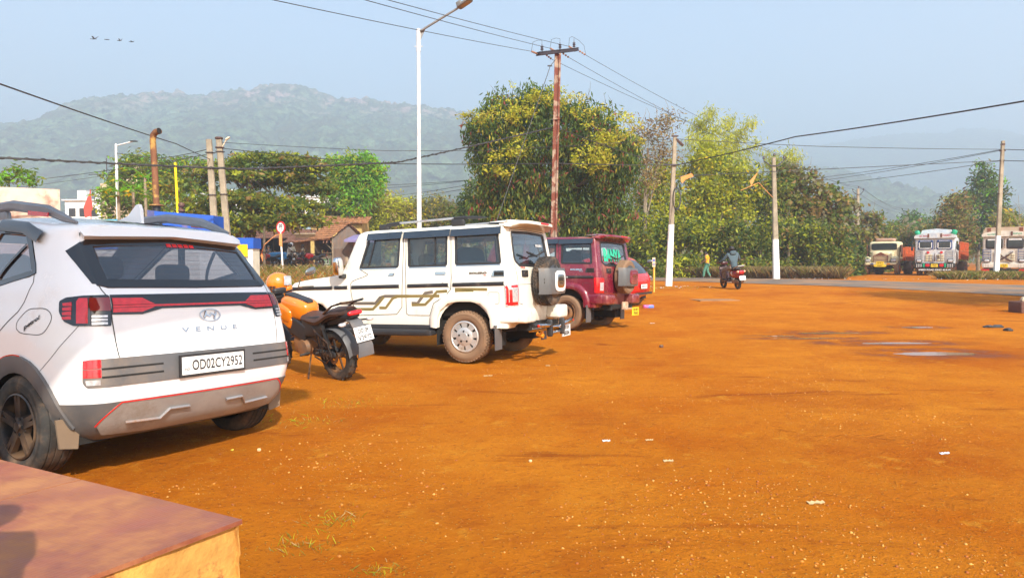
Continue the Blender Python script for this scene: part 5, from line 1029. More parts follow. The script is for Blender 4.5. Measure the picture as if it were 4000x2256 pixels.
def bike(label, loc, rz, tank, lean=-.12, plate=None, group=None, seat=SADDLE, detail=True, grab=True, crash=True):
    r = thing('motorcycle', label, 'motorcycle', loc, 0, group); r.rotation_euler = Matrix.Rotation(rz, 3, 'Z').to_4x4().to_euler(); r.matrix_world = Matrix.Translation(loc)@Matrix.Rotation(rz, 4, 'Z')@Matrix.Rotation(lean, 4, 'Y')
    bwheel(r, 0, .31, .13); bwheel(r, 1.36, .31, .10)
    mb = MB()
    for s in (-1, 1): mb.tube([(s*.095, 1.36, .31), (s*.095, 1.16, .86), (s*.09, 1.10, 1.0)], .022, 8)
    mb.rbox((0, 1.13, .93), (.24, .08, .05), .5, 6); mb.build('fork', BLKM, r)
    mb = MB(); mb.tube([(0, 1.10, .92), (0, .75, .85), (0, .25, .72), (0, -.05, .76)], .028, 6); mb.tube([(0, 1.08, .85), (0, .95, .45), (0, .55, .30), (0, .30, .40), (0, .25, .72)], .025, 6)
    for s in (-1, 1): mb.tube([(s*.10, .30, .60), (s*.12, -.05, .76), (s*.10, -.25, .80)], .014, 6); mb.tube([(s*.10, .32, .36), (s*.10, 0, .31)], [.028, .022], 6)
    mb.build('frame', BLKM, r)
    mb = MB(); mb.rbox((0, .60, .40), (.26, .34, .24), .45); mb.rbox((0, .68, .58), (.18, .20, .22), .4, R=Matrix.Rotation(-.3, 3, 'X'))
    for k in range(5): mb.box((0, .70, .52+.035*k), (.22, .22, .012), R=Matrix.Rotation(-.3, 3, 'X'))
    mb.lathe([(.001, -.16), (.10, -.15), (.11, -.10)], (0, .52, .38), seg=20); mb.lathe([(.11, .10), (.10, .15), (.001, .16)], (0, .52, .38), seg=20); mb.build('engine', ENG, r)
    mb = MB(); mb.rbox((0, .70, .85), (.29, .56, .27), .55, 14, R=Matrix.Rotation(.16, 3, 'X')); [mb.rbox((q*.135, .84, .74), (.05, .34, .16), .45, 10, R=Matrix.Rotation(.5, 3, 'X')) for q in (-1, 1)]; mb.rbox((-.13, .84, .80), (.09, .34, .20), .6, 10, R=Matrix.Rotation(.3, 3, 'X')); mb.rbox((.13, .84, .80), (.09, .34, .20), .6, 10, R=Matrix.Rotation(.3, 3, 'X')); tk = mb.build('fuel_tank', tank, r)
    mb = MB(); mb.rbox((0, .68, .975), (.13, .50, .05), .5, 10, R=Matrix.Rotation(.2, 3, 'X')); mb.build('tank_cover', DARK, tk)
    mb = MB(); n = 16; V = []; fs = []; m = 9
    for i in range(n+1):
        t = i/n; y = .50-.86*t; zt = .835-.03*sin(t*pi)+.10*float(sst(.35, .75, t))-.02*t; w2 = .13+.03*sin(t*pi)-.05*float(sst(.85, 1, t)); th = .10-.03*t
        for j in range(m): a = -pi/2*1.25+pi*1.25*j/(m-1); V.append((w2*sin(a)*1.05, y, zt-th+th*max(cos(a), -.3)))
    for i in range(n):
        for j in range(m-1): fs.append((i*m+j, i*m+j+1, i*m+m+j+1, i*m+m+j))
    fs += [tuple(range(m)), tuple(n*m+j for j in range(m-1, -1, -1))]; mb.add(V, fs); mb.build('seat', seat, r)
    mb = MB(); mb.rbox((0, -.18, .76), (.19, .52, .10), .5, R=Matrix.Rotation(-.25, 3, 'X')); 
    for s in (-1, 1): mb.rbox((s*.11, .28, .66), (.06, .44, .24), .4, 10, R=Matrix.Rotation(-.1, 3, 'X')); mb.rbox((s*.12, .62, .62), (.05, .40, .22), .35, 10, R=Matrix.Rotation(.35, 3, 'X'))
    mb.build('side_panel', DARK, r)
    if grab:
        mb = MB(); mb.tube([(-.15, -.02, .83), (-.16, -.22, .93), (-.15, -.40, .97), (-.08, -.47, .975), (.08, -.47, .975), (.15, -.40, .97), (.16, -.22, .93), (.15, -.02, .83)], .013, 8); mb.build('grab_rail', BLKM, r)
    mb = MB(); mb.rbox((0, -.42, .835), (.19, .06, .055), .5, 10, R=Matrix.Rotation(-.2, 3, 'X')); mb.build('tail_lamp', REDL, r)
    for s in (-1, 1): mb = MB(); mb.tube([(s*.07, -.40, .74), (s*.16, -.42, .73)], .010, 6); ind = mb.build('indicator', BLKM, r); mb = MB(); mb.rbox((s*.195, -.43, .73), (.09, .06, .045), .7, 8); mb.build('indicator_lens', CLEAR, ind)
    mb = MB(); V = []; fs = []       # tail tidy and mudguard
    for i, (y, z, w2) in enumerate([(-.30, .78, .08), (-.42, .74, .085), (-.50, .62, .08), (-.56, .46, .10), (-.55, .34, .11)]): V += [(-w2, y, z), (w2, y, z), (w2*.9, y+.03, z-.01), (-w2*.9, y+.03, z-.01)]
    for i in range(4): fs += [(4*i, 4*i+1, 4*i+5, 4*i+4), (4*i+1, 4*i+2, 4*i+6, 4*i+5), (4*i+3, 4*i, 4*i+4, 4*i+7), (4*i+2, 4*i+3, 4*i+7, 4*i+6)]
    fs.append((16, 17, 18, 19)); mb.add(V, fs); pts = [(0, .335*sin(a)*-1, .31+.335*cos(a)) for a in np.linspace(-.5, 1.55, 10)]
    V = []; fs = []
    for p in pts: V += [(-.085, p[1], p[2]-.015), (-.05, p[1], p[2]+.01), (.05, p[1], p[2]+.01), (.085, p[1], p[2]-.015)]
    for i in range(9): fs += [(4*i+j, 4*i+j+1, 4*i+5+j, 4*i+4+j) for j in range(3)]
    mb.add(V, fs); mb.build('rear_mudguard', GREYP if detail else DARK, r)
    V = []; fs = []; mb = MB()
    for a in np.linspace(-.9, 1.3, 10): V += [(-.07, 1.36-.345*sin(a), .31+.345*cos(a)-.02), (0, 1.36-.35*sin(a), .33+.345*cos(a)), (.07, 1.36-.345*sin(a), .31+.345*cos(a)-.02)]
    for i in range(9): fs += [(3*i+j, 3*i+j+1, 3*i+4+j, 3*i+3+j) for j in range(2)]
    mb.add(V, fs); mb.build('front_mudguard', tank if not detail else DARK, r)
    mb = MB(); c = Vector((.0, -.545, .60)); R_ = Matrix.Rotation(-.25, 3, 'X'); mb.box(c, (.24, .006, .17), R=R_); pl = mb.build('number_plate', PLW, r)
    if plate: mb = MB(); zz = R_@Vector((0, 0, 1)); text_on(mb, plate[0], c+Vector((0, -.006, 0))+zz*.012, (1, 0, 0), zz, .052, .15, .02); text_on(mb, plate[1], c+Vector((0, -.006, 0))-zz*.07, (1, 0, 0), zz, .055, .19, .02); mb.build('plate_number', INK, pl)
    mb = MB(); mb.tube([(-.36, .93, 1.045), (-.22, 1.0, 1.06), (-.08, 1.06, 1.03), (.08, 1.06, 1.03), (.22, 1.0, 1.06), (.36, .93, 1.045)], .012, 8); hb = mb.build('handlebar', BLKM, r)
    for s in (-1, 1):
        mb = MB(); mb.cyl((s*.25, .985, 1.056), (s*.38, .92, 1.043), .018); mb.build('grip', RUBBER, hb); mb = MB(); mb.tube([(s*.25, 1.05, 1.06), (s*.38, .99, 1.05)], .006, 5); mb.build('lever', BLKM, hb)
        mb = MB(); mb.tube([(s*.21, 1.01, 1.06), (s*.26, 1.02, 1.16), (s*.35, 1.0, 1.22)], .007, 6); mi = mb.build('mirror_stem', BLKM, hb); mb = MB(); mb.rbox((s*.41, .99, 1.245), (.17, .025, .095), .8, 10, R=Matrix.Rotation(s*-.3, 3, 'Y')@Matrix.Rotation(.0, 3, 'Z')); mb.build('mirror', mat('mirror_grey', (.25, .26, .27), .08, .8), mi)
    mb = MB(); mb.rbox((0, 1.22, .93), (.20, .16, .20), .6); hl = mb.build('headlight', DARK, r); mb = MB(); mb.rbox((0, 1.29, .93), (.16, .05, .15), .7); mb.build('lens', CLEAR, hl); mb = MB(); mb.rbox((0, 1.12, 1.06), (.18, .08, .06), .5); mb.build('instrument', DARK, r)
    mb = MB(); mb.tube([(.09, .72, .45), (.13, .60, .24), (.14, .30, .24)], .022, 8); mb.tube([(.15, .35, .25), (.17, -.02, .34), (.18, -.28, .42)], [.035, .05, .045], 12); mb.build('exhaust', ENG if detail else CHROME, r)
    mb = MB(); mb.tube([(.11, .12, .70), (.12, -.02, .40)], .028, 8); mb.tube([(-.11, .12, .70), (-.12, -.02, .40)], .028, 8)
    for k in range(7): mb.lathe([(.038, -.004), (.038, .004)], (.113+.0, .10-.02*k, .66-.035*k), ax='Z', seg=10)
    mb.build('shock_absorber', BLKM, r)
    if crash:
        mb = MB(); mb.tube([(-.13, .28, .66), (-.20, .12, .62), (-.21, -.12, .50), (-.20, -.16, .34), (-.17, .02, .24), (-.16, .25, .30)], .009, 6)
        for k in range(4): mb.tube([(-.205, .10-.06*k, .61-.025*k), (-.20, .06-.06*k, .30)], .006, 5)
        mb.tube([(-.18, .22, .52), (-.21, .0, .46), (-.205, -.15, .44)], .006, 5); mb.build('sari_guard', BLKM, r)
        mb = MB(); mb.rbox((-.10, .14, .33), (.03, .46, .09), .5); mb.build('chain_cover', DARK, r)
        mb = MB(); mb.tube([(-.2, .95, .40), (-.28, .85, .52), (-.10, .92, .72), (.10, .92, .72), (.28, .85, .52), (.2, .95, .40)], .012, 6); mb.build('crash_guard', BLKM, r)
    mb = MB(); mb.tube([(-.10, .42, .30), (-.22, .36, .02)], .012, 6); mb.box((-.22, .36, .012), (.07, .05, .012)); mb.build('side_stand', BLKM, r)
    mb = MB()
    for s in (-1, 1): mb.cyl((s*.12, .42, .32), (s*.25, .42, .32), .014, 8); mb.cyl((s*.12, .12, .36), (s*.24, .10, .37), .012, 8)
    mb.build('footrest', RUBBER, r); return r
ORG = mat('orange_paint', (.72, .19, .010), .22, coat=.6, dust=.15)
bike('orange motorcycle with brown seat parked between the white crossover and cream jeep', (-2.05, 8.36, 0), .86, ORG, -.13, ('OD 09', 'V2972'))
# helmet hung on the handlebar
h = thing('helmet', 'orange full face helmet with clear visor hung on the motorcycle handlebar', 'helmet', (PX(1086, 9.25), 9.25, PZ(1103, 9.25)), -pi/2+.45); mb = MB(); mb.rbox((0, 0, 0), (.27, .30, .29), .93, 18); mb.rbox((0, .11, -.07), (.19, .14, .13), .75, 12); sh = mb.build('shell', ORG, h)
mb = MB(); n = 12; V = []; fs = []
for i in range(n+1):
    a = -1.25+2.5*i/n
    for z, q in ((.10, 1.0), (.05, 1.06), (-.02, 1.04)): V.append((.145*q*sin(a), .158*q*cos(a)+.005, z+.0))
for i in range(n): fs += [(3*i+j, 3*i+j+1, 3*i+4+j, 3*i+3+j) for j in range(2)]
mb.add(V, fs); mb.build('visor', mat('visor_clear', (.55, .58, .62), .08, .3, coat=.6), h); mb = MB(); mb.rbox((0, .13, -.10), (.12, .09, .05), .5, 8); mb.build('chin_vent', DARK, h)
mb = MB(); V, fs_ = text('JONES', .07, .03, .26); VV = []
for x, y, z in V: a = 2.75-x/.15; VV.append((.146*sin(a), .155*cos(a), y-.10))
mb.add(VV, fs_); mb.build('lettering', INK, h)
# shop-front motorcycles
dk = lambda n, c: mat(n, c, .25, coat=.5, dust=.2)
for i, (px, d, rz, tank, lb, pl) in enumerate([(1250, 47, 2.1, dk('red_paint', (.55, .012, .03)), 'bright red motorcycle parked in front of the tailor hut', ('OD 11', '4417')), (1206, 48.5, 2.0, dk('black_paint', (.02, .02, .025)), 'black motorcycle under the man in khaki shirt', None), (1150, 46.5, 3.4, dk('pale_paint', (.45, .45, .43)), 'pale motorcycle ridden by the man in black helmet', None), (1078, 48, 2.3, dk('red_paint2', (.50, .03, .02)), 'red and black motorcycle left of the speed sign', None), (1052, 50, 1.9, dk('navy_paint', (.03, .05, .12)), 'navy motorcycle at the left shop front', None)]):
    x = PX(px, d); bike(lb, (x, d, tz(x, d)), rz, tank, -.1, pl, 'motorcycles parked at the shops', DARK, False, True, False)
x = PX(1092, 49.5); mb = MB(); mb.rbox((0, 0, .85), (1.5, .7, .5), .6, 14); mb.rbox((.3, -.1, .65), (1.6, .6, .3), .5, 12); tag(mb.build('tarpaulin', mat('blue_tarp', (.03, .20, .42), .5, bump=.4, bs=6)), 'blue tarpaulin bundle behind the parked motorcycles', 'tarpaulin').location = (x, 49.5, tz(x, 49.5))
WS = mat('white_cloth', (.70, .70, .68), .8); CS = mat('cream_cloth', (.62, .58, .42), .8); KS = mat('khaki_cloth', (.36, .27, .16), .8); DT = mat('dark_cloth', (.03, .03, .04), .85); YS = mat('yellow_shirt', (.80, .36, .01), .8); GT = mat('green_cloth', (.08, .22, .15), .85); HOOD = mat('slate_hoodie', (.060, .095, .115), .85, bump=.2, bs=12); KT = mat('brown_trouser', (.16, .12, .085), .85)
x = PX(1120, 46.2); person('man in white shirt and black helmet sitting on the pale motorcycle', (x, 46.6, tz(x, 46.2)), -1.1, WS, DT, SIT, hair=False, helmet=mat('black_helmet', (.03, .03, .035), .2, coat=.5))
x = PX(1140, 48); person('man in cream shirt and white helmet standing beside the motorcycles', (x, 48, tz(x, 48)), .3, CS, DT, None, hair=False, helmet=mat('white_helmet', (.75, .75, .75), .25, coat=.4), sleeves='long')
x = PX(1190, 48.8); person('man in khaki shirt sitting sideways on the black motorcycle', (x, 48.8, tz(x, 48.8)), 1.9, KS, DT, SIT)
x = PX(1046, 51); person('seated man in dark shirt inside the left shop', (x, 51.5, tz(x, 51)), 2.6, DT, DT, SIT)
# walking man and the scooter with its rider
x = PX(2762, 42.7); W = dict(h1=(0, .09, 1.50), h2=(0, .12, 1.58), nk=(0, .05, 1.43), el=(-.24, .05, 1.12), wl=(-.22, .30, .98), er=(.24, -.10, 1.13), wr=(.24, -.06, .87), kl=(-.09, .16, .50), al=(-.09, .20, .09), tl=(-.09, .35, .06), kr=(.09, .0, .48), ar=(.09, -.20, .12), tr=(.10, -.06, .05))
pm = person('walking man in yellow shirt and green trousers with a scarf, beyond the road', (x, 42.7, tz(x, 42.7)-.02), 1.15, YS, GT, W)
mb = MB(); mb.tube([(-.09, .12, 1.20), (-.08, .10, 1.40), (0, -.03, 1.48), (.08, .10, 1.40), (.09, .14, 1.12)], .035, 6); mb.build('scarf', mat('scarf', (.55, .40, .36), .9, c2=(.25, .08, .08), c2s=14), pm)
def scooter(label, loc, rz, lean):
    r = thing('scooter', label, 'scooter', loc); r.matrix_world = Matrix.Translation(loc)@Matrix.Rotation(rz, 4, 'Z')@Matrix.Rotation(lean, 4, 'Y'); bwheel(r, 0, .23, .10); bwheel(r, 1.24, .25, .09); MR = mat('wine_paint', (.20, .006, .02), .2, coat=.7)
    mb = MB(); mb.rbox((0, .05, .58), (.34, .74, .30), .6, 14, R=Matrix.Rotation(.10, 3, 'X')); mb.rbox((0, -.22, .62), (.28, .36, .20), .6, 12, R=Matrix.Rotation(-.2, 3, 'X')); mb.build('rear_body', MR, r)
    mb = MB(); mb.rbox((0, .86, .30), (.30, .60, .07), .4); mb.rbox((0, 1.12, .62), (.38, .07, .62), .5, 12, R=Matrix.Rotation(-.2, 3, 'X')); mb.rbox((0, 1.06, 1.0), (.30, .16, .14), .6, 10); mb.build('leg_shield', mat('dark_wine', (.06, .01, .015), .3, coat=.5), r); mb = MB(); mb.rbox((0, 1.27, .44), (.13, .40, .12), .6, 10); mb.build('front_mudguard', MR, r)
    mb = MB(); mb.rbox((0, .18, .79), (.27, .66, .10), .55, 12); mb.build('seat', SEATL, r); mb = MB(); mb.tube([(-.13, .0, .80), (-.15, -.22, .86), (-.12, -.40, .90), (.12, -.40, .90), (.15, -.22, .86), (.13, .0, .80)], .018, 8); mb.build('grab_rail', SILVER, r)
    mb = MB(); mb.rbox((0, -.39, .66), (.20, .06, .10), .6, 10); mb.build('tail_lamp', REDL, r)
    for s in (-1, 1): mb = MB(); mb.rbox((s*.13, -.34, .68), (.07, .12, .08), .6, 8); mb.build('indicator', mat('peach_lens', (.75, .40, .25), .2), r)
    mb = MB(); mb.box((0, -.44, .44), (.24, .008, .16), R=Matrix.Rotation(-.2, 3, 'X')); mb.build('number_plate', PLW, r); mb = MB(); mb.rbox((0, -.30, .42), (.12, .30, .12), .5, 8); mb.rbox((.10, .05, .30), (.14, .5, .2), .5, 10); mb.rbox((-.12, -.05, .30), (.10, .5, .14), .5, 10); mb.tube([(.14, .3, .24), (.16, -.05, .28), (.16, -.25, .33)], .045, 10); mb.build('engine', ENG, r)
    mb = MB(); mb.tube([(-.34, .92, 1.02), (-.15, 1.02, 1.06), (.15, 1.02, 1.06), (.34, .92, 1.02)], .018, 8); mb.build('handlebar', BLKM, r)
    for s in (-1, 1): mb = MB(); mb.tube([(s*.22, 1.0, 1.06), (s*.32, 1.0, 1.20)], .006, 5); mb.rbox((s*.36, .99, 1.24), (.12, .03, .08), .7, 8); mb.build('mirror', BLKM, r)
    return r
x, y = PX(2884, 26.9), 26.9; SR = 30; lo = (x, y, tz(x, y)+.01); scooter('wine red scooter carrying a rider in a grey hoodie onto the road', lo, .14, -.09)
P = dict(SIT); P.update(pel=(0, .20, .88), wa=(0, .21, 1.0), ch=(0, .26, 1.22), nk=(0, .29, 1.40), h1=(0, .31, 1.49), h2=(0, .30, 1.57), sl=(-.19, .27, 1.34), sr=(.19, .27, 1.34), el=(-.34, .42, 1.12), er=(.34, .42, 1.12), wl=(-.33, .82, 1.06), wr=(.33, .82, 1.06), hl=(-.10, .26, .86), hr=(.10, .26, .86), kl=(-.22, .72, .76), kr=(.20, .72, .76), al=(-.14, .80, .40), ar=(.14, .80, .40), tl=(-.14, .95, .36), tr=(.14, .95, .36))
rd = person('scooter rider seen from behind in slate hoodie and brown trousers', lo, .14, HOOD, KT, P, sleeves='long'); rd.matrix_world = Matrix.Translation(lo)@Matrix.Rotation(.14, 4, 'Z')@Matrix.Rotation(-.09, 4, 'Y'); mb = MB(); mb.rbox((0, .19, 1.40), (.26, .14, .16), .6, 10); mb.build('hood', HOOD, rd)
# unseen figure added beside the camera to cast the shadow across the platform
person('unseen bystander added on the tiled platform to cast a shadow on the tiles', (-1.34, .90, .36), .2, CS, DT, None)
# ---------------------------------------------------------------- trucks
TCR = mat('truck_cream', (.66, .58, .36), .45, dust=.35, dcol=(.35, .20, .10), ds=1.5); TWH = mat('truck_white', (.62, .62, .60), .4, dust=.25, dcol=(.40, .26, .14), ds=1.5, c2=(.45, .50, .56), c2s=3); TGR = mat('truck_grime', (.60, .56, .48), .5, dust=.2, dcol=(.33, .19, .10)); TOR = mat('cargo_orange', (.55, .10, .02), .5, dust=.4, dcol=(.30, .12, .05)); TBL = mat('truck_blue', (.03, .07, .22), .4); TGN = mat('truck_green', (.01, .32, .16), .4); YPL = mat('yellow_plate', (.80, .55, .02), .45); DGL = mat('truck_glass', (.03, .035, .04), .08, coat=.5); RST = mat('rusty_grille', (.16, .045, .02), .7, var=.4); CARG = mat('cargo_brown', (.30, .17, .09), .8)
def twheels(r, ys, w_=2.2):
    for y in ys:
        for s in (-1, 1): e = thing('wheel', None, None); e.parent = r; e.location = (s*w_/2*.92, y, .50); mb = MB(); dd = .30 if y == ys[0] else .55; mb.lathe([(.26, -dd/2), (.46, -dd/2), (.50, -dd*.4), (.50, dd*.4), (.46, dd/2), (.26, dd/2)], seg=28); mb.build('tyre', RUBBER_D, e); mb = MB(); mb.lathe([(.27, -dd/2+.02), (.12, -dd/2+.06), (.12, -dd/2-.02), (.001, -dd/2-.03)], seg=20); mb.lathe([(.27, dd/2-.02), (.12, dd/2-.06), (.12, dd/2+.02), (.001, dd/2+.03)], seg=20); mb.build('rim', TOR, e)
def cargo(r, y0, y1, z0, z1, w_, m):
    mb = MB(); mb.box((0, (y0+y1)/2, z0+.08), (w_, y0-y1, .16))
    for s in (-1, 1): mb.box((s*w_/2, (y0+y1)/2, (z0+z1)/2), (.06, y0-y1, z1-z0))
    mb.box((0, y0, (z0+z1)/2), (w_, .06, z1-z0)); mb.box((0, y1, (z0+z1)/2), (w_, .06, z1-z0)); n = int((y0-y1)/.5)
    for s in (-1, 1):
        for i in range(n+1): mb.box((s*(w_/2+.05), lerp(y1, y0, i/n), (z0+z1)/2), (.05, .07, z1-z0+.04))
        for z in (z0+.25, (z0+z1)/2, z1): mb.box((s*(w_/2+.045), (y0+y1)/2, z), (.045, y0-y1, .07))
    c = mb.build('cargo_bed', m, r, smooth=None); mb = MB(); mb.box((-.45, (y0+y1)/2, .75), (.12, y0-y1+1.5, .22)); mb.box((.45, (y0+y1)/2, .75), (.12, y0-y1+1.5, .22)); mb.build('chassis', UNDER, r, smooth=None); return c
# bonneted truck
def truck_nose(label, px, d, rz, sc):
    x = PX(px, d); r = thing('truck', label, 'truck', (x, d, tz(x, d)), rz, 'trucks parked beyond the road'); r.scale = (sc,)*3
    mb = MB(); mb.rbox((0, -1.75, 1.72), (2.05, 1.4, 1.5), .18, 14); mb.rbox((0, -.62, 1.30), (1.35, 1.35, .86), .30, 14); cab = mb.build('cab', TCR, r)
    mb = MB(); mb.rbox((0, -1.04, 2.08), (1.72, .05, .52), .25, 12, R=Matrix.Rotation(-.1, 3, 'X')); mb.build('windscreen', DGL, cab); mb = MB(); mb.rbox((0, -1.6, 2.60), (1.30, .7, .24), .3); mb.build('roof_box', mat('dusty_pink', (.40, .24, .17), .8), r)
    mb = MB(); mb.prism([(-.48, .86), (.48, .86), (.50, 1.42), (.30, 1.50), (0, 1.68), (-.30, 1.50), (-.50, 1.42)], .02, .08, 'Y'); g = mb.build('grille', RST, r, smooth=None); mb = MB()
    for k in range(5): mb.box((0, .085, .95+.10*k), (.9, .02, .03))
    mb.build('grille_bar', TCR, g)
    for s in (-1, 1):
        mb = MB(); mb.rbox((s*.86, -.42, 1.06), (.48, 1.0, .60), .45, 12); mb.build('fender', TCR, r); mb = MB(); mb.rbox((s*.84, .09, 1.06), (.32, .08, .20), .4, 10); hl = mb.build('headlight', CLEAR, r); mb = MB(); mb.rbox((s*.84, .08, 1.06), (.38, .06, .26), .35, 10); mb.build('bezel', DARK, hl)
        mb = MB(); mb.rbox((s*1.05, -1.5, 1.95), (.03, .70, .50), .2); mb.build('side_window', DGL, r)
        mb = MB(); mb.box((s*1.16, -1.15, 1.75), (.04, .5, .9)); mb.build('open_door' if s < 0 else 'mirror', mat('door_brown', (.14, .05, .03), .6), r)
    mb = MB(); mb.rbox((0, .16, .82), (2.10, .14, .17), .25, 10); bp = mb.build('bumper', TCR, r)
    for s, m_ in ((-1, ORANGE_L), (1, TBL)): mb = MB(); mb.box((s*.55, .235, .82), (.2, .01, .10)); mb.build('marker', m_, bp)
    mb = MB(); mb.prism([(-.34, .60), (-.45, .68), (-.34, .76), (-.25, .76), (-.25, .98), (.25, .98), (.25, .76), (.34, .76), (.45, .68), (.34, .60)], .24, .26, 'Y'); p_ = mb.build('number_plate', YPL, r, smooth=None); mb = MB(); text_on(mb, 'OD 09 G', (0, .268, .83), (-1, 0, 0), (0, 0, 1), .08, .36, .02); text_on(mb, '0337', (0, .268, .65), (-1, 0, 0), (0, 0, 1), .09, .36, .02); mb.build('plate_number', INK, p_)
    mb = MB(); mb.tube([(-.9, 0, .5), (.9, 0, .5)], .06, 8); mb.rbox((0, -.6, .6), (1.2, 1.2, .4), .3); mb.build('front_axle', UNDER, r); cargo(r, -2.6, -6.0, 1.05, 2.05, 2.2, TOR); twheels(r, [-.45, -4.6]); return r
truck_nose('cream bonneted truck with rusty arched grille, leftmost of the three trucks', 3440, 51.5, rad(141), 1.0)
def truck_flat(label, px, d, rz, m, style):
    x = PX(px, d); r = thing('truck', label, 'truck', (x, d, tz(x, d)-.02), rz, 'trucks parked beyond the road'); w_ = 2.42
    mb = MB(); mb.rbox((0, -.95, 1.72), (w_, 1.9, 1.86), .10, 14); cab = mb.build('cab', m, r)
    mb = MB(); n = 12; P = [(-w_/2-.03, 2.60), (-w_/2-.03, 2.74)]+[(w_/2*1.02*sin(t), 2.74+.22*cos(t)) for t in np.linspace(-1.45, 1.45, n)]+[(w_/2+.03, 2.74), (w_/2+.03, 2.60)]; mb.prism(P, -.5, .12, 'Y'); br = mb.build('brow', m, r, smooth=30)
    mb = MB(); text_on(mb, 'ALL INDIA', (.66, .125, 2.70), (-1, 0, 0), (0, 0, 1), .10, .55, .02); text_on(mb, 'PERMIT' if style == 1 else 'KING', (-.68, .125, 2.72), (-1, 0, 0), (0, 0, 1), .10, .45, .02); mb.build('lettering', mat('red_letters', (.45, .03, .05), .5) if style == 1 else TGN, br)
    mb = MB(); mb.prism([(-.95, 2.9), (.95, 2.9), (.85, 3.18), (0, 3.27), (-.85, 3.18)] if style == 1 else [(-1.2, 2.85), (1.2, 2.85), (1.05, 3.2), (-1.05, 3.2)], -.9, -.5 if style == 1 else .0, 'Y'); mb.build('roof_board', m if style == 1 else mat('dust_pink', (.46, .34, .24), .9), r, smooth=None)
    mb = MB()
    for s in (-.38, .38): mb.box((s, .13, 2.78), (.10, .02, .26))
    if style == 2:
        for s in (-.85, .85): mb.box((s, .01, 3.02), (.2, .03, .28))
    mb.build('vent_slot', RST, r)
    for s in (-1, 1):
        if style == 1: mb = MB(); mb.rbox((s*1.10, -.25, 2.98), (.32, .5, .36), .6, 10, R=Matrix.Rotation(s*.3, 3, 'Y')); mb.build('roof_drum', TGN, r)
        fr = MB(); fr.rbox((s*.56, .005, 2.14), (.92, .05, .66), .25, 14); f = fr.build('window_frame', TBL if style == 1 else DARK, r); mb = MB(); mb.rbox((s*.56, .03, 2.12), (.80, .05, .50), .25, 14); g = mb.build('windscreen', DGL, f)
        mb = MB(); mb.box((s*.56, .055, 2.40), (.70, .01, .08)); sb = mb.build('sun_strip', TBL if style == 1 else PLW, g)
        if style == 1: mb = MB(); text_on(mb, 'DULHAN' if s > 0 else 'RAJASTHAN', (s*.56, .063, 2.375), (-1, 0, 0), (0, 0, 1), .055, .6, .02); mb.build('lettering', PLW, sb); mb = MB(); [mb.box((s*.56+q*.37, .058, 2.12), (.05, .006, .36)) for q in (-1, 1)]; mb.box((s*.56, .058, 1.90), (.7, .006, .045)); mb.build('decal', PLW, g)
        mb = MB(); mb.rbox((s*.93, .06, 1.04), (.36, .10, .24), .35, 10); hl = mb.build('headlight', DARK, r); mb = MB(); mb.rbox((s*.93, .10, 1.04), (.28, .06, .17), .4, 10); mb.build('lens', CLEAR, hl)
        mb = MB()
        for z in (1.25, 1.42, 1.60, 1.76): mb.tube([(s*.72, .06, z), (s*1.16, .06, z)], .018, 6)
        for q in (.72, 1.16): mb.tube([(s*q, .06, 1.0), (s*q, .06, 1.78)], .018, 6)
        mb.build('climbing_rail', SILVER if style == 1 else TBL, r)
        mb = MB(); mb.cyl((s*.40, .0, 1.62), (s*.40, .06, 1.62), .085, 14); mb.build('fog_lamp', REDL if style == 1 else CLEAR, r)
        mb = MB(); mb.rbox((s*1.37, .0, 1.95), (.14, .06, .42), .4, 8); mb.tube([(s*1.2, -.05, 2.2), (s*1.38, 0, 2.15)], .015, 5); mb.build('mirror', DARK, r)
        mb = MB(); mb.rbox((s*1.22, -.75, 2.12), (.03, .9, .55), .2); mb.build('side_window', DGL, r)
        if style == 1: mb = MB(); mb.box((s*.64, .075, .74), (.10, .02, .28)); mb.build('marker', TGN, r)
        mb = MB(); [mb.box((s*(.80+.13*k), .078, .66+.12*(j)), (.06, .012, .06)) for k in range(3) for j in range(2)]; mb.build('reflector_dots', PLW, r)
    mb = MB()
    for i in range(3):
        for j in (-2, -1, 1, 2): mb.rbox((j*.23, .03, 1.10+.16*i), (.19, .05, .12), .3, 8)
    mb.build('grille_panel', mat('grille_cream', (.52, .45, .30), .5), r)
    mb = MB(); mb.tube([(0, .08, 1.0), (.02, .10, 1.35), (-.01, .08, 1.55)], [.05, .035, .015], 8); mb.tube([(-.28, .08, 1.2), (-.22, .10, 1.42)], .03, 6)
    if style == 2: mb = MB(); mb.tube([(-.42, .10, .98), (.1, .12, 1.3), (.42, .10, 1.72)], [.05, .045, .02], 6); mb.tube([(.40, .10, .98), (-.1, .12, 1.3), (-.46, .10, 1.60)], [.05, .045, .02], 6)
    mb.build('grille_cloth', mat('black_tassel', (.07, .03, .02), .9), r)
    mb = MB(); [mb.sph((0, .05, 1.88+.09*k), .035, 6) for k in range(7)]; mb.build('tassel', DARK if style == 1 else RST, r)
    mb = MB(); mb.rbox((0, -.05, .74), (w_, .22, .32), .15, 10); bp = mb.build('bumper', DARK if style == 1 else TGR, r, smooth=30); mb = MB(); mb.rbox((0, .02, .42), (2.0 if style == 1 else 2.5, .10, .20), .2, 8); lo = mb.build('lower_bumper', UNDER, r)
    if style == 1: mb = MB(); text_on(mb, 'SPEED ROAD KING 40.K.M', (0, .075, .37), (-1, 0, 0), (0, 0, 1), .11, 1.9, .03); mb.build('lettering', PLW, lo); mb = MB(); [mb.rbox((s*.42, .07, .74), (.26, .02, .2), .6, 8) for s in (-1, 1)]; mb.build('lotus_motif', REDL, bp)
    else:
        for s in (-1, 1): mb = MB(); mb.box((s*1.0, .08, .42), (.42, .02, .14)); mb.build('reflector', REDL, lo)
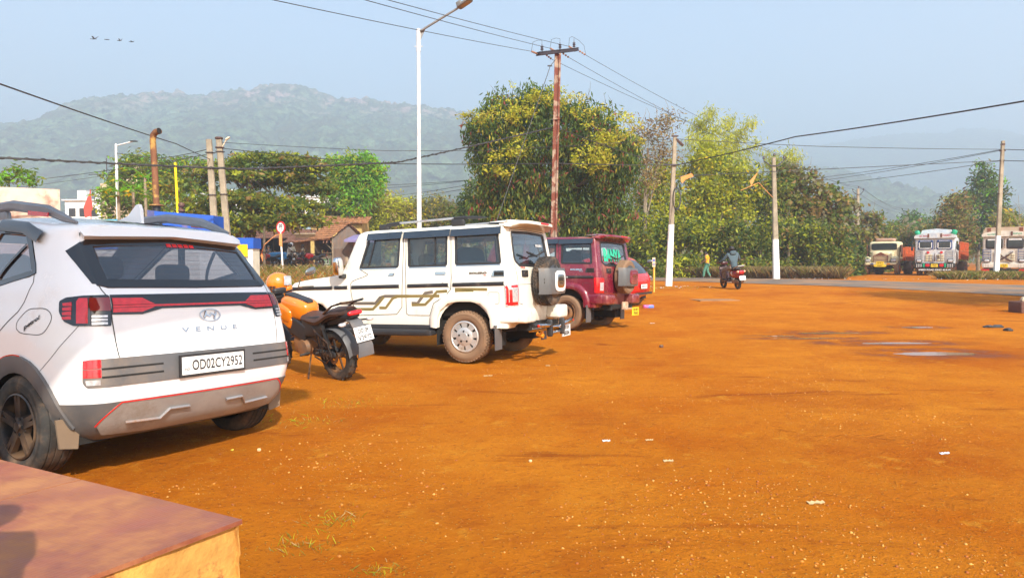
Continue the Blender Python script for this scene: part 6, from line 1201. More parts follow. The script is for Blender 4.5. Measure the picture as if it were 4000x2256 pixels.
    mb = MB(); mb.box((0, .09, .72), (.40, .02, .22)); pl = mb.build('number_plate', YPL, r); mb = MB(); text_on(mb, 'OD 09', (0, .103, .74), (-1, 0, 0), (0, 0, 1), .06, .26, .02); text_on(mb, 'F 4457' if style == 1 else 'E 5067', (0, .103, .64), (-1, 0, 0), (0, 0, 1), .065, .3, .02); mb.build('plate_number', INK, pl)
    cargo(r, -2.1, -7.2, 1.15, 2.35 if style == 1 else 2.9, 2.4, TOR if style == 1 else CARG); twheels(r, [-.9, -5.0, -6.2]); return r
truck_flat('white decorated truck with green roof drums and blue window surrounds, middle of the three trucks', 3650, 48.3, rad(141.5), TWH, 1)
truck_flat('dusty cream truck with crossed tassels on its grille, rightmost behind the pole', 3922, 45.3, rad(139), TGR, 2)
# ---------------------------------------------------------------- poles, lamps and wires
CONC = mat('weathered_concrete', (.30, .25, .18), .95, var=.25, vs=2, bump=.3, bs=30); WPNT = mat('limewash', (.80, .80, .78), .8, var=.05, dust=.15); PWHT = mat('lamp_paint', (.72, .72, .70), .35, .2, dust=.1)
RUSTP = mat('rusty_paint', (.30, .21, .15), .75, var=.2, vs=3, c2=(.16, .035, .015), c2s=3.5, c2t=.47, c2w=.06, bump=.4, bs=30); STEEL = mat('dark_steel', (.045, .035, .045), .6, .3); CERA = mat('insulator', (.30, .14, .07), .3, coat=.5); CERD = mat('dark_insulator', (.05, .02, .02), .3, coat=.5); WIRE = mat('wire_black', (.03, .03, .032), .6)
def PT(px, py, d): return Vector((PX(px, d), d, PZ(py, d, px)))
# tall white street lamp
d = 20; b = PT(1638, 900, d); b.z = tz(b.x, d)-.1; top = PT(1643, 128, d); r = thing('street_lamp', 'tall white street lamp behind the cream jeep', 'street lamp', b); L = top-b
mb = MB(); mb.tube([(0, 0, 0), L*.55, L*.56, L], [.075, .062, .052, .050], 14); mb.tube([L*.925, L*1.003], [.060, .060], 14); [mb.cyl(L*.943+Vector((-.12, 0, 0)), L*.943+Vector((.12, 0, 0)), .010, 6), mb.cyl(L*.95+Vector((0, -.09, 0)), L*.95+Vector((0, .09, 0)), .010, 6)]; mb.build('pole', PWHT, r)
e1 = PT(1795, 46, 19.6)-b; a0 = L-Vector((0, 0, .06)); mb = MB(); mb.tube([a0, a0.lerp(e1, .5), e1], [.032, .032, .030], 10); mb.add([a0+Vector((.03, 0, -.02)), a0+Vector((.20, 0, .10)), a0+Vector((.03, 0, -.28)), a0+Vector((.03, .01, -.02)), a0+Vector((.20, .01, .10)), a0+Vector((.03, .01, -.28))], [(0, 1, 2), (5, 4, 3), (1, 4, 5, 2)]); mb.build('arm', mat('arm_grey', (.20, .20, .20), .5), r)
e2 = PT(1822, 28, 19.5)-b; dv = (e2-e1).normalized(); Rl = dv.to_track_quat('Y', 'Z').to_matrix(); mb = MB(); mb.rbox(e1+dv*.24, (.24, .46, .075), .35, 12, R=Rl); mb.rbox(e1+dv*.10+Vector((-.04, 0, .08)), (.12, .16, .10), .3, 8, R=Rl); hd = mb.build('lamp_head', mat('lamp_grey', (.16, .155, .15), .5), r); mb = MB(); mb.rbox(e1+dv*.27+Rl@Vector((0, 0, -.036)), (.17, .30, .01), .3, 8, R=Rl); mb.build('lens', mat('lamp_lens', (.28, .25, .21), .2, coat=.5), hd)
# small distant lamp
d = 45; b = PT(467, 900, d); b.z = tz(b.x, d); L = PT(466, 555, d)-b; r = thing('street_lamp', 'thin distant street lamp left of the rusty stack', 'street lamp', b); mb = MB(); mb.tube([(0, 0, 0), L*.8, L], [.10, .085, .07], 10); mb.build('pole', PWHT, r); e = PT(530, 546, d)-b; mb = MB(); mb.tube([L-Vector((0, 0, .1)), e], .04, 6); mb.build('arm', PWHT, r); mb = MB(); mb.rbox(e+Vector((.1, 0, .02)), (.45, .2, .08), .4, 8); mb.build('lamp_head', DARK, r)
# rusty rail pole with crossarm
d = 24; b = PT(2157, 960, d); b.z = tz(b.x, d)-.1; T = PT(2180, 222, d); r = thing('power_pole', 'rusty steel rail pole with dark crossarm and insulators, in front of the mango tree', 'power pole', b); L = T-b; mb = MB(); az = .0
for dx, w2 in ((-.075, .03), (.075, .03)): mb.add([Vector((dx+sx*w2, sy*.07, 0)) for sx in (-1, 1) for sy in (-1, 1)]+[L+Vector((dx+sx*w2, sy*.07, 0)) for sx in (-1, 1) for sy in (-1, 1)], [(0, 2, 6, 4), (2, 3, 7, 6), (3, 1, 5, 7), (1, 0, 4, 5), (4, 6, 7, 5)])
mb.add([Vector((sx*.05, sy*.018, 0)) for sx in (-1, 1) for sy in (-1, 1)]+[L+Vector((sx*.05, sy*.018, 0)) for sx in (-1, 1) for sy in (-1, 1)], [(0, 2, 6, 4), (2, 3, 7, 6), (3, 1, 5, 7), (1, 0, 4, 5), (4, 6, 7, 5)]); mb.box(L*.735, (.24, .18, .05)); mb.build('rail_post', RUSTP, r, smooth=None)
A1 = PT(2103, 222, 23.2)-b; A2 = PT(2254, 206, 24.8)-b; ud = (A2-A1).normalized(); Rc = ud.to_track_quat('X', 'Z').to_matrix(); mb = MB()
for o in (-.07, .07): c = (A1+A2)/2+Rc@Vector((0, o, 0)); mb.box(c, ((A2-A1).length, .012, .11), R=Rc); mb.box(c+Vector((0, 0, .05)), ((A2-A1).length, .05, .012), R=Rc); mb.box(c-Vector((0, 0, .05)), ((A2-A1).length, .05, .012), R=Rc)
for t in (.02, .5, .98): mb.box(A1.lerp(A2, t), (.03, .16, .12), R=Rc)
mb.build('crossarm', STEEL, r, smooth=None)
PINS = []
for t in (.10, .55, .92):
    p = A1.lerp(A2, t)+Vector((0, 0, .06)); mb = MB(); [mb.lathe([(.012, .0), (.05, .015), (.055, .03), (.012, .05)], p+Vector((0, 0, .03+.055*k)), 'Z', 10) for k in range(3)]; mb.cyl(p, p+Vector((0, 0, .24)), .012, 6); mb.build('pin_insulator', CERD, r); PINS.append(p+Vector((0, 0, .24)))
ends = [(2078, 212, 23), (2150, 201, 23.6), (2222, 194, 24.4), (2157, 243, 24.2), (2225, 238, 25), (2288, 228, 25.5)]; att = [A1, A1.lerp(A2, .45), A1.lerp(A2, .92), A1.lerp(A2, .15), A1.lerp(A2, .55), A2]; HE = []
for q, a in zip(ends, att):
    e = PT(*q)-b; dv = (e-a); mb = MB(); mb.tube([a, e], .008, 5); [mb.sph(a.lerp(e, t), .036, 6) for t in (.35, .6, .85)]; mb.build('strain_insulator', CERA, r); HE.append(e+b)
mb = MB()
for i, j, k in ((0, 0, 0), (1, 1, 1), (2, 2, 2), (5, 2, 2)): s, e = HE[i]-b, PINS[j]; mb.tube([s, s.lerp(e, .15)+Vector((0, 0, .26)), s.lerp(e, .6)+Vector((0, 0, .22)), e+Vector((0, 0, .12)), e], .006, 5)
mb.build('jumper_wire', WIRE, r); mb = MB(); mb.tube([L-Vector((0, 0, .1)), PT(2150, 270, 23.8)-b, PT(2142, 295, 23.6)-b, PT(1918, 930, 22)-b], .012, 5); mb.rbox(PT(2149, 268, 23.8)-b, (.16, .03, .05), .5, 6); mb.build('stay_wire', WIRE, r)
# concrete poles
def cpole(name, label, base, top, d, w0, w1, white=None, group='concrete power poles', m=CONC, zfix=None):
    b = PT(base[0], base[1], d); b.z = tz(b.x, d)-.05; T = PT(top[0], top[1], d); r = thing(name, label, 'power pole', b, 0, group); L = T-b
    def seg(t0, t1, g=0, nm='shaft', mm=m):
        mb = MB(); V = []
        for t in (t0, t1):
            c = L*t; w_ = lerp(w0, w1, t)/2+g
            for sx, sy in ((-1, -.7), (-.7, -1), (.7, -1), (1, -.7), (1, .7), (.7, 1), (-.7, 1), (-1, .7)): V.append(c+Vector((sx*w_, sy*w_*.75, 0)))
        mb.add(V, [(i, (i+1) % 8, (i+1) % 8+8, i+8) for i in range(8)]+[tuple(range(8, 16))]); return mb.build(nm, mm, r, smooth=None)
    seg(0, 1)
    if white: seg(white[0], white[1], .006, 'limewash_band', WPNT)
    return r, b, L
def vee(r, L, t=.93, w_=.55, k=1, g=STEEL):
    c = L*t; mb = MB(); mb.tube([c+Vector((-w_, 0, .30)), c+Vector((-w_*.35, -.1, .0)), c+Vector((w_*.35, -.1, .0)), c+Vector((w_, 0, .32))], .035, 5); mb.build('bracket', g, r); o = []
    for e in (c+Vector((-w_, 0, .32)), c+Vector((w_, 0, .34)), L+Vector((0, -.1, .0))):
        mb = MB(); mb.cyl(e, e+Vector((0, 0, .22)), .02, 6); mb.lathe([(.02, .08), (.07, .10), (.07, .14), (.04, .20), (.02, .22)], e, 'Z', 10); mb.build('pin_insulator', CERD, r); o.append(e+Vector((0, 0, .22)))
    return o
pa, ba, La = cpole('power_pole', 'leaning concrete pole with white painted foot, left of the walking man', (2612, 1122), (2634, 545), 30, .26, .15, (0, .42)); mb = MB(); mb.box(La*.985+Vector((.18, 0, -.10)), (.46, .06, .10), R=Matrix.Rotation(.75, 3, 'Y')); [mb.box(La*.985+Vector((.06+.08*k, -.05, -.0-.08*k)), (.05, .05, .07)) for k in range(4)]; mb.rbox(La+Vector((0, 0, .05)), (.30, .12, .06), .5); mb.build('bracket', mat('rust_dark', (.07, .03, .02), .8), pa); mb = MB(); mb.box(La*.815+Vector((-.10, -.1, 0)), (.62, .07, .06)); mb.box(La*.74+Vector((.25, -.08, 0)), (.35, .04, .03)); mb.build('crossarm', STEEL, pa)
mb = MB(); c = La*.60+Vector((.16, -.1, -.05)); [mb.tube([c+Vector((.15*sin(a)*(1+.1*k), .02*k, .42*cos(a)*(1+.06*k))) for a in np.linspace(0, 2*pi, 20)], .014, 5) for k in range(4)]; mb.build('cable_coil', WIRE, pa); mb = MB(); mb.add([La*.72+Vector(v) for v in ((.3, -.1, .1), (.75, -.15, .25), (.85, -.1, .12), (.5, -.1, -.02), (.36, -.12, -.18), (.3, -.1, -.06))], [(0, 1, 2, 3), (0, 3, 4, 5)]); mb.build('torn_flag', mat('saffron_rag', (.62, .27, .08), .9), pa)
pb, bb_, Lb = cpole('power_pole', 'concrete pole with V shaped arms and white painted foot, right of the scooter rider', (3033, 1088), (3017, 625), 40, .34, .19, (0, .335)); Ib = vee(pb, Lb, .93, .58)
mb = MB(); e = PT(2948, 640+60, 40)-bb_; mb.tube([Lb*.66, PT(2960, 722, 39.5)-bb_, PT(2890, 752, 39)-bb_], .02, 4); mb.add([PT(2932, 735, 39.6)-bb_, PT(2960, 675, 39.6)-bb_, PT(2948, 690, 39.6)-bb_, PT(2925, 715, 39.6)-bb_], [(0, 1, 2, 3)]); mb.build('torn_flag', mat('saffron_rag', (.62, .27, .08), .9), pb)
pc, bc, Lc = cpole('power_pole', 'slender concrete pole with white painted lower third, in front of the rightmost truck', (3891, 1096), (3906, 568), 39, .25, .17, (0, .32)); mb = MB(); mb.box(Lc*.975, (.16, .16, .10)); mb.box(Lc*.93, (.30, .12, .06)); mb.box(Lc*.86, (.26, .12, .06)); mb.box(Lc*.62, (.24, .14, .05)); mb.build('clamp', mat('rust_dark', (.07, .03, .02), .8), pc)
pd, bd_, Ld = cpole('power_pole', 'grey concrete pole with small V arms, left of the first truck', (3352, 960), (3347, 748), 66, .30, .20); Id = vee(pd, Ld, .93, .5)
pe, be, Le = cpole('power_pole', 'tiny far pole above the thicket between two trucks', (3542, 960), (3542, 832), 108, .30, .20); Ie = vee(pe, Le, .90, .6)
pf, bf_, Lf = cpole('power_pole', 'far pole in front of the dark rounded tree', (1828, 900), (1839, 700), 58, .28, .2); If = vee(pf, Lf, .9, .35)
p1, b1, L1 = cpole('power_pole', 'left one of the leaning concrete pole pair behind the blue enclosure', (850, 980), (827, 540), 33, .32, .24, (0, .06)); p2, b2, L2 = cpole('power_pole', 'right one of the leaning concrete pole pair, with a rusty cap', (900, 985), (866, 536), 33.5, .30, .26, (0, .07))
mb = MB(); mb.rbox(L2, (.34, .30, .14), .6); mb.rbox(L2*.93, (.38, .3, .07), .4); mb.build('cap', mat('rust_dark', (.07, .03, .02), .8), p2); mb = MB(); mb.tube([L2*.93+Vector((.1, 0, 0)), L2*.99+Vector((.35, 0, 0))], .03, 5); mb.rbox(L2*.995+Vector((.40, 0, .02)), (.24, .12, .09), .5, R=Matrix.Rotation(-.6, 3, 'Y')); mb.build('flood_lamp', mat('lamp_cream', (.6, .5, .35), .5), p2)
for rr, LL in ((p1, L1), (p2, L2)): mb = MB(); [mb.box(LL*t, (.34, .30, .035)) for t in (.9, .78, .58)]; mb.build('clamp', STEEL, rr)
# wires
def wire(pts, r, sag, label, tw=False):
    P = [PT(*p) if not isinstance(p, Vector) else p for p in pts]; o = []
    for a, b in zip(P[:-1], P[1:]):
        s = sag*(a-b).length
        for i in range(24): t = i/24; o.append(a.lerp(b, t)-Vector((0, 0, 4*s*t*(1-t))))
    o.append(P[-1]); mb = MB(); mb.tube(o, r, 5)
    if tw:
        Q = []; n = len(o)*6
        for i in range(n): t = i/6; k = min(int(t), len(o)-2); p = o[k].lerp(o[k+1], t-k); a = i*.9; Q.append(p+Vector((0, cos(a), sin(a)))*r*1.1)
        mb.tube(Q, r*.7, 4)
    return tag(mb.build('overhead_wire' if not tw else 'overhead_cable', WIRE, smooth=60), label, 'wire', 'overhead wires')
HEv = HE; W_ = [Vector(v) for v in HE]
wire([(400, -142, 9), W_[0]], .008, .003, 'lowest power wire from the crossarm to the upper left'); wire([(760, -200, 9), (1395, 0, 13), W_[1]], .008, .002, 'middle power wire from the crossarm to the upper left'); wire([(900, -230, 9), (1480, 0, 13.5), W_[2]], .008, .002, 'upper power wire from the crossarm to the upper left')
for k, j, lb in ((5, 1, 'upper'), (4, 0, 'middle'), (3, 2, 'lower')): wire([W_[k], Ib[j]+bb_], .008, .010, f'{lb} power wire from the crossarm down to the V armed pole')
for k in range(3): wire([Ib[k]+bb_, Id[k]+bd_], .010, .012, ['left', 'right', 'centre'][k]+' wire between the V armed pole and the grey pole beyond'); 
for k in range(3): wire([Id[k]+bd_, Ie[k]+be], .012, .012, ['left', 'right', 'centre'][k]+' far wire above the first truck')
pA = La*.815+ba; pAt = La*.99+ba
wire([pA+Vector((.1, 0, 0)), (3100, 546, 23), (4250, 372, 14)], .020, .004, 'thick black cable rising to the upper right'); wire([pA, (2180, 642, 27), (1500, 638, 28), L2*.80+b2+Vector((0, 0, .8))], .017, .004, 'thin cable across the mango tree to the leaning poles')
wire([(-250, 588, 13), (940, 655, 17), (1560, 633, 20), PT(2150, 506, 24)], .020, .002, 'twisted cable low across the left half', True); wire([PT(2165, 498, 24), pA+Vector((-.3, 0, .05))], .016, .012, 'cable from the rusty pole to the banded pole')
wire([(-150, 258, 12), (700, 556, 28), L1*.85+b1], .018, .002, 'wire slanting from the upper left to the leaning poles'); wire([PT(466, 590, 45), (640, 610, 40), L1*.93+b1], .02, .006, 'wire from the thin lamp to the leaning poles'); wire([(-60, 712, 50), (560, 640, 40), L2*.90+b2], .018, .003, 'wire rising from the left edge to the leaning poles'); wire([(60, 722, 55), (560, 655, 45), L1*.82+b1], .014, .003, 'thin wire below it rising to the leaning poles')
wire([L2*.97+b2, (1500, 588, 33), (1900, 590, 32), pAt], .012, .003, 'long thin wire from leaning poles past the mango tree'); wire([pAt, (3200, 584, 34), Lc*.94+bc], .014, .002, 'wire from banded pole top to the slender right pole'); wire([La*.74+ba, Lc*.86+bc], .016, .0, 'level wire from banded pole to the slender right pole')
wire([Lc*.94+bc, (4200, 612, 36)], .02, .0, 'upper wire leaving the right pole'); wire([Lc*.86+bc, (4200, 652, 36)], .02, .002, 'lower wire leaving the right pole')
for y0, y1, k in ((604, 700, .94), (604, 712, .935), (645, 728, .86)): wire([(3180, y1+6, 58), Lc*k+bc], .016, .006, {700: 'upper', 712: 'middle', 728: 'lower'}[y1]+' wire falling left from the slender right pole')
for y0, y1 in ((722, 704), (735, 706), (775, 722), (790, 735)): wire([(1440, y0, 75), PT(1835, y1, 58)], .022, .004, {722: 'highest', 735: 'second', 775: 'third', 790: 'lowest'}[y0]+' faint wire left of the dark tree')
# speed sign, small yellow marker
d = 34; b = PT(1106, 1040, d); b.z = tz(b.x, d)-.1; r = thing('speed_sign', 'round red ringed 20 km/h speed limit sign on a white post with orange ribbon', 'road sign', b); H = PT(1100, 935, d)-b; T = PT(1100, 882, d)-b
mb = MB(); mb.tube([(0, 0, 0), H, T], .04, 8); mb.build('post', WPNT, r); q = Matrix.Rotation(-.50, 3, 'Z'); mb = MB()
def disc(mb, R, y, n=36): mb.add([T+q@Vector((R*cos(a), y, R*sin(a))) for a in np.linspace(0, 2*pi, n, endpoint=False)], [tuple(range(n))])
mb.tube([T+q@Vector((0, .012, 0)), T+q@Vector((0, -.012, 0))], .30, 36); pt = mb.build('sign_plate', mat('sign_red', (.60, .015, .02), .4), r); mb = MB(); disc(mb, .225, -.016); fc = mb.build('sign_face', PLW, pt, smooth=None)
mb = MB(); xd = q@Vector((1, 0, 0)); text_on(mb, '20', T+q@Vector((0, -.02, -.01)), xd, (0, 0, 1), .17, .24, .03); text_on(mb, 'Km/h', T+q@Vector((0, -.02, -.11)), xd, (0, 0, 1), .06, .22, .02); mb.build('lettering', INK, fc)
mb = MB(); P1 = [T+Vector((-.02, -.03, -.28)), PT(1075, 915, 34.5)-b, PT(1035, 948, 35)-b, PT(1022, 985, 35.4)-b, PT(1030, 1010, 35.5)-b]
for i in range(4): a, c = P1[i], P1[i+1]; s = Vector((.04, 0, .06)); mb.add([a-s, a+s, c+s, c-s], [(0, 1, 2, 3)])
mb.add([T+Vector((-.07, -.05, -.30)), T+Vector((.07, -.05, -.30)), T+Vector((.08, -.06, -.95)), T+Vector((-.08, -.05, -.85))], [(0, 1, 2, 3)]); mb.build('ribbon', mat('orange_ribbon', (.65, .25, .08), .8), r, smooth=None)
b = PT(1033, 1030, 35.5); b.z = tz(b.x, 35.5); mb = MB(); mb.tube([(0, 0, -.1), (.02, 0, 1.5), (.05, 0, 2.2)], [.07, .06, .05], 7); tag(mb.build('timber_post', BARK), 'crooked timber post left of the speed sign', 'post').location = b
d = 25.5; b = PT(2555, 1150, d); b.z = tz(b.x, d)-.05; r = thing('marker_post', 'thin yellow marker post with a small printed plate', 'marker', b); mb = MB(); mb.tube([(0, 0, 0), PT(2555, 1015, d)-b], .035, 8); mb.build('post', mat('yellow_post', (.70, .40, .06), .6), r); mb = MB(); mb.box(PT(2553, 1028, d)-b+Vector((0, -.045, 0)), (.11, .015, .34)); pl = mb.build('plate', mat('cream_plate', (.62, .48, .30), .5), r); mb = MB(); mb.box(PT(2553, 1020, d)-b+Vector((0, -.056, 0)), (.085, .004, .09)); mb.box(PT(2553, 1036, d)-b+Vector((0, -.056, 0)), (.085, .004, .05)); mb.build('print', mat('blue_print', (.10, .12, .35), .5), pl)
# birds
for i, (px, py, s, t) in enumerate([(392, 153, 1.15, .25), (443, 156, .85, -.1), (491, 160, .75, .3), (537, 165, .8, .1)]):
    d = 130; r = thing('bird', ['leftmost bird with raised wings', 'second bird, darkest of the four', 'third bird, the faintest', 'rightmost bird of the flock'][i]+' in the sky', 'bird', PT(px, py, d), 0, 'birds flying over the hill'); mb = MB(); mb.rbox((0, 0, 0), (1.0*s, .16, .16), 1., 8); mb.rbox((-.55*s, 0, .03), (.22, .12, .12), 1., 6); mb.build('body', DARK, r); mb = MB()
    mb.add([(-.15*s, 0, .02), (.2*s, 0, .02), (.35*s, .75*s, (.35+t)*s), (.1*s, .8*s, (.36+t)*s), (.3*s, -.75*s, (-.05+t)*s), (.05*s, -.8*s, (-.04+t)*s), (.15*s, -.0, .03)], [(0, 1, 2, 3), (1, 0, 5, 4)]); mb.build('wings', DARK, r)
# ---------------------------------------------------------------- filling station edge: platform, canopy, enclosure
BLUE = mat('blue_paint', (.012, .085, .42), .4, var=.06, dust=.08); YEL = mat('yellow_panel', (.78, .50, .0), .5); CRW = mat('cream_board', (.66, .65, .52), .6, dust=.12, dcol=(.4, .28, .15))
# platform corner traced at height .36
PC = [(929, 2040), (338, 2262), (0, 1806)]; HP = .36
def ground_at(px, py, z): d = (CH-z)*F/(py-1022.6+.0036*(px-2000)); return Vector((PX(px, d), d, z))
c0 = ground_at(929, 2040, HP); c1 = ground_at(338, 2262, HP); c2 = ground_at(0, 1806, HP); e1 = (c1-c0).normalized(); e2 = (c2-c0).normalized(); e2 = (e2-e1*e2.dot(e1)*0).normalized()
r = thing('platform', 'low tiled concrete platform at the lower left corner', 'platform'); q1 = c0+e1*4.2; q2 = c0+e2*4.5; q3 = q1+e2*4.5
tile = mat('red_tile', (.24, .070, .040), .42, var=.22, vs=2.2, dust=.55, dcol=(.38, .16, .06), ds=2.4); nt_ = tile.node_tree; tc = nt_.nodes.new('ShaderNodeTexCoord'); mp = nt_.nodes.new('ShaderNodeMapping'); mp.inputs['Rotation'].default_value = (0, 0, -math.atan2(e1.y, e1.x)); nt_.links.new(tc.outputs['Object'], mp.inputs[0]); vo = nt_.nodes.new('ShaderNodeTexVoronoi'); vo.inputs['Scale'].default_value = 48; vo.inputs['Randomness'].default_value = 0; nt_.links.new(mp.outputs[0], vo.inputs['Vector']); bp = nt_.nodes.new('ShaderNodeBump'); bp.invert = True; bp.inputs['Strength'].default_value = .35; bp.inputs['Distance'].default_value = .004; nt_.links.new(vo.outputs['Distance'], bp.inputs['Height']); nt_.links.new(bp.outputs[0], nt_.nodes['Principled BSDF'].inputs['Normal'])
mb = MB()
for i in range(4):
    for j in range(4):
        g = .006; a = c0+e1*(1.05*i+g*(i > 0))+e2*(1.12*j+g*(j > 0)); b_ = c0+e1*(1.05*(i+1)-g)+e2*(1.12*j+g*(j > 0)); c = c0+e1*(1.05*(i+1)-g)+e2*(1.12*(j+1)-g); d_ = c0+e1*(1.05*i+g*(i > 0))+e2*(1.12*(j+1)-g); k = Vector((0, 0, -.018)); mb.add([a, b_, c, d_, a+k, b_+k, c+k, d_+k], [(3, 2, 1, 0), (0, 1, 5, 4), (3, 0, 4, 7), (1, 2, 6, 5), (2, 3, 7, 6)])
mb.build('tiled_top', tile, r, smooth=None)
plaster = mat('ochre_render', (.55, .28, .06), .95, var=.25, vs=3, bump=1., bs=9, c2=(.30, .11, .03), c2s=5, c2t=.60, c2w=.04); mb = MB()
def rough_wall(a, b_, z0, z1, nx=60, nz=16):
    V = []; fs = []; n = (b_-a).cross(Vector((0, 0, 1))).normalized(); L_ = (b_-a).length
    for j in range(nz+1):
        for i in range(nx+1): p = a.lerp(b_, i/nx); z = lerp(z0, z1, j/nz); w_ = .022*noise.noise((p.x*5, p.y*5, z*7))+.012*noise.noise((p.x*19, p.y*19, z*22))-.018; V.append((p.x+n.x*w_, p.y+n.y*w_, z))
    for j in range(nz):
        for i in range(nx): fs.append((j*(nx+1)+i, j*(nx+1)+i+1, (j+1)*(nx+1)+i+1, (j+1)*(nx+1)+i))
    mb.add(V, fs)
rough_wall(q1, c0, -.05, HP-.017); rough_wall(c0, q2, -.05, HP-.017); mb.add([q1+Vector((0, 0, -.017)), c0+Vector((0, 0, -.019)), q2+Vector((0, 0, -.019)), q3+Vector((0, 0, -.019))], [(0, 1, 2, 3)]); mb.build('rendered_side', plaster, r, smooth=80)
# canopy above the crossover (out of frame)
r = thing('canopy', 'flat filling station canopy overhead, above the frame', 'canopy'); u = Vector((.43, .9, 0)); v = Vector((-.9, .43, 0)); P0 = Vector((.37, -3.26, 7))-u*1.6; P1 = P0+u*4.0; P2 = P1+v*5; P3 = P0+v*5; mb = MB(); mb.prism([tuple(p[:2]) for p in (P0, P1, P2, P3)], 7, 7.35); mb.build('slab', CRW, r, smooth=None)
mb = MB(); mb.cyl((P3.x+.6, P3.y+.8, 0), (P3.x+.6, P3.y+.8, 7), .12, 12); mb.cyl((-2.4, -3.2, 0), (-2.4, -3.2, 7), .12, 12); mb.build('column', PWHT, r)
# generator enclosure with stack
r = thing('generator_enclosure', 'cream louvred enclosure with blue top and yellow notice, rusty exhaust stack above', 'enclosure'); d = 17; zt = PZ(930, d); z0 = 0.; x0, x1 = PX(340, d), PX(990, d)
mb = MB(); mb.box(((x0+x1)/2, d+.22, (zt+z0)/2-.1), (x1-x0, .44, zt-z0-.2)); w0 = mb.build('wall', CRW, r, smooth=None)
mb = MB(); n = 12
for k in range(n): mb.box(((x0+x1)/2-.55, d-.012, .35+k*.115), (x1-x0-1.5, .02, .085), R=Matrix.Rotation(.25, 3, 'X'))
mb.build('louvre', CRW, w0, smooth=None); mb = MB(); mb.box(((x0+x1)/2, d+.22, zt-.10), (x1-x0+.06, .52, .26)); mb.build('blue_band', BLUE, r, smooth=None); mb = MB(); mb.rbox((PX(923, d), d-.07, zt-.12), (.06, .03, .04), .5, 6); mb.build('bolt', STEEL, r)
mb = MB(); mb.box((x1-.05, d-.02, (zt-.25)/2), (.10, .06, zt-.28)); mb.build('corner_post', WPNT, r, smooth=None)
y0_, y1_ = PZ(998, d), PZ(951, d); mb = MB(); mb.box(((PX(860, d)+PX(972, d))/2, d-.045, (y0_+y1_)/2), (PX(972, d)-PX(860, d), .03, y1_-y0_)); yn = mb.build('notice', YEL, r, smooth=None); mb = MB()
for k in range(5):
    for j in range(2): mb.box((PX(921+25*j, d), d-.062, lerp(y0_, y1_, .16+.16*k)), (.09, .003, .008))
mb.build('print', mat('ochre_print', (.40, .22, .0), .6), yn, smooth=None); mb = MB(); mb.box((PX(955, d), d-.012, PZ(1040, d)), (.16, .03, .45)); mb.build('inset_panel', mat('cream_inset', (.55, .50, .36), .6), r, smooth=None)
d = 18; A_ = [(549, 815), (609, 820), (838, 838)]; zb = 1.7; xa, xb, xc = PX(549, d), PX(609, 17.7), PX(838, 17.9); mb = MB(); ya = 18.4
V = [(xa, ya, zb), (xb, 17.7, zb), (xc, 17.9, zb), (xc+.02, 18.5, zb), (xa, 18.9, zb)]; Tz = [PZ(815, ya), PZ(820, 17.7), PZ(838, 17.9), PZ(838, 17.9), PZ(815, ya)]; mb.add(V+[(p[0], p[1], z) for p, z in zip(V, Tz)], [(0, 1, 6, 5), (1, 2, 7, 6), (2, 3, 8, 7), (3, 4, 9, 8), (4, 0, 5, 9), (5, 6, 7, 8, 9)]); mb.build('blue_hood', BLUE, r, smooth=None)
d = 18.6; X_ = PX(618, d); RU = mat('rusty_stack', (.17, .07, .03), .8, var=.3, vs=2, c2=(.42, .25, .06), c2s=2.2, c2t=.55, c2w=.05); mb = MB(); bt = PZ(815, d); tp = PZ(530, d); mb.tube([(X_, d, bt), (X_-.02, d, (bt+tp)/2), (X_-.06, d, tp-.12), (X_-.03, d-.02, tp+.02), (X_+.05, d-.05, tp+.09), (X_+.17, d-.10, tp+.11)], [.078, .078, .078, .080, .080, .082], 16, cap=False); mb.lathe([(.18, 0), (.18, .03), (.08, .05)], (X_, d, PZ(800, d)), 'Z', 20); st = mb.build('exhaust_stack', RU, r); mb = MB(); mb.cyl((X_, d, bt-.2), (X_, d, bt+.10), .10, 14); mb.build('stack_base', DARK, st); mb = MB(); mb.cyl((X_+.12, d-.085, tp+.105), (X_+.165, d-.1, tp+.11), .070, 14); mb.build('outlet', UNDER, st)
mb = MB(); a_, b_ = PT(700, 830, 18.6), PT(694, 628, 18.6); mb.cyl(a_, b_, .032, 12); mb.build('yellow_pipe', mat('yellow_pipe', (.85, .62, .0), .4), r); mb = MB(); c = PT(712, 812, 18.5); mb.cyl(c-Vector((0, 0, .1)), c+Vector((0, 0, .16)), .05, 10); mb.rbox(c+Vector((.02, 0, .13)), (.17, .17, .15), .9); mb.rbox(c+Vector((.02, 0, -.02)), (.17, .17, .10), .9); mb.build('breather_cap', mat('brown_cap', (.10, .045, .03), .6), r)
# peach wall house
d = 25; r = thing('peach_house', 'stained peach plastered house at the left edge', 'house'); xl, xr = PX(-420, d-1), PX(243, d); zt0, zt1 = PZ(700, d-2), PZ(735, d); pm_ = mat('peach_plaster', (.62, .47, .37), .9, var=.12, vs=1, c2=(.28, .13, .09), c2s=1.4, c2t=.58, c2w=.12, bump=.3, bs=12); mb = MB(); V = [(xl, d-4, 0), (xr, d, 0), (xr*1.27, d+6, 0), (xl*1.2, d+4, 0)]; zt0 = PZ(690, d-4); Z4 = [zt0, zt1, zt1, zt0]; mb.add(V+[(p[0], p[1], z) for p, z in zip(V, Z4)], [(0, 1, 5, 4), (1, 2, 6, 5), (2, 3, 7, 6), (3, 0, 4, 7), (4, 5, 6, 7)]); mb.build('wall', pm_, r, smooth=None)
mb = MB(); a_, b_ = Vector((PX(-100, d-1.8), d-2.0, PZ(800, d-2))), Vector((PX(213, d-.2), d-.24, PZ(818, d-.2))); mb.tube([a_, a_.lerp(b_, .5)-Vector((0, 0, .03)), b_], .035, 8); mb.build('pipe', mat('pale_pipe', (.55, .48, .40), .6), r)
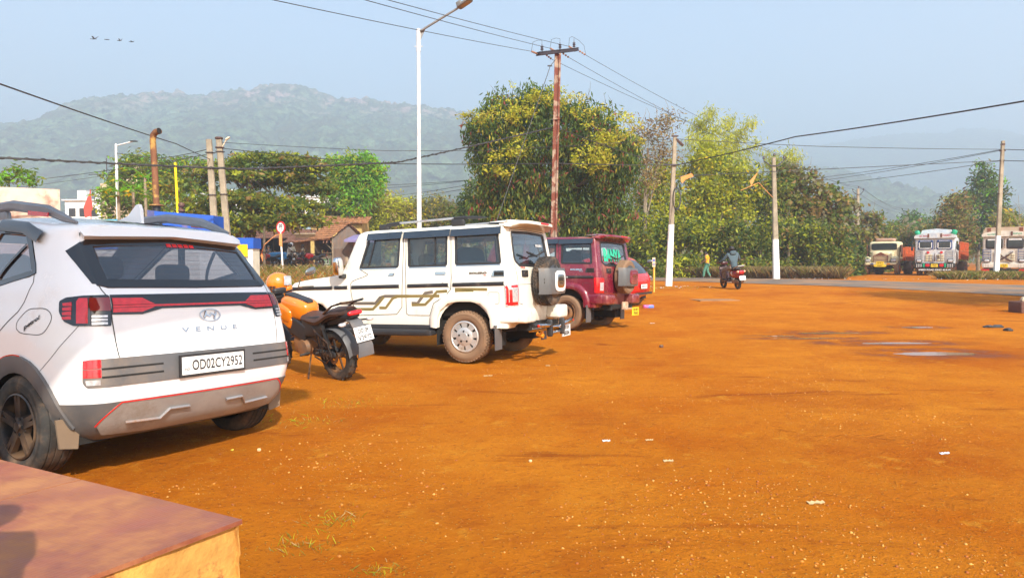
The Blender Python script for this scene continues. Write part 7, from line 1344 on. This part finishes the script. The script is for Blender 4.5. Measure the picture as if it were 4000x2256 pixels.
# white houses and the small temple behind
for i, (pa_, pb_, yt, yb_, d, lb) in enumerate([(262, 400, 778, 845, 95, 'low white building with flat roof behind the left trees'), (400, 470, 770, 850, 100, 'white building behind the thin lamp post'), (690, 960, 775, 830, 98, 'long white building glimpsed through the spreading tree'), (1190, 1300, 768, 800, 110, 'small white building right of the spreading tree')]):
    r = thing('white_building', lb, 'building', (0, 0, 0), 0, 'white buildings behind the trees'); xa, xb = PX(pa_, d), PX(pb_, d); zt = PZ(yt, d); mb = MB(); mb.box(((xa+xb)/2, d+4, zt/2), (xb-xa, 8, zt)); mb.build('wall', WPNT, r, smooth=None); mb = MB(); mb.box(((xa+xb)/2, d+4, zt+.05), (xb-xa+.6, 8.6, .18)); [mb.box((lerp(xa, xb, t), d+2, zt+.8), (1.2, 1.2, 1.4)) for t in (.3, .8)]; rf = mb.build('roof', PWHT, r, smooth=None); mb = MB()
    for t in (.2, .5, .8): mb.box((lerp(xa, xb, t), d-.02, zt-1.6), (.9, .08, 1.1))
    mb.build('window', DARK, r, smooth=None)
d = 78; r = thing('temple_tower', 'small beige temple tower half hidden by the bushy tree', 'tower'); tm_ = mat('temple_beige', (.55, .42, .28), .8); X_ = PX(533, d); mb = MB(); zz = PZ(720, d); mb.box((X_, d, zz/2), (5.2, 4, zz)); mb.build('base', tm_, r, smooth=None); mb = MB(); 
for k in range(5): mb.lathe([(1.6-.25*k, 0), (1.75-.25*k, .25), (1.45-.25*k, .5)], (X_, d, zz+.5*k), 'Z', 16)
mb.sph((X_, d, zz+2.9), .42, 8); mb.build('spire', tm_, r); mb = MB(); mb.tube([(X_-3, d, zz), (X_-3, d, zz+3)], .05, 5); mb.tube([(X_-5, d, zz+1.2), (X_-.5, d, zz+1.3)], .05, 5); mb.build('mast', STEEL, r)
mb = MB(); a_ = PT(362, 860, 40); mb.tube([(0, 0, -2), (0, 0, 1.9)], .03, 6); mb.add([(0, 0, 1.8), (.12, 0, .9), (-.05, .0, .4), (-.35, .0, .3), (-.42, 0, .9), (-.2, 0, 1.4)], [(0, 1, 2, 3, 4, 5)]); fl = mb.build('flag', mat('red_flag', (.45, .07, .05), .8), smooth=None); fl.location = a_; tag(fl, 'limp red flag on a thin mast at the left', 'flag')
d = 33; mb = MB(); mb.box((0, 0, 0), (PX(560, d)-PX(300, d), 3, .12)); mb.box((0, -1.4, -.8), (PX(560, d)-PX(300, d), .1, 1.5)); o = mb.build('blue_shed', mat('sky_blue', (.06, .42, .62), .5), smooth=None); o.location = (PX(430, d), d, PZ(864, d)); tag(o, 'sky blue sheet roofed shed edge above the crossover roof', 'shed')
# ---------------------------------------------------------------- roadside shops
TIL = mat('clay_tiles', (.26, .115, .05), .9, var=.35, vs=4, bump=.5, bs=15); TILD = mat('old_tiles', (.13, .06, .04), .95, var=.4, vs=3, bump=.5, bs=12); COR = mat('corrugated_grey', (.17, .14, .12), .7, .1, dust=.5, dcol=(.25, .15, .10)); CORP = mat('corrugated_pale', (.38, .27, .15), .8, dust=.3); CORB = mat('corrugated_blue', (.30, .40, .45), .6); DKI = mat('dark_interior', (.02, .018, .016), .9)
def corr(mb, a, b_, z0, z1f, amp=.02, pit=.10, m=None):
    """upright corrugated sheet from a to b; z1f(t) top height"""
    a, b_ = Vector(a), Vector(b_); L_ = (b_-a).length; n = int(L_/pit*4); nn = (b_-a).cross(Vector((0, 0, 1))).normalized(); V = []
    for i in range(n+1): t = i/n; p = a.lerp(b_, t)+nn*amp*sin(i*pi/2); V += [(p.x, p.y, z0), (p.x, p.y, z1f(t))]
    mb.add(V, [(2*i, 2*i+2, 2*i+3, 2*i+1) for i in range(n)], m)
def tiled(mb, p00, p10, p01, p11, rows=9, m=None):
    """tiled slope: p00-p10 eave, p01-p11 ridge; overlapping rows with a ripple"""
    p00, p10, p01, p11 = map(Vector, (p00, p10, p01, p11)); n = 60; up_ = Vector((0, 0, 1))
    for r_ in range(rows):
        V = []
        for i in range(n+1):
            t = i/n; a = p00.lerp(p10, t); b_ = p01.lerp(p11, t); w_ = .03*abs(sin(i*pi/2))+.03*noise.noise((i*.3, r_, 4)); V += [a.lerp(b_, r_/rows)+up_*(.07+w_), a.lerp(b_, (r_+1)/rows)+up_*(.0+w_), a.lerp(b_, r_/rows)+up_*(.0+w_)]
        mb.add(V, [(3*i, 3*i+3, 3*i+4, 3*i+1) for i in range(n)]+[(3*i+2, 3*i+5, 3*i+3, 3*i) for i in range(n)], m)
def W3(px, d, h): x = PX(px, d); return Vector((x, d, tz(x, d)+h))
# tailor hut: corner C nearest the camera, shop front to the left, tin gable to the right
C_ = W3(1300, 50, 0); fl_ = Vector((-.80, .60, 0)); gr = Vector((.72, .69, 0)); WF, WG = 1.95, 2.4; r = thing('tailor_hut', 'tin walled tailor hut with clay tile roof and open shop front', 'hut'); A_, G_ = C_+fl_*WF, C_+gr*WG; z0 = C_.z; he, hr = z0+2.15, z0+3.15
mb = MB(); corr(mb, C_, G_, z0+.15, lambda t: lerp(he, hr, 1-abs(t-.5)*2)-.05); gw = mb.build('gable_wall', COR, r, smooth=None); mb = MB(); p, q = C_.lerp(G_, .06), C_.lerp(G_, .36); nn = (q-p).cross(Vector((0, 0, 1))).normalized()*.05; mb.add([p+nn+Vector((0, 0, .15)), q+nn+Vector((0, 0, .15)), q+nn+Vector((0, 0, 1.35)), p+nn+Vector((0, 0, 1.35))], [(0, 1, 2, 3)]); mb.build('hatch', mat('hatch_brown', (.13, .09, .07), .8), gw, smooth=None)
mb = MB(); mb.tube([C_, C_+Vector((0, 0, 2.2))], .05, 6); mb.tube([A_, A_+Vector((0, 0, 2.2))], .05, 6); mb.tube([C_+Vector((0, 0, 1.25)), C_.lerp(A_, .6)+Vector((0, 0, 2.0))], .03, 5); mb.build('frame_post', BARKP, r); BK = gr*1.6; mb = MB(); mb.add([C_+BK*.9, A_+BK*.9, A_+BK*.9+Vector((0, 0, 2.3)), C_+BK*.9+Vector((0, 0, 2.3)), A_, A_+Vector((0, 0, 2.3))], [(0, 1, 2, 3), (4, 1, 2, 5)]); mb.build('back_wall', mat('inner_brown', (.10, .07, .05), .9), r, smooth=None)
mb = MB(); [mb.box(C_+fl_*WF/2+gr*.35+Vector((0, 0, h_)), (WF-.1, .55, .04), rz=math.atan2(fl_.y, fl_.x)) for h_ in (.85, 1.05)]; mb.box(C_+fl_*WF/2+gr*.12+Vector((0, 0, .45)), (WF-.1, .06, .75), rz=math.atan2(fl_.y, fl_.x)); mb.build('counter', BARKP, r, smooth=None); cols_ = [mat('jar_%d' % i, c, .3) for i, c in enumerate([(.5, .45, .35), (.35, .12, .06), (.12, .2, .3), (.55, .4, .1)])]
for k in range(14): mb = MB(); t = random.uniform(.08, .92); zz = random.choice((.87, 1.07)); p = C_+fl_*WF*t+gr*.3+Vector((0, 0, zz)); mb.cyl(p, p+Vector((0, 0, random.uniform(.12, .22))), .045, 8); ci = random.randrange(4); o = mb.build('jar', cols_[ci]); tag(o, ['pale', 'rust brown', 'blue grey', 'amber'][ci]+' jar standing on the tailor hut counter', 'jar', 'jars on the hut counter')
mb = MB(); s0 = C_+fl_*WF*.08+Vector((0, 0, .12))-gr*.05; s1 = C_+fl_*WF*.95+Vector((0, 0, .12))-gr*.05; zz = Vector((0, 0, .48)); mb.add([s0, s1, s1+zz, s0+zz], [(3, 2, 1, 0)]); sg = mb.build('sign_board', mat('sign_green', (.10, .22, .08), .6), r, smooth=None); mb = MB(); text_on(mb, 'NICE TAILOR', (s0+s1)/2-gr*.03+Vector((0, 0, .08)), -fl_, (0, 0, 1), .32, WF*.80, .02); mb.build('lettering', PLW, sg)
rc = Vector((0, 0, 1)); E0, E1 = C_+gr*-.35-fl_*.25, A_+gr*-.35+fl_*.35; R0, R1 = C_+gr*WG*.5-fl_*.25, A_+gr*WG*.5+fl_*.35; E0.z = E1.z = he-.12; R0.z = R1.z = hr; Q0, Q1 = C_+gr*(WG+.35)-fl_*.25, A_+gr*(WG+.35)+fl_*.35; Q0.z = Q1.z = he-.12; mb = MB(); tiled(mb, E1, E0, R1, R0, 7); tiled(mb, Q0, Q1, R0, R1, 7); mb.tube([R0+rc*.06, R1+rc*.06], .09, 6); mb.build('tiled_roof', TIL, r, smooth=None)
mb = MB(); S0, S1 = C_-gr*1.0+fl_*.1, A_-gr*1.1+fl_*.8; S0.z = z0+1.95; S1.z = z0+1.80; tiled(mb, S1, S0, E1-rc*.1, E0-rc*.1, 2); mb.build('awning', TIL, r, smooth=None); mb = MB(); [mb.tube([C_+fl_*t-gr*.1+rc*2.05+Vector((.16*sin(a), 0, -.28*(1-cos(a)))) for a in np.linspace(-1.6, 1.6, 10)], .035, 5) for t in (.25, .6)]; mb.build('garland', mat('garland', (.45, .25, .18), .8), r)
# long old shop left
r = thing('tile_roof_shop', 'long dark shop with sagging tile roof left of the speed sign', 'shop'); a, b_ = W3(960, 53, 0), W3(1128, 53, 0); mb = MB(); bk = Vector((0, 3, 0)); mb.add([a+bk, b_+bk, b_+bk+rc*2.9, a+bk+rc*2.9, a, a+rc*2.5], [(0, 1, 2, 3), (4, 0, 3, 5)]); mb.build('back_wall', DKI, r, smooth=None); mb = MB(); [mb.tube([a.lerp(b_, t), a.lerp(b_, t)+rc*2.3], .05, 6) for t in (0, .33, .66, 1)]; mb.build('post', BARK, r); mb = MB(); mb.box(a.lerp(b_, .5)+Vector((0, .4, .5)), ((b_-a).length, .5, 1.0)); mb.build('counter', mat('counter_grey', (.14, .12, .10), .8), r, smooth=None)
mb = MB(); tiled(mb, a+Vector((-.8, -1.2, 2.1)), b_+Vector((.4, -1.2, 2.15)), a+Vector((-.8, 2.2, 3.2)), b_+Vector((.9, 2.2, 3.75)), 8); mb.build('tiled_roof', TILD, r, smooth=None)
for k in range(22): mb = MB(); p = a.lerp(b_, random.uniform(.25, .95))+Vector((0, .3, 1.0)); mb.cyl(p, p+rc*random.uniform(.12, .26), .05, 8); ci = random.randrange(4); tag(mb.build('jar', cols_[ci]), ['pale', 'rust brown', 'blue grey', 'amber'][ci]+' jar on the counter of the long dark shop', 'jar', 'jars in the long dark shop')
# middle lean-to with pale tin wall, loft with blue tin gable
r = thing('lean_to', 'lean-to stall with brown patched awning and pale tin wall', 'stall'); a, b_ = W3(1128, 52, 0), W3(1215, 52.3, 0); mb = MB(); corr(mb, a, b_, a.z+.1, lambda t: a.z+2.0); mb.build('tin_wall', CORP, r, smooth=None); mb = MB(); tiled(mb, a+Vector((-.1, -1.2, 1.75)), b_+Vector((.5, -1.3, 2.0)), a+Vector((.6, 1.2, 2.9)), b_+Vector((.6, 1.2, 2.8)), 4); mb.build('awning', TILD, r, smooth=None); mb = MB(); p, q = W3(1165, 54, 2.75), W3(1218, 54, 2.75); corr(mb, p, q, p.z, lambda t: p.z+1.25-1.0*t, m=0); mb.build('blue_tin_gable', CORB, r, smooth=None); mb = MB(); mb.box(W3(1195, 51, 2.32), (1.5, .05, .4), R=Matrix.Rotation(.8, 3, 'X')); mb.build('name_board', mat('board_tan', (.50, .40, .26), .7), r, smooth=None)
r = thing('yellow_house', 'yellow plastered house with tiled roof behind the tailor hut', 'house'); a, b_ = W3(1150, 58, 0), W3(1415, 58, 0); mb = MB(); mb.box(a.lerp(b_, .5)+Vector((0, 1.5, 1.9)), ((b_-a).length, 3, 3.8)); mb.build('wall', mat('ochre_wall', (.55, .38, .12), .9, var=.2, c2=(.25, .15, .08), c2s=1.5, c2t=.6), r, smooth=None); mb = MB(); tiled(mb, a+Vector((-.6, -.5, 3.6)), b_+Vector((.6, -.5, 3.55)), a+Vector((-.6, 1.5, 4.35)), b_+Vector((.6, 1.5, 4.2)), 5); mb.build('tiled_roof', TIL, r, smooth=None)
r = thing('purple_awning_stall', 'stall with faded purple awning right of the tailor hut', 'stall'); a, b_ = W3(1385, 50.5, 0), W3(1480, 50.5, 0); mb = MB(); mb.add([a+Vector((-.5, -1.0, 1.95)), b_+Vector((0, -1.0, 1.9)), b_+Vector((0, 1.2, 2.5)), a+Vector((-.1, 1.2, 2.45)), a+Vector((-.5, -1.0, 1.80)), b_+Vector((0, -1.0, 1.75))], [(0, 1, 2, 3), (4, 5, 1, 0)]); mb.build('awning', mat('purple_cloth', (.20, .17, .33), .8), r, smooth=None); mb = MB(); mb.tube([a, a+rc*2.1], .045, 6); mb.build('post', mat('orange_post', (.5, .22, .08), .6), r); mb = MB(); mb.add([a+Vector((.2, 1, 0)), b_+Vector((0, 1, 0)), b_+Vector((0, 1, 2.3)), a+Vector((.2, 1, 2.3))], [(0, 1, 2, 3)]); mb.build('back_wall', DKI, r, smooth=None)
# stumps, rubble
for px, d, h_, w_, lb in ((1356, 36, .62, .22, 'broken wooden stump on the bank left of the cream jeep'), (1306, 46, .45, .10, 'short stake before the tailor hut')):
    mb = MB(); mb.tube([(0, 0, -.1), (.03, 0, h_*.6), (-.04, .02, h_)], [w_*.6, w_*.5, w_*.35], 7); o = mb.build('stump', BARKP); o.location = W3(px, d, 0); tag(o, lb, 'stump')
RUB = mat('rubble_pale', (.50, .40, .28), .9)
for k in range(14):
    px, d = (random.uniform(1255, 1300), random.uniform(44, 45.5)) if k < 9 else (random.uniform(1000, 1035), random.uniform(38, 39)); mb = MB(); mb.rbox((0, 0, .06), (random.uniform(.15, .4), .25, .18), .5, 5, rz=random.random()*3); o = mb.build('rubble_stone', RUB); o.location = W3(px, d, 0); tag(o, 'pale rubble stone heaped on the red bank', 'stone', 'rubble stones on the bank')
# ---------------------------------------------------------------- third and fourth cars behind the maroon jeep
S2 = Surf([(a, a, b, c, e, .2, 2.5) for a, b, c, e in ((.25, .68, -.35, 2.85), (.35, .76, -.48, 2.95), (.5, .79, -.55, 3.0), (.7, .80, -.56, 2.95), (.85, .79, -.54, 2.8), (.95, .77, -.50, 2.2), (1.05, .72, -.44, 1.9), (1.25, .62, -.28, 1.5), (1.38, .56, -.12, 1.1), (1.44, .45, .0, .9), (1.48, .2, .2, .7), (1.50, .02, .3, .5))], .05, .5, 2.4, bow=.06, fr=.25)
def hatch(label, p, yaw, paint, sc, lampm, plate):
    S = S2; r = thing('parked_car', label, 'car'); r.matrix_world = Matrix.Translation(p)@Matrix.Rotation(yaw, 4, 'Z')@Matrix.Diagonal((*sc, 1)); rgs = [('h', [(0, .96), (.98, .97), (1.1, 1.1), (1.05, 1.33), (0, 1.36)]), ('h', [(1.75, .98), (2.0, 1.28), (3.4, 1.30), (3.9, 1.0)]), ('h', arch_poly(S, 0, .29, .34)), ('h', arch_poly(S, 2.3, .29, .34))]
    ov, rg = skin(S, rgs, list(np.linspace(0, 1, 8))+list(np.linspace(1, 2, 10))[1:]+list(np.linspace(2, S.U, 24))[1:]+list(np.linspace(S.U, S.umax, 10))[1:], list(np.arange(.25, 1.5, .06))+[1.5]); skin_obj(S, ov, rg['body'], (-1, 1), 'body', paint, r)
    mb = MB(); fu = [(.98, .97), (1.1, 1.1), (1.05, 1.33), (0, 1.36), (-1.05, 1.33), (-1.1, 1.1), (-.98, .97)]; patch(mb, S, fu, -.004, skirt=0, st=.12); mb.build('rear_window', DARKG, r)
    for sd in (-1, 1):
        mb = MB(); patch(mb, S, rgs[1][1], -.004, sd, skirt=0, st=.15); mb.build('side_window', DARKG, r); mb = MB(); patch(mb, S, [(1.45, .92), (1.0, .92), (1.0, .72), (1.45, .70)], .012, sd); mb.build('tail_lamp', lampm, r)
        for y in (0, 2.3): wheel(r, sd*.70, y, .285, .17, .17, rim_steel, SILVER, RUBBER_D, sd)
    mb = MB(); c = Vector((0, -.60, .60)); mb.box(c, (.42, .012, .12)); pl = mb.build('number_plate', PLW, r); mb = MB(); text_on(mb, plate, c+Vector((0, -.008, -.03)), (1, 0, 0), (0, 0, 1), .06, .36, .02); mb.build('plate_number', INK, pl); mb = MB(); mb.rbox((0, 1.1, .32), (1.3, 2.9, .2), .3); mb.build('underbody', UNDER, r); housing(r, 0, .29, .36, .45, .72); housing(r, 2.3, .29, .36, .45, .72); mb = MB(); mb.box((0, -.585, .40), (1.2, .02, .06)); mb.build('bumper_slot', DARK, r)
x, y = PX(2440, 19.6), 19.6; hatch('bright red small car half hidden behind the maroon jeep', (x+.05, y+.35, tz(x, y)), 1.0, mat('bright_red_paint', (.50, .008, .012), .2, coat=.8), (1, 1, .98), REDL, 'OD 09 C 6117')
x, y = PX(2380, 22.5), 22.6; hatch('silver white van roof showing between the maroon jeep and the hedge', (x-.10, y, tz(x, y)), 1.0, mat('silver_white_paint', (.62, .64, .66), .25, coat=.6), (1.05, 1.1, 1.22), REDL, 'OD 11 8872')
x, y = PX(2497, 22.4), 22.4; bike('blue motorcycle parked behind the red small car', (x, y, tz(x, y)), 2.75, dk('blue_bike_paint', (.02, .10, .45)), -.1, None, None, DARK, False, True, False)
# ---------------------------------------------------------------- litter and small things on the dirt
def on_ground(px, py): d = 10.; 
def GP(px, py):
    d = 8.
    for _ in range(30): d = (CH-tz(PX(px, d), d))*F/(py-1022.6+.0036*(px-2000))
    return Vector((PX(px, d), d, tz(PX(px, d), d)))
LIT = [(2370, 1728, .12, .035, 'paper', 'white crumpled paper strip in the middle foreground'), (3705, 1778, .16, .03, 'paper2', 'white curled plastic strip at the right'), (2615, 1808, .14, .04, 'card', 'tan cardboard piece left of centre foreground'), (1905, 1470, .22, .03, 'card', 'flat pale wood sliver near the cream jeep'), (2540, 1725, .12, .02, 'card', 'thin tan stick in the foreground'), (2585, 1358, .14, .09, 'ston', 'small dark stone lump beyond the cream jeep'), (2550, 1263, .22, .02, 'paper', 'white strip beside the maroon jeep'), (2140, 1430, .12, .06, 'card', 'dry leaf scrap right of the cream jeep'), (3200, 1975, .2, .05, 'card', 'torn tan wrapper at the lower right'), (1000, 1767, .06, .04, 'ston2', 'pale yellowish stone near the crossover'), (895, 1765, .05, .03, 'leaf', 'yellow fallen leaf near the crossover'), (2070, 1810, .05, .03, 'ston2', 'small pale stone left of the foreground')]
LMt = dict(paper=mat('paper_white', (.75, .74, .72), .7), paper2=mat('plastic_white', (.6, .68, .8), .4), card=mat('card_tan', (.55, .38, .18), .85), ston=mat('stone_dark', (.12, .06, .04), .9), ston2=mat('stone_pale', (.60, .40, .20), .9), leaf=mat('leaf_fallen', (.65, .50, .05), .7))
for px, py, L_, w_, k, lb in LIT:
    L_ *= .5; w_ *= .6; p = GP(px, py); mb = MB(); n = 6; rz = random.uniform(-.5, .5)
    if k.startswith('ston'): mb.rbox((0, 0, w_*.4), (L_, L_*.7, w_), .7, 6)
    else:
        V = []
        for i in range(n+1): t = i/n; V += [(L_*(t-.5), -w_*(.5+.3*sin(i*2)), .004+.003*abs(sin(i*1.3))), (L_*(t-.5), w_*(.5+.2*cos(i*3)), .006+.005*abs(sin(i*1.7+1)))]
        V += [(x, y, z-.004) for x, y, z in V]; m2 = 2*(n+1); mb.add(V, [(2*i, 2*i+2, 2*i+3, 2*i+1) for i in range(n)]+[(m2+2*i+1, m2+2*i+3, m2+2*i+2, m2+2*i) for i in range(n)])
    o = mb.build({'paper': 'paper_scrap', 'paper2': 'plastic_scrap', 'card': 'cardboard_scrap', 'ston': 'stone', 'ston2': 'stone', 'leaf': 'fallen_leaf'}[k], LMt[k], smooth=60); o.location = p; o.rotation_euler = (0, 0, rz); tag(o, lb, {'ston': 'stone', 'ston2': 'stone', 'leaf': 'leaf'}.get(k, 'litter'))
p = GP(2533, 1202); mb = MB(); mb.rbox((0, 0, .04), (.30, .14, .09), .25, 8); o = mb.build('carton', mat('pink_carton', (.62, .08, .20), .5, c2=(.10, .20, .60), c2s=9)); o.location = p; tag(o, 'crushed pink and blue carton by the red small car', 'carton')
for px, py, sx, lb in ((3885, 1279, .42, 'black rag lying on the dirt at the right'), (3943, 1292, .16, 'smaller black scrap right of the rag')): p = GP(px, py); mb = MB(); mb.rbox((0, 0, .015), (sx, .14, .05), .6, 8); mb.rbox((sx*.3, .05, .03), (sx*.4, .10, .05), .6, 8); mb.rbox((-sx*.25, -.02, .025), (sx*.3, .12, .06), .7, 8); o = mb.build('rag', DARK); o.location = p; tag(o, lb, 'rag')
p = GP(3985, 1222); r = thing('concrete_block', 'dark broken concrete block with rubble at the right edge', 'block', p); mb = MB(); mb.rbox((.22, .15, .14), (.55, .4, .30), .12, 10, rz=.2); mb.build('block', mat('block_brown', (.12, .055, .04), .9, bump=.6, bs=14), r); mb = MB(); mb.rbox((.15, .05, .33), (.14, .12, .14), .5, 6, R=Matrix.Rotation(.6, 3, 'Y')); mb.rbox((.40, .1, .34), (.2, .14, .10), .5, 6); mb.build('rubble', RUB, r)
p = GP(2790, 1171); mb = MB(); mb.box((0, 0, .01), (1.3, .9, .03), rz=.15); o = mb.build('drain_cover', mat('cover_brown', (.28, .13, .05), .9, var=.2, dust=.5), smooth=None); o.location = p+Vector((0, 0, -.012)); tag(o, 'flat dusty concrete drain cover in the dirt', 'cover')
def litter_pos(n): x = np.concatenate([rng.uniform(15, 27, n//2), rng.uniform(5, 8, n-n//2)]); y = np.concatenate([np.interp(x[:n//2], [15, 20, 27], [41, 38.6, 36])+rng.normal(0, .6, n//2), rng.uniform(27, 29, n-n//2)]); return x, y
xx, yy = litter_pos(80); co = []; 
for x, y in zip(xx, yy): s = random.uniform(.03, .08); z = tz(x, y)+.03; a = random.random()*3; co += [(x-s*cos(a), y-s*sin(a), z), (x+s*.3, y-s*.6, z+.02), (x+s*cos(a), y+s*sin(a), z+.03), (x-s*.4, y+s*.6, z+.01)]
qmesh('litter', np.array(co), np.arange(len(co)).reshape(-1, 4), [LMt['paper'], LMt['card'], LMt['paper2']], mi=rng.integers(0, 3, len(co)//4), smooth=False, kind='stuff', label='small white and tan litter along the verge', cat='litter')
# ---------------------------------------------------------------- haze (air)
mb = MB(); mb.box((300, 1270, 218), (7600, 2760, 442)); hz = mb.build('haze', [bpy.data.materials.new('haze')], smooth=None, kind='stuff', label='pale blue morning haze filling the air', cat='haze')
m = hz.data.materials[0]; m.use_nodes = True; n = m.node_tree.nodes; n.remove(n['Principled BSDF']); pv = n.new('ShaderNodeVolumePrincipled'); m.node_tree.links.new(pv.outputs[0], n['Material Output'].inputs['Volume'])
pv.inputs['Color'].default_value = (.70, .85, 1, 1); pv.inputs['Density'].default_value = HAZE; pv.inputs['Anisotropy'].default_value = 0.2
# ---------------------------------------------------------------- one mesh per repeated part
def split(o, lr):
    bpy.context.view_layer.update()
    me = o.data; bm = bmesh.new(); bm.from_mesh(me); bm.faces.ensure_lookup_table(); seen = set(); isl = []
    for f in bm.faces:
        if f.index in seen: continue
        st = [f]; seen.add(f.index); g = []
        while st:
            q = st.pop(); g.append(q.index)
            for e in q.edges:
                for k in e.link_faces:
                    if k.index not in seen: seen.add(k.index); st.append(k)
        isl.append(g)
    if lr:
        a = [], []
        for g in isl: c = sum(bm.faces[i].calc_center_median().x for i in g)/len(g); a[c > 0].extend(g)
        isl = [g for g in a if g]
    bm.free()
    if len(isl) < 2: return
    for n_, g in enumerate(isl):
        b2 = bmesh.new(); b2.from_mesh(me); b2.faces.ensure_lookup_table(); s = set(g); bmesh.ops.delete(b2, geom=[f for f in b2.faces if f.index not in s], context='FACES'); m2 = me.copy(); b2.to_mesh(m2); b2.free()
        c = o.copy(); c.data = m2; COL.objects.link(c)
        for ch in [k for k in bpy.data.objects if k.parent == o]:
            if n_ == 0: ch.parent = c
    bpy.data.objects.remove(o)
LR = {'wheel_housing', 'roof_rail', 'rail_bar', 'skid_rib', 'slot', 'guard_bracket', 'arch_cladding', 'reflector'}
LO = {'window', 'cap', 'panel_gap', 'wheel_flare', 'clamp', 'column', 'vent_slot', 'inset'}
for o in list(bpy.data.objects):
    if o.type == 'MESH' and o.parent:
        nm = o.name.split('.')[0]
        if nm in LR: split(o, True)
        elif nm in LO: split(o, False)
